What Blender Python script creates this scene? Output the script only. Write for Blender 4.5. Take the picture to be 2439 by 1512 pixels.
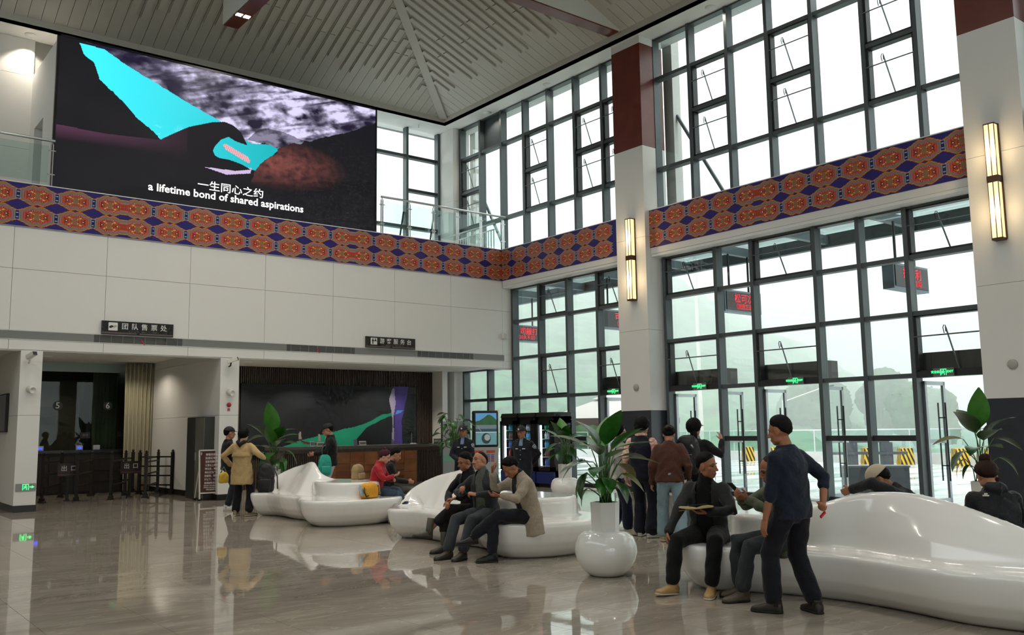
import bpy, bmesh, math, random
import numpy as np
from mathutils import Vector, Matrix
for _o in list(bpy.data.objects): bpy.data.objects.remove(_o)
SC = bpy.context.scene
COL = SC.collection
random.seed(7); RNG = np.random.default_rng(7)
PI = math.pi
# ---------------------------------------------------------------- camera
YAW, PITCH, ROLL = math.radians(38.3812), math.radians(7.0604), math.radians(-0.7933)
_f = Vector((math.sin(YAW)*math.cos(PITCH), math.cos(YAW)*math.cos(PITCH), math.sin(PITCH)))
_r0 = Vector((math.cos(YAW), -math.sin(YAW), 0)); _u0 = _r0.cross(_f)
_r = _r0*math.cos(ROLL) + _u0*math.sin(ROLL); _u = -_r0*math.sin(ROLL) + _u0*math.cos(ROLL)
camd = bpy.data.cameras.new('camera'); cam = bpy.data.objects.new('camera', camd); COL.objects.link(cam)
camd.sensor_width = 36.0; camd.lens = 2155.734/2439*36; camd.clip_end = 2000; camd.clip_start = 0.05
cam.matrix_world = Matrix(((_r.x, _u.x, -_f.x, 0), (_r.y, _u.y, -_f.y, 0), (_r.z, _u.z, -_f.z, 1.6), (0, 0, 0, 1)))
SC.camera = cam
# ---------------------------------------------------------------- world: an evenly overcast sky
w = bpy.data.worlds.new('sky'); SC.world = w; w.use_nodes = True
bg = w.node_tree.nodes['Background']; bg.inputs[0].default_value = (0.93, 0.98, 1.0, 1); bg.inputs[1].default_value = 1.0
# ---------------------------------------------------------------- exposure
EXPO = 1.6
vs = SC.view_settings; vs.view_transform = 'Standard'; vs.look = 'None'; vs.gamma = 1.0; vs.use_curve_mapping = False; vs.exposure = EXPO
SC.cycles.max_bounces = 8; SC.cycles.diffuse_bounces = 4; SC.cycles.transparent_max_bounces = 24; SC.cycles.volume_bounces = 4
SC.cycles.use_adaptive_sampling = True; SC.cycles.adaptive_threshold = 0.035; SC.cycles.adaptive_min_samples = 12
SC.cycles.caustics_reflective = False; SC.cycles.caustics_refractive = False
SC.cycles.sample_clamp_indirect = 6.0; SC.cycles.use_denoising = True
SC.cycles.volume_step_rate = 4.0
# daylight portals: they give no light of their own, they only tell the renderer where the windows are
def portal(x, y, z, sx, sy, rot):
    l = bpy.data.lights.new('window_portal', 'AREA'); l.shape = 'RECTANGLE'; l.size = sx; l.size_y = sy
    l.cycles.is_portal = True
    o = bpy.data.objects.new('window_portal', l); o.location = (x, y, z); o.rotation_euler = rot; o['kind'] = 'helper'; COL.objects.link(o)
portal(17.62, 10.5, 9.5, 30.0, 4.8, (math.radians(90), 0, math.radians(90)))
portal(17.62, 10.5, 3.0, 30.0, 6.0, (math.radians(90), 0, math.radians(90)))
portal(14.9, 25.8, 9.6, 5.6, 4.7, (math.radians(-90), 0, 0))
portal(4.0, -8.2, 3.2, 22.0, 4.6, (math.radians(90), 0, 0))
# ---------------------------------------------------------------- helpers
def srgb(h):
    if isinstance(h, str):
        h = h.lstrip('#'); c = [int(h[i:i+2], 16)/255 for i in (0, 2, 4)]
    else: c = list(h)
    return tuple((x/12.92 if x <= 0.04045 else ((x+0.055)/1.055)**2.4) for x in c)
MATS = {}
def M(name, col='#808080', rough=0.5, metal=0.0, spec=0.5, bump=None, var=None, emit=None, coat=0.0, stretch=None, sheen=0.0):
    if name in MATS: return MATS[name]
    m = bpy.data.materials.new(name); m.use_nodes = True; nt = m.node_tree; b = nt.nodes['Principled BSDF']
    c = srgb(col) + (1,)
    b.inputs['Base Color'].default_value = c; b.inputs['Roughness'].default_value = rough
    b.inputs['Metallic'].default_value = metal; b.inputs['Specular IOR Level'].default_value = spec
    b.inputs['Coat Weight'].default_value = coat; b.inputs['Coat Roughness'].default_value = 0.08
    if sheen: b.inputs['Sheen Weight'].default_value = sheen
    if bump or var:
        tc = nt.nodes.new('ShaderNodeTexCoord'); src = tc.outputs['Object']
        if stretch:
            mp = nt.nodes.new('ShaderNodeMapping'); mp.inputs['Scale'].default_value = stretch
            nt.links.new(src, mp.inputs[0]); src = mp.outputs[0]
    if var:
        n = nt.nodes.new('ShaderNodeTexNoise'); n.inputs['Scale'].default_value = var[0]; n.inputs['Detail'].default_value = 5
        nt.links.new(src, n.inputs['Vector'])
        mx = nt.nodes.new('ShaderNodeMix'); mx.data_type = 'RGBA'
        c2 = srgb(var[2]) if len(var) > 2 else tuple(x*(1-var[1]) for x in c[:3])
        mx.inputs[6].default_value = c; mx.inputs[7].default_value = tuple(c2)+(1,)
        rp = nt.nodes.new('ShaderNodeValToRGB'); rp.color_ramp.elements[0].position = 0.38; rp.color_ramp.elements[1].position = 0.64
        nt.links.new(n.outputs['Fac'], rp.inputs[0]); nt.links.new(rp.outputs[0], mx.inputs[0]); nt.links.new(mx.outputs[2], b.inputs['Base Color'])
    if bump:
        n = nt.nodes.new('ShaderNodeTexNoise'); n.inputs['Scale'].default_value = bump[0]; n.inputs['Detail'].default_value = 4
        nt.links.new(src, n.inputs['Vector'])
        bp = nt.nodes.new('ShaderNodeBump'); bp.inputs['Strength'].default_value = bump[1]; bp.inputs['Distance'].default_value = 0.02
        nt.links.new(n.outputs['Fac'], bp.inputs['Height']); nt.links.new(bp.outputs[0], b.inputs['Normal'])
    if emit:
        b.inputs['Emission Color'].default_value = srgb(emit[0]) + (1,); b.inputs['Emission Strength'].default_value = emit[1]
    MATS[name] = m; return m
def M_glass(name, tint=(0.965, 0.985, 0.98), refl=1.0):
    if name in MATS: return MATS[name]
    m = bpy.data.materials.new(name); m.use_nodes = True; nt = m.node_tree
    for n in list(nt.nodes): nt.nodes.remove(n)
    out = nt.nodes.new('ShaderNodeOutputMaterial'); mix = nt.nodes.new('ShaderNodeMixShader')
    tr = nt.nodes.new('ShaderNodeBsdfTransparent'); tr.inputs[0].default_value = (*tint, 1)
    gl = nt.nodes.new('ShaderNodeBsdfGlossy'); gl.inputs['Roughness'].default_value = 0.0; gl.inputs[0].default_value = (0.9*refl, 0.95*refl, 0.95*refl, 1)
    lw = nt.nodes.new('ShaderNodeFresnel'); 
    ge = nt.nodes.new('ShaderNodeNewGeometry'); mr = nt.nodes.new('ShaderNodeMapRange'); mr.inputs[3].default_value = 1.45; mr.inputs[4].default_value = 1/1.45
    nt.links.new(ge.outputs['Backfacing'], mr.inputs[0]); nt.links.new(mr.outputs[0], lw.inputs['IOR'])
    nt.links.new(lw.outputs[0], mix.inputs[0]); nt.links.new(tr.outputs[0], mix.inputs[1]); nt.links.new(gl.outputs[0], mix.inputs[2])
    nt.links.new(mix.outputs[0], out.inputs[0]); MATS[name] = m; return m
def M_attr(name, rough=0.6, emit=0.0):
    """colours of a flat print or a screen, stored on the faces"""
    if name in MATS: return MATS[name]
    m = bpy.data.materials.new(name); m.use_nodes = True; nt = m.node_tree; b = nt.nodes['Principled BSDF']
    a = nt.nodes.new('ShaderNodeAttribute'); a.attribute_name = 'print'
    b.inputs['Roughness'].default_value = rough; b.inputs['Specular IOR Level'].default_value = 0.3
    if emit:
        b.inputs['Base Color'].default_value = (0.006, 0.006, 0.006, 1)
        nt.links.new(a.outputs['Color'], b.inputs['Emission Color']); b.inputs['Emission Strength'].default_value = emit
    else: nt.links.new(a.outputs['Color'], b.inputs['Base Color'])
    MATS[name] = m; return m
class MB:
    def __init__(s): s.v = []; s.f = []; s.mi = []; s.T = None
    def add(s, vs, fs, mi=0):
        o = len(s.v)
        if s.T is not None: vs = [tuple(s.T @ Vector(p)) for p in vs]
        s.v += [tuple(p) for p in vs]; s.f += [tuple(i+o for i in f) for f in fs]; s.mi += [mi]*len(fs); return s
    def box(s, x0, y0, z0, x1, y1, z1, mi=0):
        return s.add([(x0,y0,z0),(x1,y0,z0),(x1,y1,z0),(x0,y1,z0),(x0,y0,z1),(x1,y0,z1),(x1,y1,z1),(x0,y1,z1)],
                     [(0,3,2,1),(4,5,6,7),(0,1,5,4),(1,2,6,5),(2,3,7,6),(3,0,4,7)], mi)
    def cbox(s, x, y, z, sx, sy, sz, mi=0): return s.box(x-sx/2, y-sy/2, z-sz/2, x+sx/2, y+sy/2, z+sz/2, mi)
    def rings(s, R, cap=True, mi=0, closed=False):
        n = len(R[0]); vs = [p for r in R for p in r]; fs = []
        m = len(R)
        for i in range(m if closed else m-1):
            a = i*n; b = ((i+1) % m)*n
            for j in range(n): k = (j+1) % n; fs.append((a+j, a+k, b+k, b+j))
        if cap and not closed: fs.append(tuple(range(n))[::-1]); fs.append(tuple((m-1)*n+j for j in range(n)))
        return s.add(vs, fs, mi)
    def tube(s, p, q, r, n=8, r2=None, mi=0):
        p = Vector(p); q = Vector(q); d = (q-p).normalized(); a = d.orthogonal().normalized(); b = d.cross(a); r2 = r if r2 is None else r2
        R = [[tuple(c + (a*math.cos(t)+b*math.sin(t))*rr) for t in [2*PI*i/n for i in range(n)]] for c, rr in ((p, r), (q, r2))]
        return s.rings(R, True, mi)
    def pipe(s, pts, r, n=8, mi=0, cap=True):
        pts = [Vector(p) for p in pts]; R = []; a = None
        rad = r if hasattr(r, '__len__') else [r]*len(pts)
        for i, p in enumerate(pts):
            d = ((pts[min(i+1, len(pts)-1)] - pts[max(i-1, 0)])).normalized()
            if a is None: a = d.orthogonal().normalized()
            a = (a - d*a.dot(d)).normalized(); b = d.cross(a)
            R.append([tuple(p + (a*math.cos(t)+b*math.sin(t))*rad[i]) for t in [2*PI*k/n for k in range(n)]])
        return s.rings(R, cap, mi)
    def lathe(s, prof, n=24, c=(0,0,0), mi=0):
        R = [[(c[0]+r*math.cos(2*PI*i/n), c[1]+r*math.sin(2*PI*i/n), c[2]+z) for i in range(n)] for r, z in prof]
        return s.rings(R, True, mi)
    def ball(s, c, r, n=12, m=8, mi=0, M3=None):
        c = Vector(c); r = r if hasattr(r, '__len__') else (r, r, r); R = []
        for j in range(m+1):
            ph = PI*min(max(j/m, 0.02), 0.98); ring = []
            for i in range(n):
                t = 2*PI*i/n; q = Vector((r[0]*math.sin(ph)*math.cos(t), r[1]*math.sin(ph)*math.sin(t), -r[2]*math.cos(ph)))
                if M3 is not None: q = M3 @ q
                ring.append(tuple(c+q))
            R.append(ring)
        return s.rings(R, True, mi)
    def prism(s, poly, h, ax=2, o=0.0, mi=0):
        """poly in the plane normal to axis ax, from o to o+h"""
        def P(a, b, k): return {2: (a, b, k), 1: (a, k, b), 0: (k, a, b)}[ax]
        return s.rings([[P(a, b, o) for a, b in poly], [P(a, b, o+h) for a, b in poly]], True, mi)
    def mesh(s, name, smooth=False):
        me = bpy.data.meshes.new(name); me.from_pydata(s.v, [], s.f)
        if any(s.mi): me.polygons.foreach_set('material_index', s.mi)
        if smooth: me.polygons.foreach_set('use_smooth', [True]*len(s.f))
        bm = bmesh.new(); bm.from_mesh(me); bmesh.ops.recalc_face_normals(bm, faces=bm.faces); bm.to_mesh(me); bm.free()
        return me
    def build(s, name, mats, parent=None, loc=None, rot=None, smooth=False, bevel=0):
        me = s.mesh(name, smooth)
        for m in (mats if isinstance(mats, (list, tuple)) else [mats]): me.materials.append(m)
        if bevel:
            bm = bmesh.new(); bm.from_mesh(me)
            bmesh.ops.bevel(bm, geom=[e for e in bm.edges if len(e.link_faces) == 2 and e.calc_face_angle(0) > 0.6], offset=bevel, segments=2, affect='EDGES', profile=0.5)
            bm.to_mesh(me); bm.free()
        return link(name, me, parent, loc, rot)
def link(name, data, parent=None, loc=None, rot=None, scale=None):
    o = bpy.data.objects.new(name, data); COL.objects.link(o)
    if parent is not None: o.parent = parent
    if loc is not None: o.location = loc
    if rot is not None: o.rotation_euler = rot
    if scale is not None: o.scale = scale
    return o
def tag(o, label=None, cat=None, group=None, kind=None):
    if label: o['label'] = label
    if cat: o['category'] = cat
    if group: o['group'] = group
    if kind: o['kind'] = kind
    return o
def thing(name, label, cat, loc=(0,0,0), rz=0.0, group=None):
    return tag(link(name, None, None, loc, (0, 0, rz)), label, cat, group)
def struct(name, label=None, loc=(0,0,0)):
    return tag(link(name, None, None, loc), label, None, None, 'structure')
def B(name, x0, y0, z0, x1, y1, z1, m, parent=None, bevel=0):
    return MB().box(x0, y0, z0, x1, y1, z1).build(name, m, parent, bevel=bevel)
def copytree(o, parent=None, loc=None, rot=None):
    c = o.copy(); COL.objects.link(c); c.parent = parent
    if loc is not None: c.location = loc
    if rot is not None: c.rotation_euler = rot
    for ch in [x for x in COL.objects if x.parent == o]: copytree(ch, c)
    return c
# a scene of its own in which remeshing is worked out (removed at the end)
TMP = bpy.data.scenes.new('workshop')
def solidify_mesh(me, voxel, smooth=3, name='shape', target=None):
    o = bpy.data.objects.new('w', me); TMP.collection.objects.link(o)
    r = o.modifiers.new('r', 'REMESH'); r.mode = 'VOXEL'; r.voxel_size = voxel; r.use_smooth_shade = True
    if smooth:
        s = o.modifiers.new('s', 'SMOOTH'); s.factor = 0.5; s.iterations = smooth
    vl = TMP.view_layers[0]; vl.update(); dg = vl.depsgraph
    out = bpy.data.meshes.new_from_object(o.evaluated_get(dg)); out.name = name
    bpy.data.objects.remove(o); bpy.data.meshes.remove(me); out.materials.clear()
    return out
TXT = {}
def text(body, size, mat, parent, loc, rot=(PI/2, 0, 0), ext=0.002, bold=0.0, align='CENTER', name='lettering', spacing=1.0, width=None):
    key = (body, bold, align, spacing)
    if key not in TXT:
        c = bpy.data.curves.new('t', 'FONT'); c.body = body; c.align_x = align; c.align_y = 'CENTER'; c.extrude = 0.01; c.offset = bold; c.resolution_u = 2
        c.space_character = spacing
        o = bpy.data.objects.new('t', c); TMP.collection.objects.link(o); vl = TMP.view_layers[0]; vl.update()
        TXT[key] = bpy.data.meshes.new_from_object(o.evaluated_get(vl.depsgraph)); bpy.data.objects.remove(o)
    me = TXT[key].copy(); me.materials.clear(); me.materials.append(mat)
    sx = size
    if width:
        xs = [v.co.x for v in me.vertices]; sx = width/max(1e-6, max(xs)-min(xs))
    return link(name, me, parent, loc, rot, (sx, size, ext/0.01))
def grid_print(name, nx, ny, w, h, colors, mat, parent=None, loc=None, rot=None):
    """a flat print w x h in the XZ plane, colours per face: colors (ny,nx,3) linear, row 0 at the bottom"""
    me = grid_mesh(name, nx, ny, w, h, colors); me.materials.append(mat); return link(name, me, parent, loc, rot)
def grid_mesh(name, nx, ny, w, h, colors):
    xs = np.linspace(0, w, nx+1); zs = np.linspace(0, h, ny+1); X, Z = np.meshgrid(xs, zs)
    co = np.stack([X.ravel(), np.zeros(X.size), Z.ravel()], 1).astype(np.float32)
    i = (np.arange(ny)[:, None]*(nx+1) + np.arange(nx)[None]).ravel()
    F = np.stack([i, i+1, i+nx+2, i+nx+1], 1).astype(np.int32)
    me = bpy.data.meshes.new(name); me.vertices.add(len(co)); me.vertices.foreach_set('co', co.ravel())
    me.loops.add(F.size); me.loops.foreach_set('vertex_index', F.ravel()); me.polygons.add(len(F))
    me.polygons.foreach_set('loop_start', np.arange(0, F.size, 4, dtype=np.int32)); me.update(calc_edges=True)
    a = me.attributes.new('print', 'FLOAT_COLOR', 'FACE'); c = np.concatenate([colors.reshape(-1, 3), np.ones((nx*ny, 1))], 1).astype(np.float32)
    a.data.foreach_set('color', c.ravel()); return me
def vnoise(x, y, seed=0):
    xi = np.floor(x).astype(int); yi = np.floor(y).astype(int); fx = x-xi; fy = y-yi; fx = fx*fx*(3-2*fx); fy = fy*fy*(3-2*fy)
    def hsh(a, b): return ((np.sin(a*127.1+b*311.7+seed*74.7)*43758.5453) % 1)
    return (hsh(xi, yi)*(1-fx)+hsh(xi+1, yi)*fx)*(1-fy)+(hsh(xi, yi+1)*(1-fx)+hsh(xi+1, yi+1)*fx)*fy
def fbm(x, y, o=5, seed=0):
    t = 0; a = 0.5
    for k in range(o): t = t+a*vnoise(x*2**k, y*2**k, seed+k); a *= 0.5
    return t
def inpoly(X, Y, poly):
    r = np.zeros(X.shape, bool); n = len(poly); j = n-1
    for i in range(n):
        xi, yi = poly[i]; xj, yj = poly[j]
        c = ((yi > Y) != (yj > Y)) & (X < (xj-xi)*(Y-yi)/(yj-yi+1e-12)+xi); r ^= c; j = i
    return r
def lin(h): return np.array(srgb(h))
# ---------------------------------------------------------------- materials shared by many things
WHITE = M('white_panel', '#d9d8d3', 0.55, spec=0.3, bump=(60, 0.02))
WHITE2 = M('white_soffit', '#dedfdc', 0.6, spec=0.3)
PLANK = M('ceiling_plank', '#b9b6ad', 0.7, spec=0.2, bump=(30, 0.03))
SEAM = M('seam_grey', '#8d8c87', 0.8)
FRAME = M('window_frame', '#4c5456', 0.42, metal=0.15, spec=0.5)
DARKF = M('dark_frame', '#2b2e30', 0.45, spec=0.4)
GLASS = M_glass('window_glass')
RGLASS = M_glass('railing_glass', (0.86, 0.945, 0.925))
STEEL = M('brushed_steel', '#c2c4c4', 0.28, metal=0.9)
BLACK = M('black_plastic', '#121213', 0.45)
BLACKM = M('black_metal', '#15151a', 0.4, metal=0.3)
GLOSSW = M('white_gelcoat', '#e9e7e2', 0.16, spec=0.5, coat=0.6)
REDW = M('red_brown_panel', '#6a2f22', 0.32, spec=0.5, var=(3, 0.18))
SLATE = M('slate_band', '#2d3238', 0.35, spec=0.5)
SKIRT = M('black_skirting', '#17140f', 0.4)
LAMPW = M('lamp_warm', '#ffffff', 0.5, emit=('#fff1dc', 9.0))
GREENL = M('exit_green', '#0c3a20', 0.5, emit=('#39f07a', 0.9))
REDL = M('led_red', '#300000', 0.5, emit=('#ff2438', 0.42))
WTXT = M('sign_white', '#d8d6d0', 0.5)
# ================================================================ THE SETTING
YW = 21.85            # front of the back wall
XF = 16.92            # face of the frieze on the window wall
XM, XG = 17.25, 17.44 # room face of the mullions, glass
ZS = 11.83            # high soffit
# ---------------------------------------------------------------- floor of polished stone tiles
def floor_mat():
    m = bpy.data.materials.new('polished_marble'); m.use_nodes = True; nt = m.node_tree; b = nt.nodes['Principled BSDF']
    g = nt.nodes.new('ShaderNodeNewGeometry')
    mp = nt.nodes.new('ShaderNodeMapping'); mp.inputs['Rotation'].default_value = (0, 0, 0.5); mp.inputs['Scale'].default_value = (0.55, 1.5, 1); nt.links.new(g.outputs['Position'], mp.inputs[0])
    n = nt.nodes.new('ShaderNodeTexNoise'); n.inputs['Scale'].default_value = 1.3; n.inputs['Detail'].default_value = 9; n.inputs['Roughness'].default_value = 0.62; n.inputs['Distortion'].default_value = 1.2
    nt.links.new(mp.outputs[0], n.inputs['Vector'])
    r = nt.nodes.new('ShaderNodeValToRGB'); e = r.color_ramp.elements
    e[0].position = 0.28; e[0].color = srgb('#8d8477')+(1,); e[1].position = 0.72; e[1].color = srgb('#b0a799')+(1,)
    k = e.new(0.5); k.color = srgb('#9d9385')+(1,)
    nt.links.new(n.outputs['Fac'], r.inputs[0])
    v = nt.nodes.new('ShaderNodeTexNoise'); v.inputs['Scale'].default_value = 0.9; v.inputs['Detail'].default_value = 7; v.inputs['Distortion'].default_value = 2.6; nt.links.new(mp.outputs[0], v.inputs['Vector'])
    vr = nt.nodes.new('ShaderNodeValToRGB'); ve = vr.color_ramp.elements; ve[0].position = 0.485; ve[0].color = (0,0,0,1); ve[1].position = 0.515; ve[1].color = (0,0,0,1); vm = ve.new(0.5); vm.color = (0.45,0.45,0.45,1)
    nt.links.new(v.outputs['Fac'], vr.inputs[0])
    mx = nt.nodes.new('ShaderNodeMix'); mx.data_type = 'RGBA'; nt.links.new(vr.outputs[0], mx.inputs[0]); nt.links.new(r.outputs[0], mx.inputs[6]); mx.inputs[7].default_value = srgb('#c4bbac')+(1,)
    nt.links.new(mx.outputs[2], b.inputs['Base Color'])
    b.inputs['Roughness'].default_value = 0.035; b.inputs['IOR'].default_value = 1.62
    wv = nt.nodes.new('ShaderNodeTexNoise'); wv.inputs['Scale'].default_value = 2.6; wv.inputs['Detail'].default_value = 2; nt.links.new(g.outputs['Position'], wv.inputs['Vector'])
    bp = nt.nodes.new('ShaderNodeBump'); bp.inputs['Strength'].default_value = 0.03; bp.inputs['Distance'].default_value = 0.02; nt.links.new(wv.outputs['Fac'], bp.inputs['Height']); nt.links.new(bp.outputs[0], b.inputs['Normal'])
    MATS['polished_marble'] = m; return m
MARBLE = floor_mat()
GROUT = M('tile_joint', '#a59b8c', 0.5)
fl = struct('floor', 'polished grey beige stone tile floor of the hall')
B('screed', -9, -8, -0.2, 17.5, 31.5, -0.006, GROUT, fl)
TS = 0.82
tile_me = MB().box(-TS/2+0.002, -TS/2+0.002, -0.03, TS/2-0.002, TS/2-0.002, 0.0).mesh('floor_tile'); tile_me.materials.append(MARBLE)
cand = []; rest = MB()
for i in range(-14, 20):
    for j in range(-15, 43):
        x = 2.55+TS*(i+0.5)-TS*3; y = 7.0+TS*(j+0.5)-TS*4
        if x > 17.3+TS/2 or y > 31: continue
        d = Vector((x, y, -1.6)); z = d.dot(_f); px = 1219.5+2155.7*d.dot(_r)/z if z > 0 else -1; py = 756-2155.7*d.dot(_u)/z if z > 0 else -1
        if z > 0 and -60 < px < 2500 and 1100 < py < 1580: cand.append((z, x, y))
        else: rest.box(x-TS/2+0.002, y-TS/2+0.002, -0.03, min(x+TS/2-0.002, 17.42), y+TS/2-0.002, 0.0)
cand.sort()
for k, (z, x, y) in enumerate(cand):
    if k < 300: link('floor_tile', tile_me, fl, (x, y, 0))
    else: rest.box(x-TS/2+0.002, y-TS/2+0.002, -0.03, min(x+TS/2-0.002, 17.42), y+TS/2-0.002, 0.0)
tag(rest.build('floor_tiles_beyond', MARBLE, fl), kind='stuff')
# ---------------------------------------------------------------- back wall: white metal panels, grille band, frieze
wb = struct('wall_back', 'white panelled back wall above the ticket and service counters')
B('backing', -8.5, YW+0.02, 3.46, XG, YW+0.32, 7.11, SEAM, wb)
seams = [-8.4, -6.4, -4.2, -2.24, -0.32, 1.6] + [3.52+1.915*k for k in range(8)] + [17.44]
for a, b in zip(seams[:-1], seams[1:]):
    for z0, z1 in ((3.46, 3.68), (3.88, 5.225), (5.225, 6.16)):
        B('wall_panel', a+0.004, YW, z0+0.004, b-0.004, YW+0.03, z1-0.004, WHITE, wb)
B('grille_end_panel', 16.98, YW, 3.68, 17.44, YW+0.03, 3.88, WHITE, wb)
GRL = M('grille_grey', '#8f8f8c', 0.5); GRD = M('grille_dark', '#5d5d5c', 0.5)
secs = [(-8.4, 1.2, 0), (1.2, 5.23, 0), (5.23, 7.21, 1), (7.21, 9.88, 0), (9.88, 11.85, 1), (11.85, 13.86, 0), (13.86, 15.81, 1), (15.81, 16.97, 0)]
lbl = ['pale air grille strip running out of the frame at left', 'pale air grille strip left of the ticket sign', 'dark air grille below the group ticket sign', 'pale grille strip between the two dark grilles above the desk arch',
       'dark air grille left of the visitor service sign', 'pale air grille strip below the visitor service sign', 'dark air grille right of the visitor service sign', 'short pale air grille strip at the window corner']
for (a, b, dk), L in zip(secs, lbl):
    t = thing('air_vent', L, 'vent', (a, YW, 3.68), 0, 'air grilles in the white wall')
    MB().box(0, 0.01, 0, b-a, 0.03, 0.2).build('vent_backing', GRD if dk else GRL, t)
    fr = MB(); fr.box(0, -0.008, 0, b-a, 0.012, 0.012); fr.box(0, -0.008, 0.188, b-a, 0.012, 0.2); fr.build('vent_frame', WHITE, t)
    for k in range(7): MB().box(0.01, -0.002, 0.02+0.025*k, b-a-0.01, 0.012, 0.033+0.025*k).build('vent_slat', GRD if dk else GRL, t)
    if dk:
        for k in range(8): MB().box(0.12+k*(b-a-0.24)/7.0-0.004, -0.006, 0.012, 0.12+k*(b-a-0.24)/7.0+0.004, 0.011, 0.188).build('vent_bar', GRL, t)
# red ribbons that flutter in the air stream
RIB = M('red_ribbon', '#b03038', 0.6)
for x, L in ((6.28, 'small red ribbon fluttering on the grille below the ticket sign'), (10.75, 'small red ribbon fluttering on the grille by the camera pillar')):
    tag(MB().box(-0.012, -0.01, -0.1, 0.012, -0.006, 0.06).build('ribbon', RIB, None, (x, YW-0.003, 3.76), (0, -0.6, 0)), L, 'ribbon')
# frieze print
def frieze_unit(nx, ny, double):
    u = (np.arange(nx)+0.5)/nx*2-1; v = (np.arange(ny)+0.5)/ny*2-1; U, V = np.meshgrid(u, v)
    navy, gold, ored, olive, grey = lin('#26206b'), lin('#c58a1c'), lin('#b8491c'), lin('#76705a'), lin('#7d7480')
    pink, red, orng, brown, maroon, beige, cream = lin('#b8607c'), lin('#b8302c'), lin('#cf6a1e'), lin('#99582f'), lin('#6a1f2a'), lin('#cbb676'), lin('#d8d4d0')
    C = np.zeros((ny, nx, 3)); C[:] = navy
    Vr = ((V+1) % 1.0)*2-1                          # two rows of medallions
    if double:
        a0 = np.abs(U); A = np.where(a0 < 0.5, np.abs(a0-0.47)/0.47*0.86, (a0-0.47)/0.53)
    else: A = np.abs(U)
    A = np.clip(A, 0, 1); Bv = np.abs(Vr)
    stp = 26; As = np.floor(A*stp)/stp; Bs = np.floor(Bv*30)/30
    top = np.interp(As, [0, 0.06, 0.2, 0.3, 0.9, 1.0], [0.88, 0.9, 1.0, 0.97, 0.5, 0.48])
    if double: top = np.where((np.abs(U) < 0.5) & (A > 0.5), np.maximum(top, 0.74), top)
    e = top-Bs
    C[e > 0] = ored; C[e > 0.035] = gold; C[e > 0.10] = ored*0.6+gold*0.3
    C[e > 0.13] = olive
    chk = ((np.floor(U*40)+np.floor(Vr*20)) % 2 == 0)
    C[(e > 0.05) & (e < 0.09) & chk] = lin('#8a6d20'); C[(e > 0.15) & (e < 0.31) & chk] = grey
    q = np.minimum(e-0.33, (0.76-A)*0.9)
    if double: q = np.where(np.abs(U) < 0.47, np.maximum(np.minimum(e-0.33, (1.1-A)*0.9), -1), q)
    sep = (A > 0.9) & (Bv < 0.42)
    if double: sep &= np.abs(U) > 0.5
    C[(A > 0.86) & (Bv < 0.47) & ((np.abs(U) > 0.5) | (not double))] = lin('#8c93b0'); C[sep] = lin('#171a4a')
    C[sep & (A > 0.95) & (np.abs(Bv-0.2) < 0.05)] = lin('#9aa0c0')
    C[q > 0] = pink; C[q > 0.03] = grey; C[q > 0.05] = red; C[q > 0.10] = orng; C[q > 0.125] = red*0.7
    ins = q > 0.15; C[ins] = orng*0.8
    s1 = ((A*9+Bv*6) % 1.0 < 0.45) & ins; C[s1] = red*0.8; s2 = ((A*9-Bv*7) % 1.0 < 0.2) & ins; C[s2] = maroon
    C[ins & (A < 0.17) & (Bv < 0.34)] = brown; C[ins & (A < 0.17) & (Bv < 0.34) & chk] = lin('#7c7050')
    C[ins & (np.abs(A-0.3)*1.2+np.abs(Bv-0.33) < 0.1)] = beige; C[ins & (np.abs(A-0.17)*1.4+np.abs(Bv-0.2) < 0.07)] = beige
    C[ins & (A > 0.34) & (A < 0.56) & (Bv < (A-0.34)*1.1)] = maroon; C[ins & (A > 0.42) & (A < 0.5) & (Bv < (A-0.41)*1.0)] = cream
    C[(q > 0.1) & (np.abs(A-0.24) < 0.03) & (np.abs(e-0.47) < 0.04)] = cream
    C *= (0.92+0.16*RNG.random((ny, nx, 1)))
    return C
PRN = M_attr('frieze_print', 0.55)
LS, LD = 0.775, 1.33
fr_s = grid_mesh('frieze_panel', 62, 80, LS, 0.94, frieze_unit(62, 80, False)); fr_s.materials.append(PRN)
fr_d = grid_mesh('frieze_panel_double', 106, 80, LD, 0.94, frieze_unit(106, 80, True)); fr_d.materials.append(PRN)
def frieze(parent, start, stop, phase, horiz, fixed, scale=1.0):
    p = start; k = phase
    while p < stop-0.02:
        dbl = (k % 7 == 0); L = (LD if dbl else LS)*scale
        if horiz: o = link('frieze_panel', fr_d if dbl else fr_s, parent, (p, fixed, 6.175)); o.scale = (L/(LD if dbl else LS), 1, 1)
        else: o = link('frieze_panel', fr_d if dbl else fr_s, parent, (fixed, p+L, 6.175), (0, 0, -PI/2)); o.scale = (L/(LD if dbl else LS), 1, 1)
        p += L; k += 1
t1 = struct('trim_1', 'navy frieze printed with orange medallions along the back wall')
B('frieze_board', -8.4, YW-0.012, 6.16, XF+0.02, YW+0.02, 7.13, M('frieze_navy', '#26206b', 0.6), t1)
B('frieze_edge', -8.4, YW-0.02, 7.13, XF+0.02, YW+0.3, 7.15, WHITE2, t1)
B('frieze_edge', -8.4, YW-0.018, 6.15, XF+0.02, YW+0.02, 6.17, M('edge_grey', '#8b8890', 0.5), t1)
x0 = 5.1-2*5.98; xs_ = []
frieze(t1, x0, 16.9, 0, True, YW-0.015)
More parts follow.
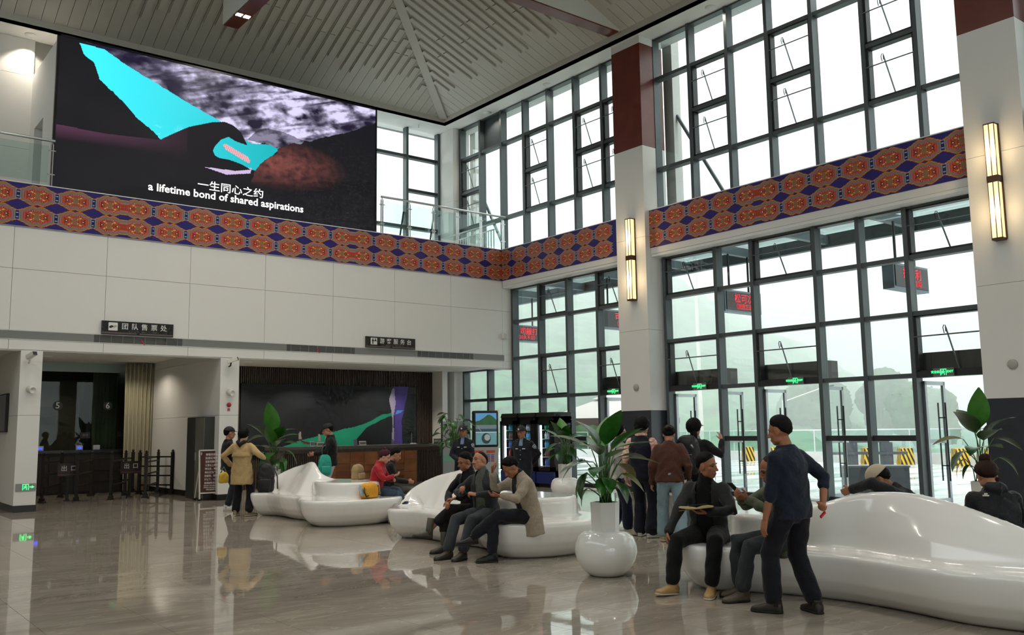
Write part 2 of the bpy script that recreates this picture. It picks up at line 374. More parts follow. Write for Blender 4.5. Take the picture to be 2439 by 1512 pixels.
# ---------------------------------------------------------------- window wall: spandrel with frieze, pillars
def spandrel(n, y0, y1, phase, off, label):
    t = struct('trim_%d' % n, label)
    B('spandrel', XF+0.012, y0, 6.0, XM+0.2, y1, 7.13, WHITE, t)
    B('spandrel_soffit', XF+0.03, y0, 5.93, XM+0.2, y1, 6.0, WHITE2, t)
    B('frieze_board', XF-0.002, y0, 6.16, XF+0.014, y1, 7.13, MATS['frieze_navy'], t)
    B('frieze_edge', XF-0.01, y0, 7.13, XM+0.2, y1, 7.15, WHITE2, t)
    frieze(t, y0+off, y1, phase, False, XF-0.005, 0.943)
spandrel(2, 16.66, YW-0.02, 1, 0.3, 'frieze of orange medallions on the window wall, corner to first pillar')
spandrel(3, 7.53, 15.63, 1, -0.24, 'frieze of orange medallions between the two red topped pillars')
spandrel(4, -8.0, 6.5, 2, 0.0, 'frieze of orange medallions right of the near pillar')
def pillar(n, y0, y1, label):
    t = struct('trim_%d' % n, label); x0 = 16.75; x1 = 17.6
    MB().box(x0+0.03, y0+0.03, 0, x1, y1-0.03, ZS).build('pillar_core', SEAM, t)
    for z0, z1, m in ((0.0, 2.03, SLATE), (2.03, 4.065, WHITE), (4.065, 6.45, WHITE), (6.45, 8.85, WHITE), (8.85, 11.62, REDW), (11.62, ZS, WHITE)):
        MB().box(x0, y0, z0+0.003, x1, y1, z1-0.003).build('pillar_panel', m, t)
pillar(5, 15.63, 16.66, 'white pillar with red brown top between the frieze bays')
pillar(6, 6.5, 7.53, 'white pillar with red brown top at the right edge')
# ---------------------------------------------------------------- glazing
STAY = M('window_stay', '#6d767a', 0.35, metal=0.6)
def glazing(n, label, ys, zs, cells, skip=(), awn=(), dark=(), x0=XM, xg=XG, midrail=()):
    """ys: mullion lines, zs: transom lines; cells: list of (i, j0, j1) panes; built along Y at x = XM..XG"""
    t = struct('window_%d' % n, label)
    w = 0.045
    for y in [v for v in ys if v not in skip]: MB().box(x0, y-w, zs[0], xg+0.05, y+w, zs[-1]).build('mullion', FRAME, t)
    done = set()
    for i, j0, j1 in cells:
        a, b = ys[i]+w, ys[i+1]-w; z0, z1 = zs[j0], zs[j1]
        for j, z in ((j0, z0), (j1, z1)):
            if (i, j) in done: continue
            done.add((i, j)); h = 0.045
            if z > 0.05: MB().box(x0+0.03, a, z-h, xg+0.04, b, z+h).build('transom', FRAME, t)
        if (i, j0) in dark:
            MB().box(xg-0.02, a, z0+0.04, xg+0.02, b, z1-0.04).build('blind_panel', M('blind_panel', '#3a4044', 0.5), t); continue
        if (i, j0) in awn:
            c = link('casement', None, t, (0, 0, 0))
            f = MB(); fw = 0.05
            f.box(x0+0.05, a, z0+0.04, xg+0.03, a+fw, z1-0.04); f.box(x0+0.05, b-fw, z0+0.04, xg+0.03, b, z1-0.04)
            f.box(x0+0.05, a, z0+0.04, xg+0.03, b, z0+0.04+fw); f.box(x0+0.05, a, z1-0.04-fw*0.6, xg+0.03, b, z1-0.04)
            f.build('casement_frame', DARKF, c)
            MB().box(xg-0.006, a+fw, z0+0.09, xg+0.006, b-fw, z1-0.07).build('pane', GLASS, c)
            ym = (a+b)/2+0.12; zh = z0+(z1-z0)*0.62
            s = MB(); s.tube((x0+0.02, a, zh), (x0+0.02, b, zh), 0.014, 6); s.build('stay_bar', STAY, c)
            s = MB(); s.tube((x0+0.0, ym, zh+0.14), (xg-0.03, ym-0.13, z0+0.1), 0.016, 6); s.build('stay_rod', STAY, c)
            hk = MB(); hk.pipe([(x0-0.005, ym+0.03, zh+0.02), (x0-0.005, ym+0.05, zh+0.13), (x0-0.005, ym+0.03, zh+0.18), (x0-0.005, ym, zh+0.17), (x0-0.005, ym, zh+0.05)], 0.009, 5); hk.build('stay_hook', DARKF, c)
        else:
            MB().box(xg-0.006, a, z0+0.04, xg+0.006, b, z1-0.04).build('pane', GLASS, t)
        if (i, j0) in midrail:
            MB().box(x0+0.06, a, 1.27, xg+0.04, b, 1.38).build('mid_rail', DARKF, t)
            MB().box(x0+0.05, a, 0.0, xg+0.04, b, 0.1).build('bottom_rail', DARKF, t)
    return t
ZU = [7.15, 8.28, 9.53, 10.72, ZS]
uyA = [16.45, 17.63, 18.78, 19.96, 21.12, 22.26, 23.4, 24.53]
ca = []; aw = []
for i in range(7):
    if i in (0, 1, 3, 6): ca += [(i, 0, 1), (i, 1, 2), (i, 2, 3), (i, 3, 4)]; aw += [(i, 1), (i, 2)]
    else: ca += [(i, 0, 1), (i, 1, 3), (i, 3, 4)]
glazing(1, 'upper glazing between the far corner and the first pillar', uyA, ZU, ca, awn=aw, dark=[(5, 3)])
uyB = [7.4, 8.57, 9.71, 10.92, 12.1, 13.25, 14.44, 15.66]
ca = []; aw = []
for i in range(7):
    if i in (1, 3, 5): ca += [(i, 0, 1), (i, 1, 2), (i, 2, 3), (i, 3, 4)]; aw += [(i, 1), (i, 2)]
    else: ca += [(i, 0, 1), (i, 1, 3), (i, 3, 4)]
glazing(2, 'upper glazing between the two red topped pillars', uyB, ZU, ca, awn=aw)
uyC = [-8.0+1.2*k for k in range(13)]
glazing(6, 'upper glazing right of the near pillar', uyC, ZU, [(i, j, j+1) for i in range(12) for j in (0, 1, 2, 3)])
ZL = [0.0, 2.55, 3.77, 4.9, 5.93]
lyA = [16.7, 18.0, 19.26, 20.52, 21.78]
ca = [(0, 1, 2), (0, 2, 3), (0, 3, 4)]; aw = [(0, 1), (0, 3), (2, 1), (2, 3)]
for i in (1, 2, 3): ca += [(i, j, j+1) for j in range(4)]
glazing(3, 'lower glazing left of the first pillar', lyA, ZL, ca, awn=aw, midrail=[(1, 0), (2, 0), (3, 0)])
glazing(7, 'lower glazing behind the kiosk under the low ceiling', [21.78, 23.07, 24.4], [0.0, 2.55, 3.52], [(0, 0, 1), (0, 1, 2), (1, 0, 1), (1, 1, 2)], skip=(21.78,))
lyB = [7.45, 9.07, 10.1, 11.15, 12.81, 13.86, 15.51]
ca = []; aw = []
for i in range(6):
    if i in (0, 3, 5): ca += [(i, j, j+1) for j in (1, 2, 3)]; aw += [(i, 1), (i, 3)]
    else: ca += [(i, j, j+1) for j in range(4)]
glazing(4, 'lower glazing with the open doors between the two pillars', lyB, ZL, ca, awn=aw, midrail=[(1, 0), (2, 0), (4, 0)])
glazing(8, 'lower glazing right of the near pillar', [-8+1.45*k for k in range(11)], ZL, [(i, j, j+1) for i in range(10) for j in range(4)])
# glazing at the back of the gallery (along X)
t5 = struct('window_5', 'gallery window beside the big screen')
for x in (12.55, 14.1, 15.7, 16.97): MB().box(x-0.045, 25.38, 7.1, x+0.045, 25.6, ZS).build('mullion', FRAME, t5)
for a, b, aw in ((12.55, 14.1, 0), (14.1, 15.7, 0), (15.7, 16.97, 1)):
    zz = [7.1, 8.38, 9.66, 10.82, ZS] if aw else [7.1, 8.38, 10.82, ZS]
    for z in zz[1:-1]: MB().box(a+0.045, 25.4, z-0.05, b-0.045, 25.6, z+0.05).build('transom', DARKF if aw else FRAME, t5)
    for z0, z1 in zip(zz[:-1], zz[1:]): MB().box(a+0.045, 25.54, z0+0.05, b-0.045, 25.555, z1-0.05).build('pane', GLASS, t5)
MB().tube((15.3, 25.4, 7.3), (15.62, 25.5, 8.9), 0.03, 6).build('stay_rod', DARKF, t5); MB().tube((16.5, 25.4, 7.3), (16.85, 25.5, 9.1), 0.03, 6).build('stay_rod', DARKF, t5)
cc = struct('trim_7', 'white corner column between the gallery windows')
for z0, z1 in ((0, 1.75), (1.75, 3.52), (7.1, 9.3), (9.3, ZS)): MB().box(17.02, 24.6, z0+0.003, 17.7, 25.7, z1-0.003).build('pillar_panel', WHITE, cc)
# open doors: leaves swung outwards
SILV = M('door_silver', '#9aa0a4', 0.3, metal=0.7)
def door(n, ya, yb, label):
    t = struct('door_%d' % n, label)
    MB().box(XM+0.02, ya, 2.5, XG+0.06, yb, 2.62).build('door_header', DARKF, t)
    MB().box(XG+0.1, ya, 2.62, XG+0.5, yb, 3.0).build('door_closer_box', M('closer_box', '#35302c', 0.5), t)
    for y, s in ((yb-0.07, -1), (ya+0.07, 1)):
        L = link('door_leaf', None, t, (XG+0.02, y, 0.02), (0, 0, 0.03*s))
        W = 0.76; H = 2.42; f = MB(); q = 0.075
        f.box(0, -0.025, 0, q, 0.025, H); f.box(W-q, -0.025, 0, W, 0.025, H); f.box(0, -0.025, 0, W, 0.025, 0.12); f.box(0, -0.025, H-q, W, 0.025, H); f.box(q, -0.02, 1.2, W-q, 0.02, 1.28)
        f.build('leaf_frame', SILV, L)
        MB().box(q, -0.005, 0.12, W-q, 0.005, H-q).build('leaf_pane', GLASS, L)
        h = MB()
        for sy in (-0.075, 0.075):
            h.tube((W-0.13, sy, 0.45), (W-0.13, sy, 2.0), 0.016, 8)
        for z in (0.75, 1.7): h.tube((W-0.13, -0.075, z), (W-0.13, 0.075, z), 0.012, 6)
        h.build('pull_handle', BLACKM, L)
door(1, 13.86, 15.51, 'open glass double door next to the first pillar')
door(2, 11.15, 12.81, 'open glass double door in the middle of the window wall')
door(3, 7.53, 9.07, 'open glass double door next to the near pillar')
door(4, 16.7, 18.0, 'open glass door left of the first pillar by the parasol')
B('door_mat_strip', XM, -8, -0.005, XG+0.3, 25.5, 0.004, M('threshold', '#4a4f55', 0.4), struct('trim_8', 'dark metal threshold under the window wall'))
# ---------------------------------------------------------------- ceiling: soffit, lip, sloping planks, beams
ce = struct('ceiling', 'white coffered ceiling with sloping planks')
XL, YL = 16.56, 24.45; Z0 = 12.05
B('soffit', XL, -8.2, ZS, 17.9, 25.9, ZS+0.05, WHITE2, ce); B('soffit', -8.6, YL, ZS, XL, 25.9, ZS+0.05, WHITE2, ce)
B('soffit_lip', XL-0.0, -8.2, ZS, XL+0.12, YL, Z0+0.12, PLANK, ce); B('soffit_lip', -8.6, YL, ZS, XL+0.12, YL+0.12, Z0+0.12, PLANK, ce)
m1, m2, kk = 0.45, 0.45/1.1, 1.1
ZT = 15.4; tb = (ZT-Z0)/m1; tr = (ZT-Z0)/m2
B('ceiling_top', -8.6, -8.2, ZT, XL-tr+0.05, YL-tb+0.05, ZT+0.05, WHITE2, ce)
def slab(corners, th, nrm, mi=0, mb=None):
    mb = mb or MB(); n = Vector(nrm).normalized()*th; c = [Vector(p) for p in corners]
    return mb.rings([[tuple(p) for p in c], [tuple(p+n) for p in c]], True, mi)
PW = 0.305
nb = (0, m1, 1); nr = (m2, 0, 1)
def back_pt(x, t): return (x, YL-t, Z0+m1*t)
def right_pt(y, t): return (XL-t, y, Z0+m2*t)
x = XL-0.1; k = 0
while x-PW > -8.4:
    a, b = x-PW+0.012, x
    ta = min(tb, (XL-a)/kk); t_b = min(tb, (XL-b)/kk)
    slab([back_pt(a, 0), back_pt(b, 0), back_pt(b, t_b), back_pt(a, ta)], 0.03, nb).build('ceiling_plank', PLANK, ce)
    if x > 1.5:
        d = 0.85 if (k//2) % 2 == 0 else 1.22; tm = min(ta, t_b)-0.12
        for d0, d1 in ((d, 1.95 if d < 1 else 2.3), (1.975 if d < 1 else 2.325, 4.2)):
            d1 = min(d1, tm)
            if d1-d0 > 0.1:
                c = [Vector(back_pt(p, q))-Vector(nb).normalized()*0.06 for p, q in ((a+0.03, d0), (a+0.2, d0), (a+0.2, d1), (a+0.03, d1))]
                slab(c, 0.055, nb).build('ceiling_batten', PLANK, ce)
    x -= PW; k += 1
y = YL-0.1; k = 0
while y-PW > -8.0:
    a, b = y-PW+0.012, y
    ta = min(tr, (YL-a)*kk); t_b = min(tr, (YL-b)*kk)
    slab([right_pt(a, 0), right_pt(b, 0), right_pt(b, t_b), right_pt(a, ta)], 0.03, nr).build('ceiling_plank', PLANK, ce)
    if y > 9:
        d = 0.8 if (k//2) % 2 == 0 else 1.25; tm = min(ta, t_b)-0.12
        for d0, d1 in ((d, 1.95 if d < 1 else 2.4), (1.975 if d < 1 else 2.425, 4.3)):
            d1 = min(d1, tm)
            if d1-d0 > 0.1:
                c = [Vector(right_pt(p, q))-Vector(nr).normalized()*0.06 for p, q in ((a+0.1, d0), (a+0.27, d0), (a+0.27, d1), (a+0.1, d1))]
                slab(c, 0.055, nr).build('ceiling_batten', PLANK, ce)
    y -= PW; k += 1
hp = [Vector((XL-kk*t, YL-t, Z0+m1*t-0.03)) for t in (0.05, tb)]
hd = (hp[1]-hp[0]).normalized(); hs = Vector((1, -kk, 0)).normalized()*0.13; hu = hs.cross(hd).normalized()*0.07
if hu.z > 0: hu = -hu
MB().rings([[tuple(p+q) for q in (hs-hu*0.3, hs+hu, -hs+hu, -hs-hu*0.3)] for p in hp]).build('hip_ridge', PLANK, ce)
# boxed tie beams with red brown undersides
LB = M('beam_white', '#d6d5cf', 0.6)
def beam(x0, y0, x1, y1, ztop, label_lamps):
    B('beam_casing', x0, y0, 12.03, x1, y1, ztop, LB, ce); B('beam_underside', x0+0.02, y0+0.02, 12.0, x1-0.02, y1-0.02, 12.035, REDW, ce)
beam(4.2, 16.08, 16.5, 16.5, 15.0, 0); beam(8.0, 16.6, 8.42, 21.9, 13.2, 0); beam(8.0, 2.0, 8.42, 16.0, 15.3, 0); beam(-4, 16.08, 4.1, 16.5, 15.0, 0)
# ---------------------------------------------------------------- shell behind the camera and at the left
wl = struct('wall_left', 'white wall at the far left of the hall, out of view'); B('wall_panel', -9.0, -8.2, 0, -8.6, 28, ZS+0.2, WHITE, wl)
wf = struct('wall_front', 'unseen wall behind the viewer with openings added for daylight')
B('wall_panel', -9.0, -8.5, 0, 17.7, -8.2, 1.0, WHITE, wf); B('wall_panel', -9.0, -8.5, 5.4, 17.7, -8.2, ZT, WHITE, wf)  # unseen wall; its open band is added to let sky light in
for k in range(9): B('mullion', -9.0+3.2*k, -8.5, 0, -8.0+3.2*k, -8.2, ZT, WHITE, wf)
# roof above everything so that no sky comes through
B('roof_slab', -9.0, -8.5, ZT+0.3, 18.0, 26.2, ZT+0.5, M('roof', '#777777', 0.8), struct('trim_9', 'roof slab above the ceiling')); 
B('roof_edge', 17.55, -8.5, ZS+0.05, 17.95, 26.2, ZT+0.4, MATS['roof'], bpy.data.objects['trim_9']); B('roof_edge', -9.0, 25.6, ZS+0.05, 18, 26.2, ZT+0.4, MATS['roof'], bpy.data.objects['trim_9'])
# ---------------------------------------------------------------- gallery above the back wall
ga = struct('wall_gallery', 'white gallery walls beside and behind the big screen')
B('gallery_floor', -8.6, YW+0.3, 6.95, 17.5, 26.0, 7.1, WHITE2, ga)
for a, b in ((-8.6, -2.0), (-2.0, 1.2), (1.2, 4.32)):
    for z0, z1 in ((7.1, 8.9), (8.9, 10.85), (10.85, ZS)): B('wall_panel', a+0.004, 25.3, z0+0.003, b-0.004, 25.36, z1-0.003, WHITE, ga)
B('backing', -8.6, 25.36, 7.1, 12.6, 25.6, ZS, SEAM, ga)
B('screen_block', 4.3, 22.36, 7.1, 12.6, 23.7, 10.86, WHITE, ga); B('screen_block', 4.3, 23.7, 9.3, 12.6, 25.3, 10.86, WHITE, ga); B('screen_block', 4.3, 24.72, 7.1, 12.5, 25.3, 9.3, WHITE, ga); B('door_recess', 4.9, 23.7, 7.1, 5.0, 24.72, 9.3, M('door_dark', '#3f3b35', 0.5), ga)
# ---------------------------------------------------------------- low rooms below the back wall
p1 = struct('wall_ticket', 'white wall ends and partitions of the ticket and service rooms')
def partition(x0, x1, y1, zc):
    for z0, z1 in ((0.14, 2.05), (2.05, 3.455)): B('wall_panel', x0, YW, z0+0.003, x1, y1, z1-0.003, WHITE, p1)
    B('wall_panel', x0, YW+0.34, 3.456, x1, y1, zc, WHITE, p1)
    B('skirting', x0-0.01, YW-0.01, 0, x1+0.01, y1, 0.14, SKIRT, p1)
partition(3.77, 4.2, 28.2, 3.75); partition(8.16, 8.63, 28.2, 3.75)
B('low_ceiling', -8.6, YW+0.3, 3.5, 3.77, 31, 3.56, WHITE2, p1); B('low_ceiling', 4.2, YW+0.3, 3.66, 8.16, 31.5, 3.72, WHITE2, p1); B('low_ceiling', 8.63, YW+0.3, 3.52, 17.5, 25.6, 3.58, WHITE2, p1)
B('beam_soffit', -8.6, YW+0.02, 3.44, 17.44, YW+0.32, 3.47, WHITE2, p1)
B('room_back', -8.6, 28.0, 0, 3.77, 28.2, 3.5, WHITE, p1); B('side_return', 16.55, 24.6, 0, 16.75, 25.6, 3.52, WHITE, p1); B('side_return', 16.75, 25.5, 0, 17.7, 25.7, 3.52, WHITE, p1)
# slatted service wall
SLAT = M('wall_slat', '#4b4036', 0.55); SLATB = M('slat_back', '#241e18', 0.8)
sw = struct('wall_service', 'dark wall of thin vertical slats behind the service desk')
B('slat_backing', 8.63, 25.24, 0, 16.6, 25.5, 3.52, SLATB, sw)
sl = MB(); xx = 8.7
while xx < 16.55: sl.box(xx, 25.19, 0, xx+0.032, 25.25, 3.52); xx += 0.062
tag(sl.build('slats', SLAT, sw), kind='stuff')
# ticket office behind glass
to = struct('wall_office', 'dark ticket office behind counter glass')
B('office_header', 4.2, 27.86, 3.4, 8.16, 27.98, 3.66, M('teal_header', '#9ab0ad', 0.4), to)
B('office_glass', 4.2, 27.9, 1.2, 7.95, 27.91, 3.4, M_glass('office_glass', (0.62, 0.66, 0.62), 0.35), to)
OD = M('office_dark', '#5a544a', 0.7)
B('office_back', 4.0, 31.2, 0, 8.6, 31.4, 3.66, OD, to); B('office_side', 4.0, 28.2, 0, 4.2, 31.4, 3.66, OD, to); B('office_side', 8.3, 28.2, 0, 8.5, 31.4, 3.66, OD, to)
B('office_column', 6.85, 29.6, 0, 7.15, 30.0, 3.66, M('office_black', '#15130f', 0.6), to); B('office_shelf', 5.2, 30.9, 2.2, 6.4, 31.2, 2.5, M('office_shelf', '#2a251f', 0.6), to)
B('office_slit', 8.22, 28.6, 1.2, 8.3, 28.75, 3.3, M('painted_daylight', '#dfe8ea', 0.5), to)  # opaque pale strip, coloured to look like daylight through a window slit
# ================================================================ LAMPS
DL = MB().lathe([(0.085, 0.0), (0.085, 0.012), (0.07, 0.012), (0.066, -0.004)], 20).mesh('lamp_trim', True); DL.materials.append(WHITE2)
DD = MB().lathe([(0.064, 0.0), (0.064, 0.006)], 20).mesh('lamp_disc', True); DD.materials.append(LAMPW)
def downlight(x, y, z, watts, label, group, ang=110, r=1.0):
    t = thing('downlight', label, 'ceiling light', (x, y, z), 0, group); t.scale = (r, r, 1)
    link('lamp_trim', DL, t, (0, 0, -0.012)); link('lamp_disc', DD, t, (0, 0, -0.01))
    l = bpy.data.lights.new('lamp_light', 'SPOT'); l.energy = watts; l.spot_size = math.radians(ang); l.spot_blend = 0.6; l.shadow_soft_size = 0.06; l.color = (1.0, 0.89, 0.75)
    link('lamp_light', l, t, (0, 0, -0.03))
for (x, y), L in zip([(17.03, 13.48), (17.05, 19.68), (17.06, 22.67), (17.03, 10.3), (17.03, 7.2)],
                     ['round downlight in the high soffit right of the red pillar top', 'round downlight in the high soffit left of the red pillar top', 'round downlight in the high soffit nearest the ceiling corner',
                      'round downlight in the high soffit beyond the top of the frame', 'round downlight in the high soffit above the near pillar']):
    downlight(x, y, ZS, 25, L, 'downlights in the high soffit', r=1.5)
downlight(4.14, 24.98, ZS, 70, 'round downlight washing the gallery wall left of the big screen', 'downlights in the high soffit', 80, 1.6)
downlight(4.5, 22.05, ZS, 6, 'small downlight at the upper left corner of the big screen', 'downlights in the high soffit', 60, 0.7)
for x, L in ((9.7, 'round downlight over the service desk, leftmost of three'), (11.88, 'round downlight over the service desk, middle of three'), (14.47, 'round downlight over the service desk, rightmost of three')):
    downlight(x, 23.97, 3.52, 70, L, 'downlights over the service desk', r=1.5)
for x, y, z, L in ((5.1, 25.9, 3.66, 'round fill light added in the ticket bay ceiling, left'), (7.2, 25.9, 3.66, 'round fill light added in the ticket bay ceiling, right'), (6.2, 29.5, 3.66, 'round fill light added inside the ticket office'), (0.5, 25.0, 3.5, 'round fill light added in the bay at far left')):
    downlight(x, y, z, 30, L, 'added fill lights in the ticket bay', 140, 1.2)  # extra lamps added to brighten the dim ticket bay and office
# twin square lamps let into the beam undersides
SQ = MB().box(-0.07, -0.07, -0.006, 0.07, 0.07, 0.0).mesh('lamp_disc'); SQ.materials.append(M('lamp_white', '#ffffff', 0.5, emit=('#fff6e8', 14.0)))
SQT = MB().box(-0.22, -0.11, -0.004, 0.22, 0.11, 0.004).mesh('lamp_plate'); SQT.materials.append(REDW)
def beamlamp(x, y, rz, label):
    t = thing('beam_lamp', label, 'ceiling light', (x, y, 11.995), rz, 'twin lamps in the beams')
    link('lamp_plate', SQT, t, (0, 0, 0)); link('lamp_disc', SQ, t, (-0.1, 0, -0.004)); link('lamp_disc', SQ, t, (0.1, 0, -0.004))
    l = bpy.data.lights.new('lamp_light', 'SPOT'); l.energy = 170; l.spot_size = math.radians(125); l.spot_blend = 0.7; l.shadow_soft_size = 0.18; l.color = (1.0, 0.92, 0.82)
    link('lamp_light', l, t, (0, 0, -0.05))
beamlamp(8.2, 21.05, 0, 'twin square lamp in the red beam above the big screen')
for k, (x, y, L) in enumerate([(8.2, 17.6, 'twin lamp in the red beam beyond the top of the frame'), (11.5, 16.29, 'twin lamp in the cross beam over the seated men'), (5.2, 16.29, 'twin lamp in the cross beam over the open floor'),
                               (8.2, 12.5, 'twin lamp in the beam over the middle bench'), (8.2, 8.0, 'twin lamp in the beam over the potted plant'), (8.2, 3.5, 'twin lamp in the beam over the near bench'), (1.0, 16.29, 'twin lamp in the cross beam at far left')]):
    beamlamp(x, y, 0, L)
# wall lanterns on the two pillars
SHADE = M('lantern_shade', '#f5e3c0', 0.6, emit=('#ffdc9c', 0.36)); BRZ = M('lantern_bronze', '#4a321d', 0.4, metal=0.5)
def sconce(y, label):
    t = thing('wall_lantern', label, 'wall lamp', (16.75, y, 4.85), 0, 'tall lanterns on the pillars')
    for z0, z1 in ((0.02, 1.03), (1.15, 2.1)): MB().box(-0.16, -0.085, z0, -0.02, 0.085, z1).build('lantern_shade', SHADE, t)
    MB().box(-0.175, -0.1, 1.03, 0.0, 0.1, 1.15).build('lantern_band', BRZ, t)
    MB().box(-0.02, -0.11, 0.0, 0.0, 0.11, 2.12).build('lantern_backplate', BRZ, t); MB().box(-0.17, -0.095, -0.02, 0, 0.095, 0.02).build('lantern_cap', BRZ, t); MB().box(-0.17, -0.095, 2.1, 0, 0.095, 2.12).build('lantern_cap', BRZ, t)
    for yy in (-0.095, 0.085):
        MB().box(-0.17, yy, 0.0, -0.155, yy+0.01, 2.12).build('lantern_strip', BRZ, t)
    MB().box(-0.172, -0.006, 0.0, -0.158, 0.006, 2.12).build('lantern_strip', BRZ, t)
    for dz in (0.5, 1.6):
        l = bpy.data.lights.new('lamp_light', 'POINT'); l.energy = 4.5; l.color = (1, 0.72, 0.4); l.shadow_soft_size = 0.1; link('lamp_light', l, t, (-0.28, 0, dz))
sconce(16.08, 'tall glowing wall lantern on the first pillar'); sconce(7.02, 'tall glowing wall lantern on the near pillar at the right edge')
# ================================================================ BIG LED SCREEN
def px_to_screen(pts, Y):
    out = []
    for x, y in pts:
        d = _f*2155.734+_r*(x-1219.5)-_u*(y-756); t = Y/d.y; out.append((d.x*t, 1.6+d.z*t))
    return out
SX0, SX1, SZ0, SZ1, SY = 4.30, 12.66, 7.1, 10.84, 22.22
def screen_image():
    nx, ny = 560, 250
    X, Z = np.meshgrid(SX0+(np.arange(nx)+0.5)/nx*(SX1-SX0), SZ0+(np.arange(ny)+0.5)/ny*(SZ1-SZ0))
    jx = (fbm(X*3, Z*3, 4, 3)-0.47)*0.16; jz = (fbm(X*3+9, Z*3+4, 4, 8)-0.47)*0.16; XR = X+jx; ZR = Z+jz
    P = lambda pts: px_to_screen(pts, SY)
    C = np.zeros((ny, nx, 3)); dark = lin('#17161b'); C[:] = dark
    # far cliff
    n1 = fbm(X*1.7+Z*1.1, Z*2.6-X*0.8, 6, 1); n2 = fbm(X*7+Z*5, Z*9-X*4, 4, 5); str_ = fbm((X+Z*0.9)*1.2, (Z-X*0.35)*9, 5, 12)
    rk = np.clip((n1-0.30)*2.6, 0, 1)*np.clip(0.35+2.2*(str_-0.32), 0.05, 1.5)*np.clip(0.3+1.5*n2, 0.3, 1.5)
    shx = np.clip((X-6.0)/3.2, 0, 1); rk = np.clip(rk*(0.45+1.1*shx), 0, 1)[..., None]**1.3
    rock = lin('#1e1730')*(1-rk)+lin('#d9d2f4')*rk
    C[inpoly(XR, ZR, P([(240,100),(143,70),(893,240),(893,310),(740,335),(690,322),(640,330),(590,350),(530,300),(470,262),(400,215),(340,180),(290,150)]))] = 1
    cl = inpoly(XR, ZR, P([(240,112),(143,70),(893,240),(893,312),(740,338),(690,322),(640,330),(600,352),(530,300),(470,262),(400,215),(340,180),(290,150)])); C[cl] = rock[cl]
    ar = inpoly(XR, ZR, P([(586,330),(610,312),(640,306),(680,316),(725,334),(700,350),(660,360),(640,345)])); C[ar] = (rock*0.32+lin('#151226')*0.6)[ar]
    # turquoise water
    wt = np.clip((X-5.0)/4.5, 0, 1)[..., None]; spark = (n2 > 0.62)[..., None]*0.25
    wat = lin('#3fecfa')*(1-wt)+lin('#18b4bd')*wt; wat = np.clip(wat+spark*np.clip((9.3-Z)/0.8, 0, 1)[..., None]*(X < 7.6)[..., None], 0, 1)
    w1 = inpoly(X+jx*0.5, Z+jz*0.5, P([(188,100),(250,116),(290,148),(340,178),(400,214),(470,258),(540,300),(560,330),(400,345),(383,332),(360,310),(330,285),(300,250),(262,215),(240,190),(225,150),(200,130)])); C[w1] = wat[w1]
    w2 = inpoly(X, Z, P([(500,320),(560,322),(600,342),(640,344),(664,356),(640,380),(612,406),(560,400),(500,384)])); C[w2] = (wat*0.95)[w2]
    g = inpoly(X, Z, P([(470,392),(600,400),(596,413),(540,416)])); C[g] = lin('#c9b4d8'); 
    bo = inpoly(X, Z, P([(531,345),(537,342),(590,373),(597,384),(592,389),(537,356)])); C[bo] = (lin('#e0a8b0')*(0.6+0.6*((X*19+Z*7) % 1 > 0.4)))[..., :][bo] if False else (lin('#e0a8b0')[None]*(0.65+0.5*(((X*19+Z*7) % 1) > 0.4)[..., None]).reshape(-1, 1)).reshape(ny, nx, 3)[bo]
    # reddish slope and dark foreground
    rs = inpoly(XR, ZR, P([(604,410),(628,388),(662,355),(700,342),(740,335),(893,298),(893,560),(560,560)]))
    fade = np.clip(1-np.hypot((X-9.6)/2.2, (Z-8.75)/0.75), 0, 1)[..., None]; C[rs] = (dark+(lin('#8a4a42')*np.clip(n2*1.3, 0, 1)[..., None])*fade)[rs]
    lower = np.clip((8.35-Z)/0.6, 0, 1)[..., None]*0.06
    C[rs] += (lower*np.clip(n2[..., None]-0.4, 0, 1)*lin('#8890b0'))[rs]
    # left dark rock, arm and hand
    lr = inpoly(XR, ZR, P([(100,60),(190,103),(200,130),(225,150),(240,190),(262,215),(300,250),(330,285),(360,310),(386,334),(120,340)])); C[lr] = (dark*(0.7+0.7*n1[..., None]))[lr]
    arm = inpoly(X, Z, P([(100,291),(142,297),(250,318),(381,333),(404,322),(450,302),(505,291),(535,290),(556,299),(574,315),(589,345),(580,343),(560,336),(545,326),(527,332),(513,347),(507,358),(512,370),(522,376),(548,381),(575,391),(598,404),(560,407),(510,400),(470,396),(420,560),(100,560)]))
    top = P([(142,297),(381,333)]); ramp = np.clip(1-(np.interp(X, [top[0][0], top[1][0]], [top[0][1], top[1][1]])-Z)/0.35, 0, 1)*(X < 7.3)
    C[arm] = (dark*0.95+lin('#6a3a58')[None, None]*0.55*np.clip(ramp, 0, 1)[..., None]*np.clip((7.6-X)/2.5, 0, 1)[..., None])[arm]
    fg = inpoly(XR, ZR, P([(100,470),(400,440),(893,430),(893,600),(100,600)])); C[fg] = C[fg]*0.75
    return nx, ny, np.clip(C, 0, 1.2)
nx, ny, IMG = screen_image()
sc_ = thing('led_screen', 'huge LED wall screen showing a hand framing a turquoise river', 'screen', (SX0, SY, SZ0))
SCR = M_attr('screen_pixels', 0.35, emit=1.15/2**EXPO)
MB().box(-0.04, 0.004, 0.0, SX1-SX0+0.04, 0.14, SZ1-SZ0+0.05).build('screen_housing', BLACK, sc_)
grid_print('screen_picture', nx, ny, SX1-SX0, SZ1-SZ0, IMG, SCR, sc_, (0, 0, 0))
fr = MB(); fr.box(-0.05, -0.01, 0, 0.0, 0.05, SZ1-SZ0+0.05); fr.box(SX1-SX0, -0.01, 0, SX1-SX0+0.05, 0.05, SZ1-SZ0+0.05); fr.box(-0.05, -0.01, SZ1-SZ0, SX1-SX0+0.05, 0.05, SZ1-SZ0+0.05); fr.build('screen_frame', BLACK, sc_)
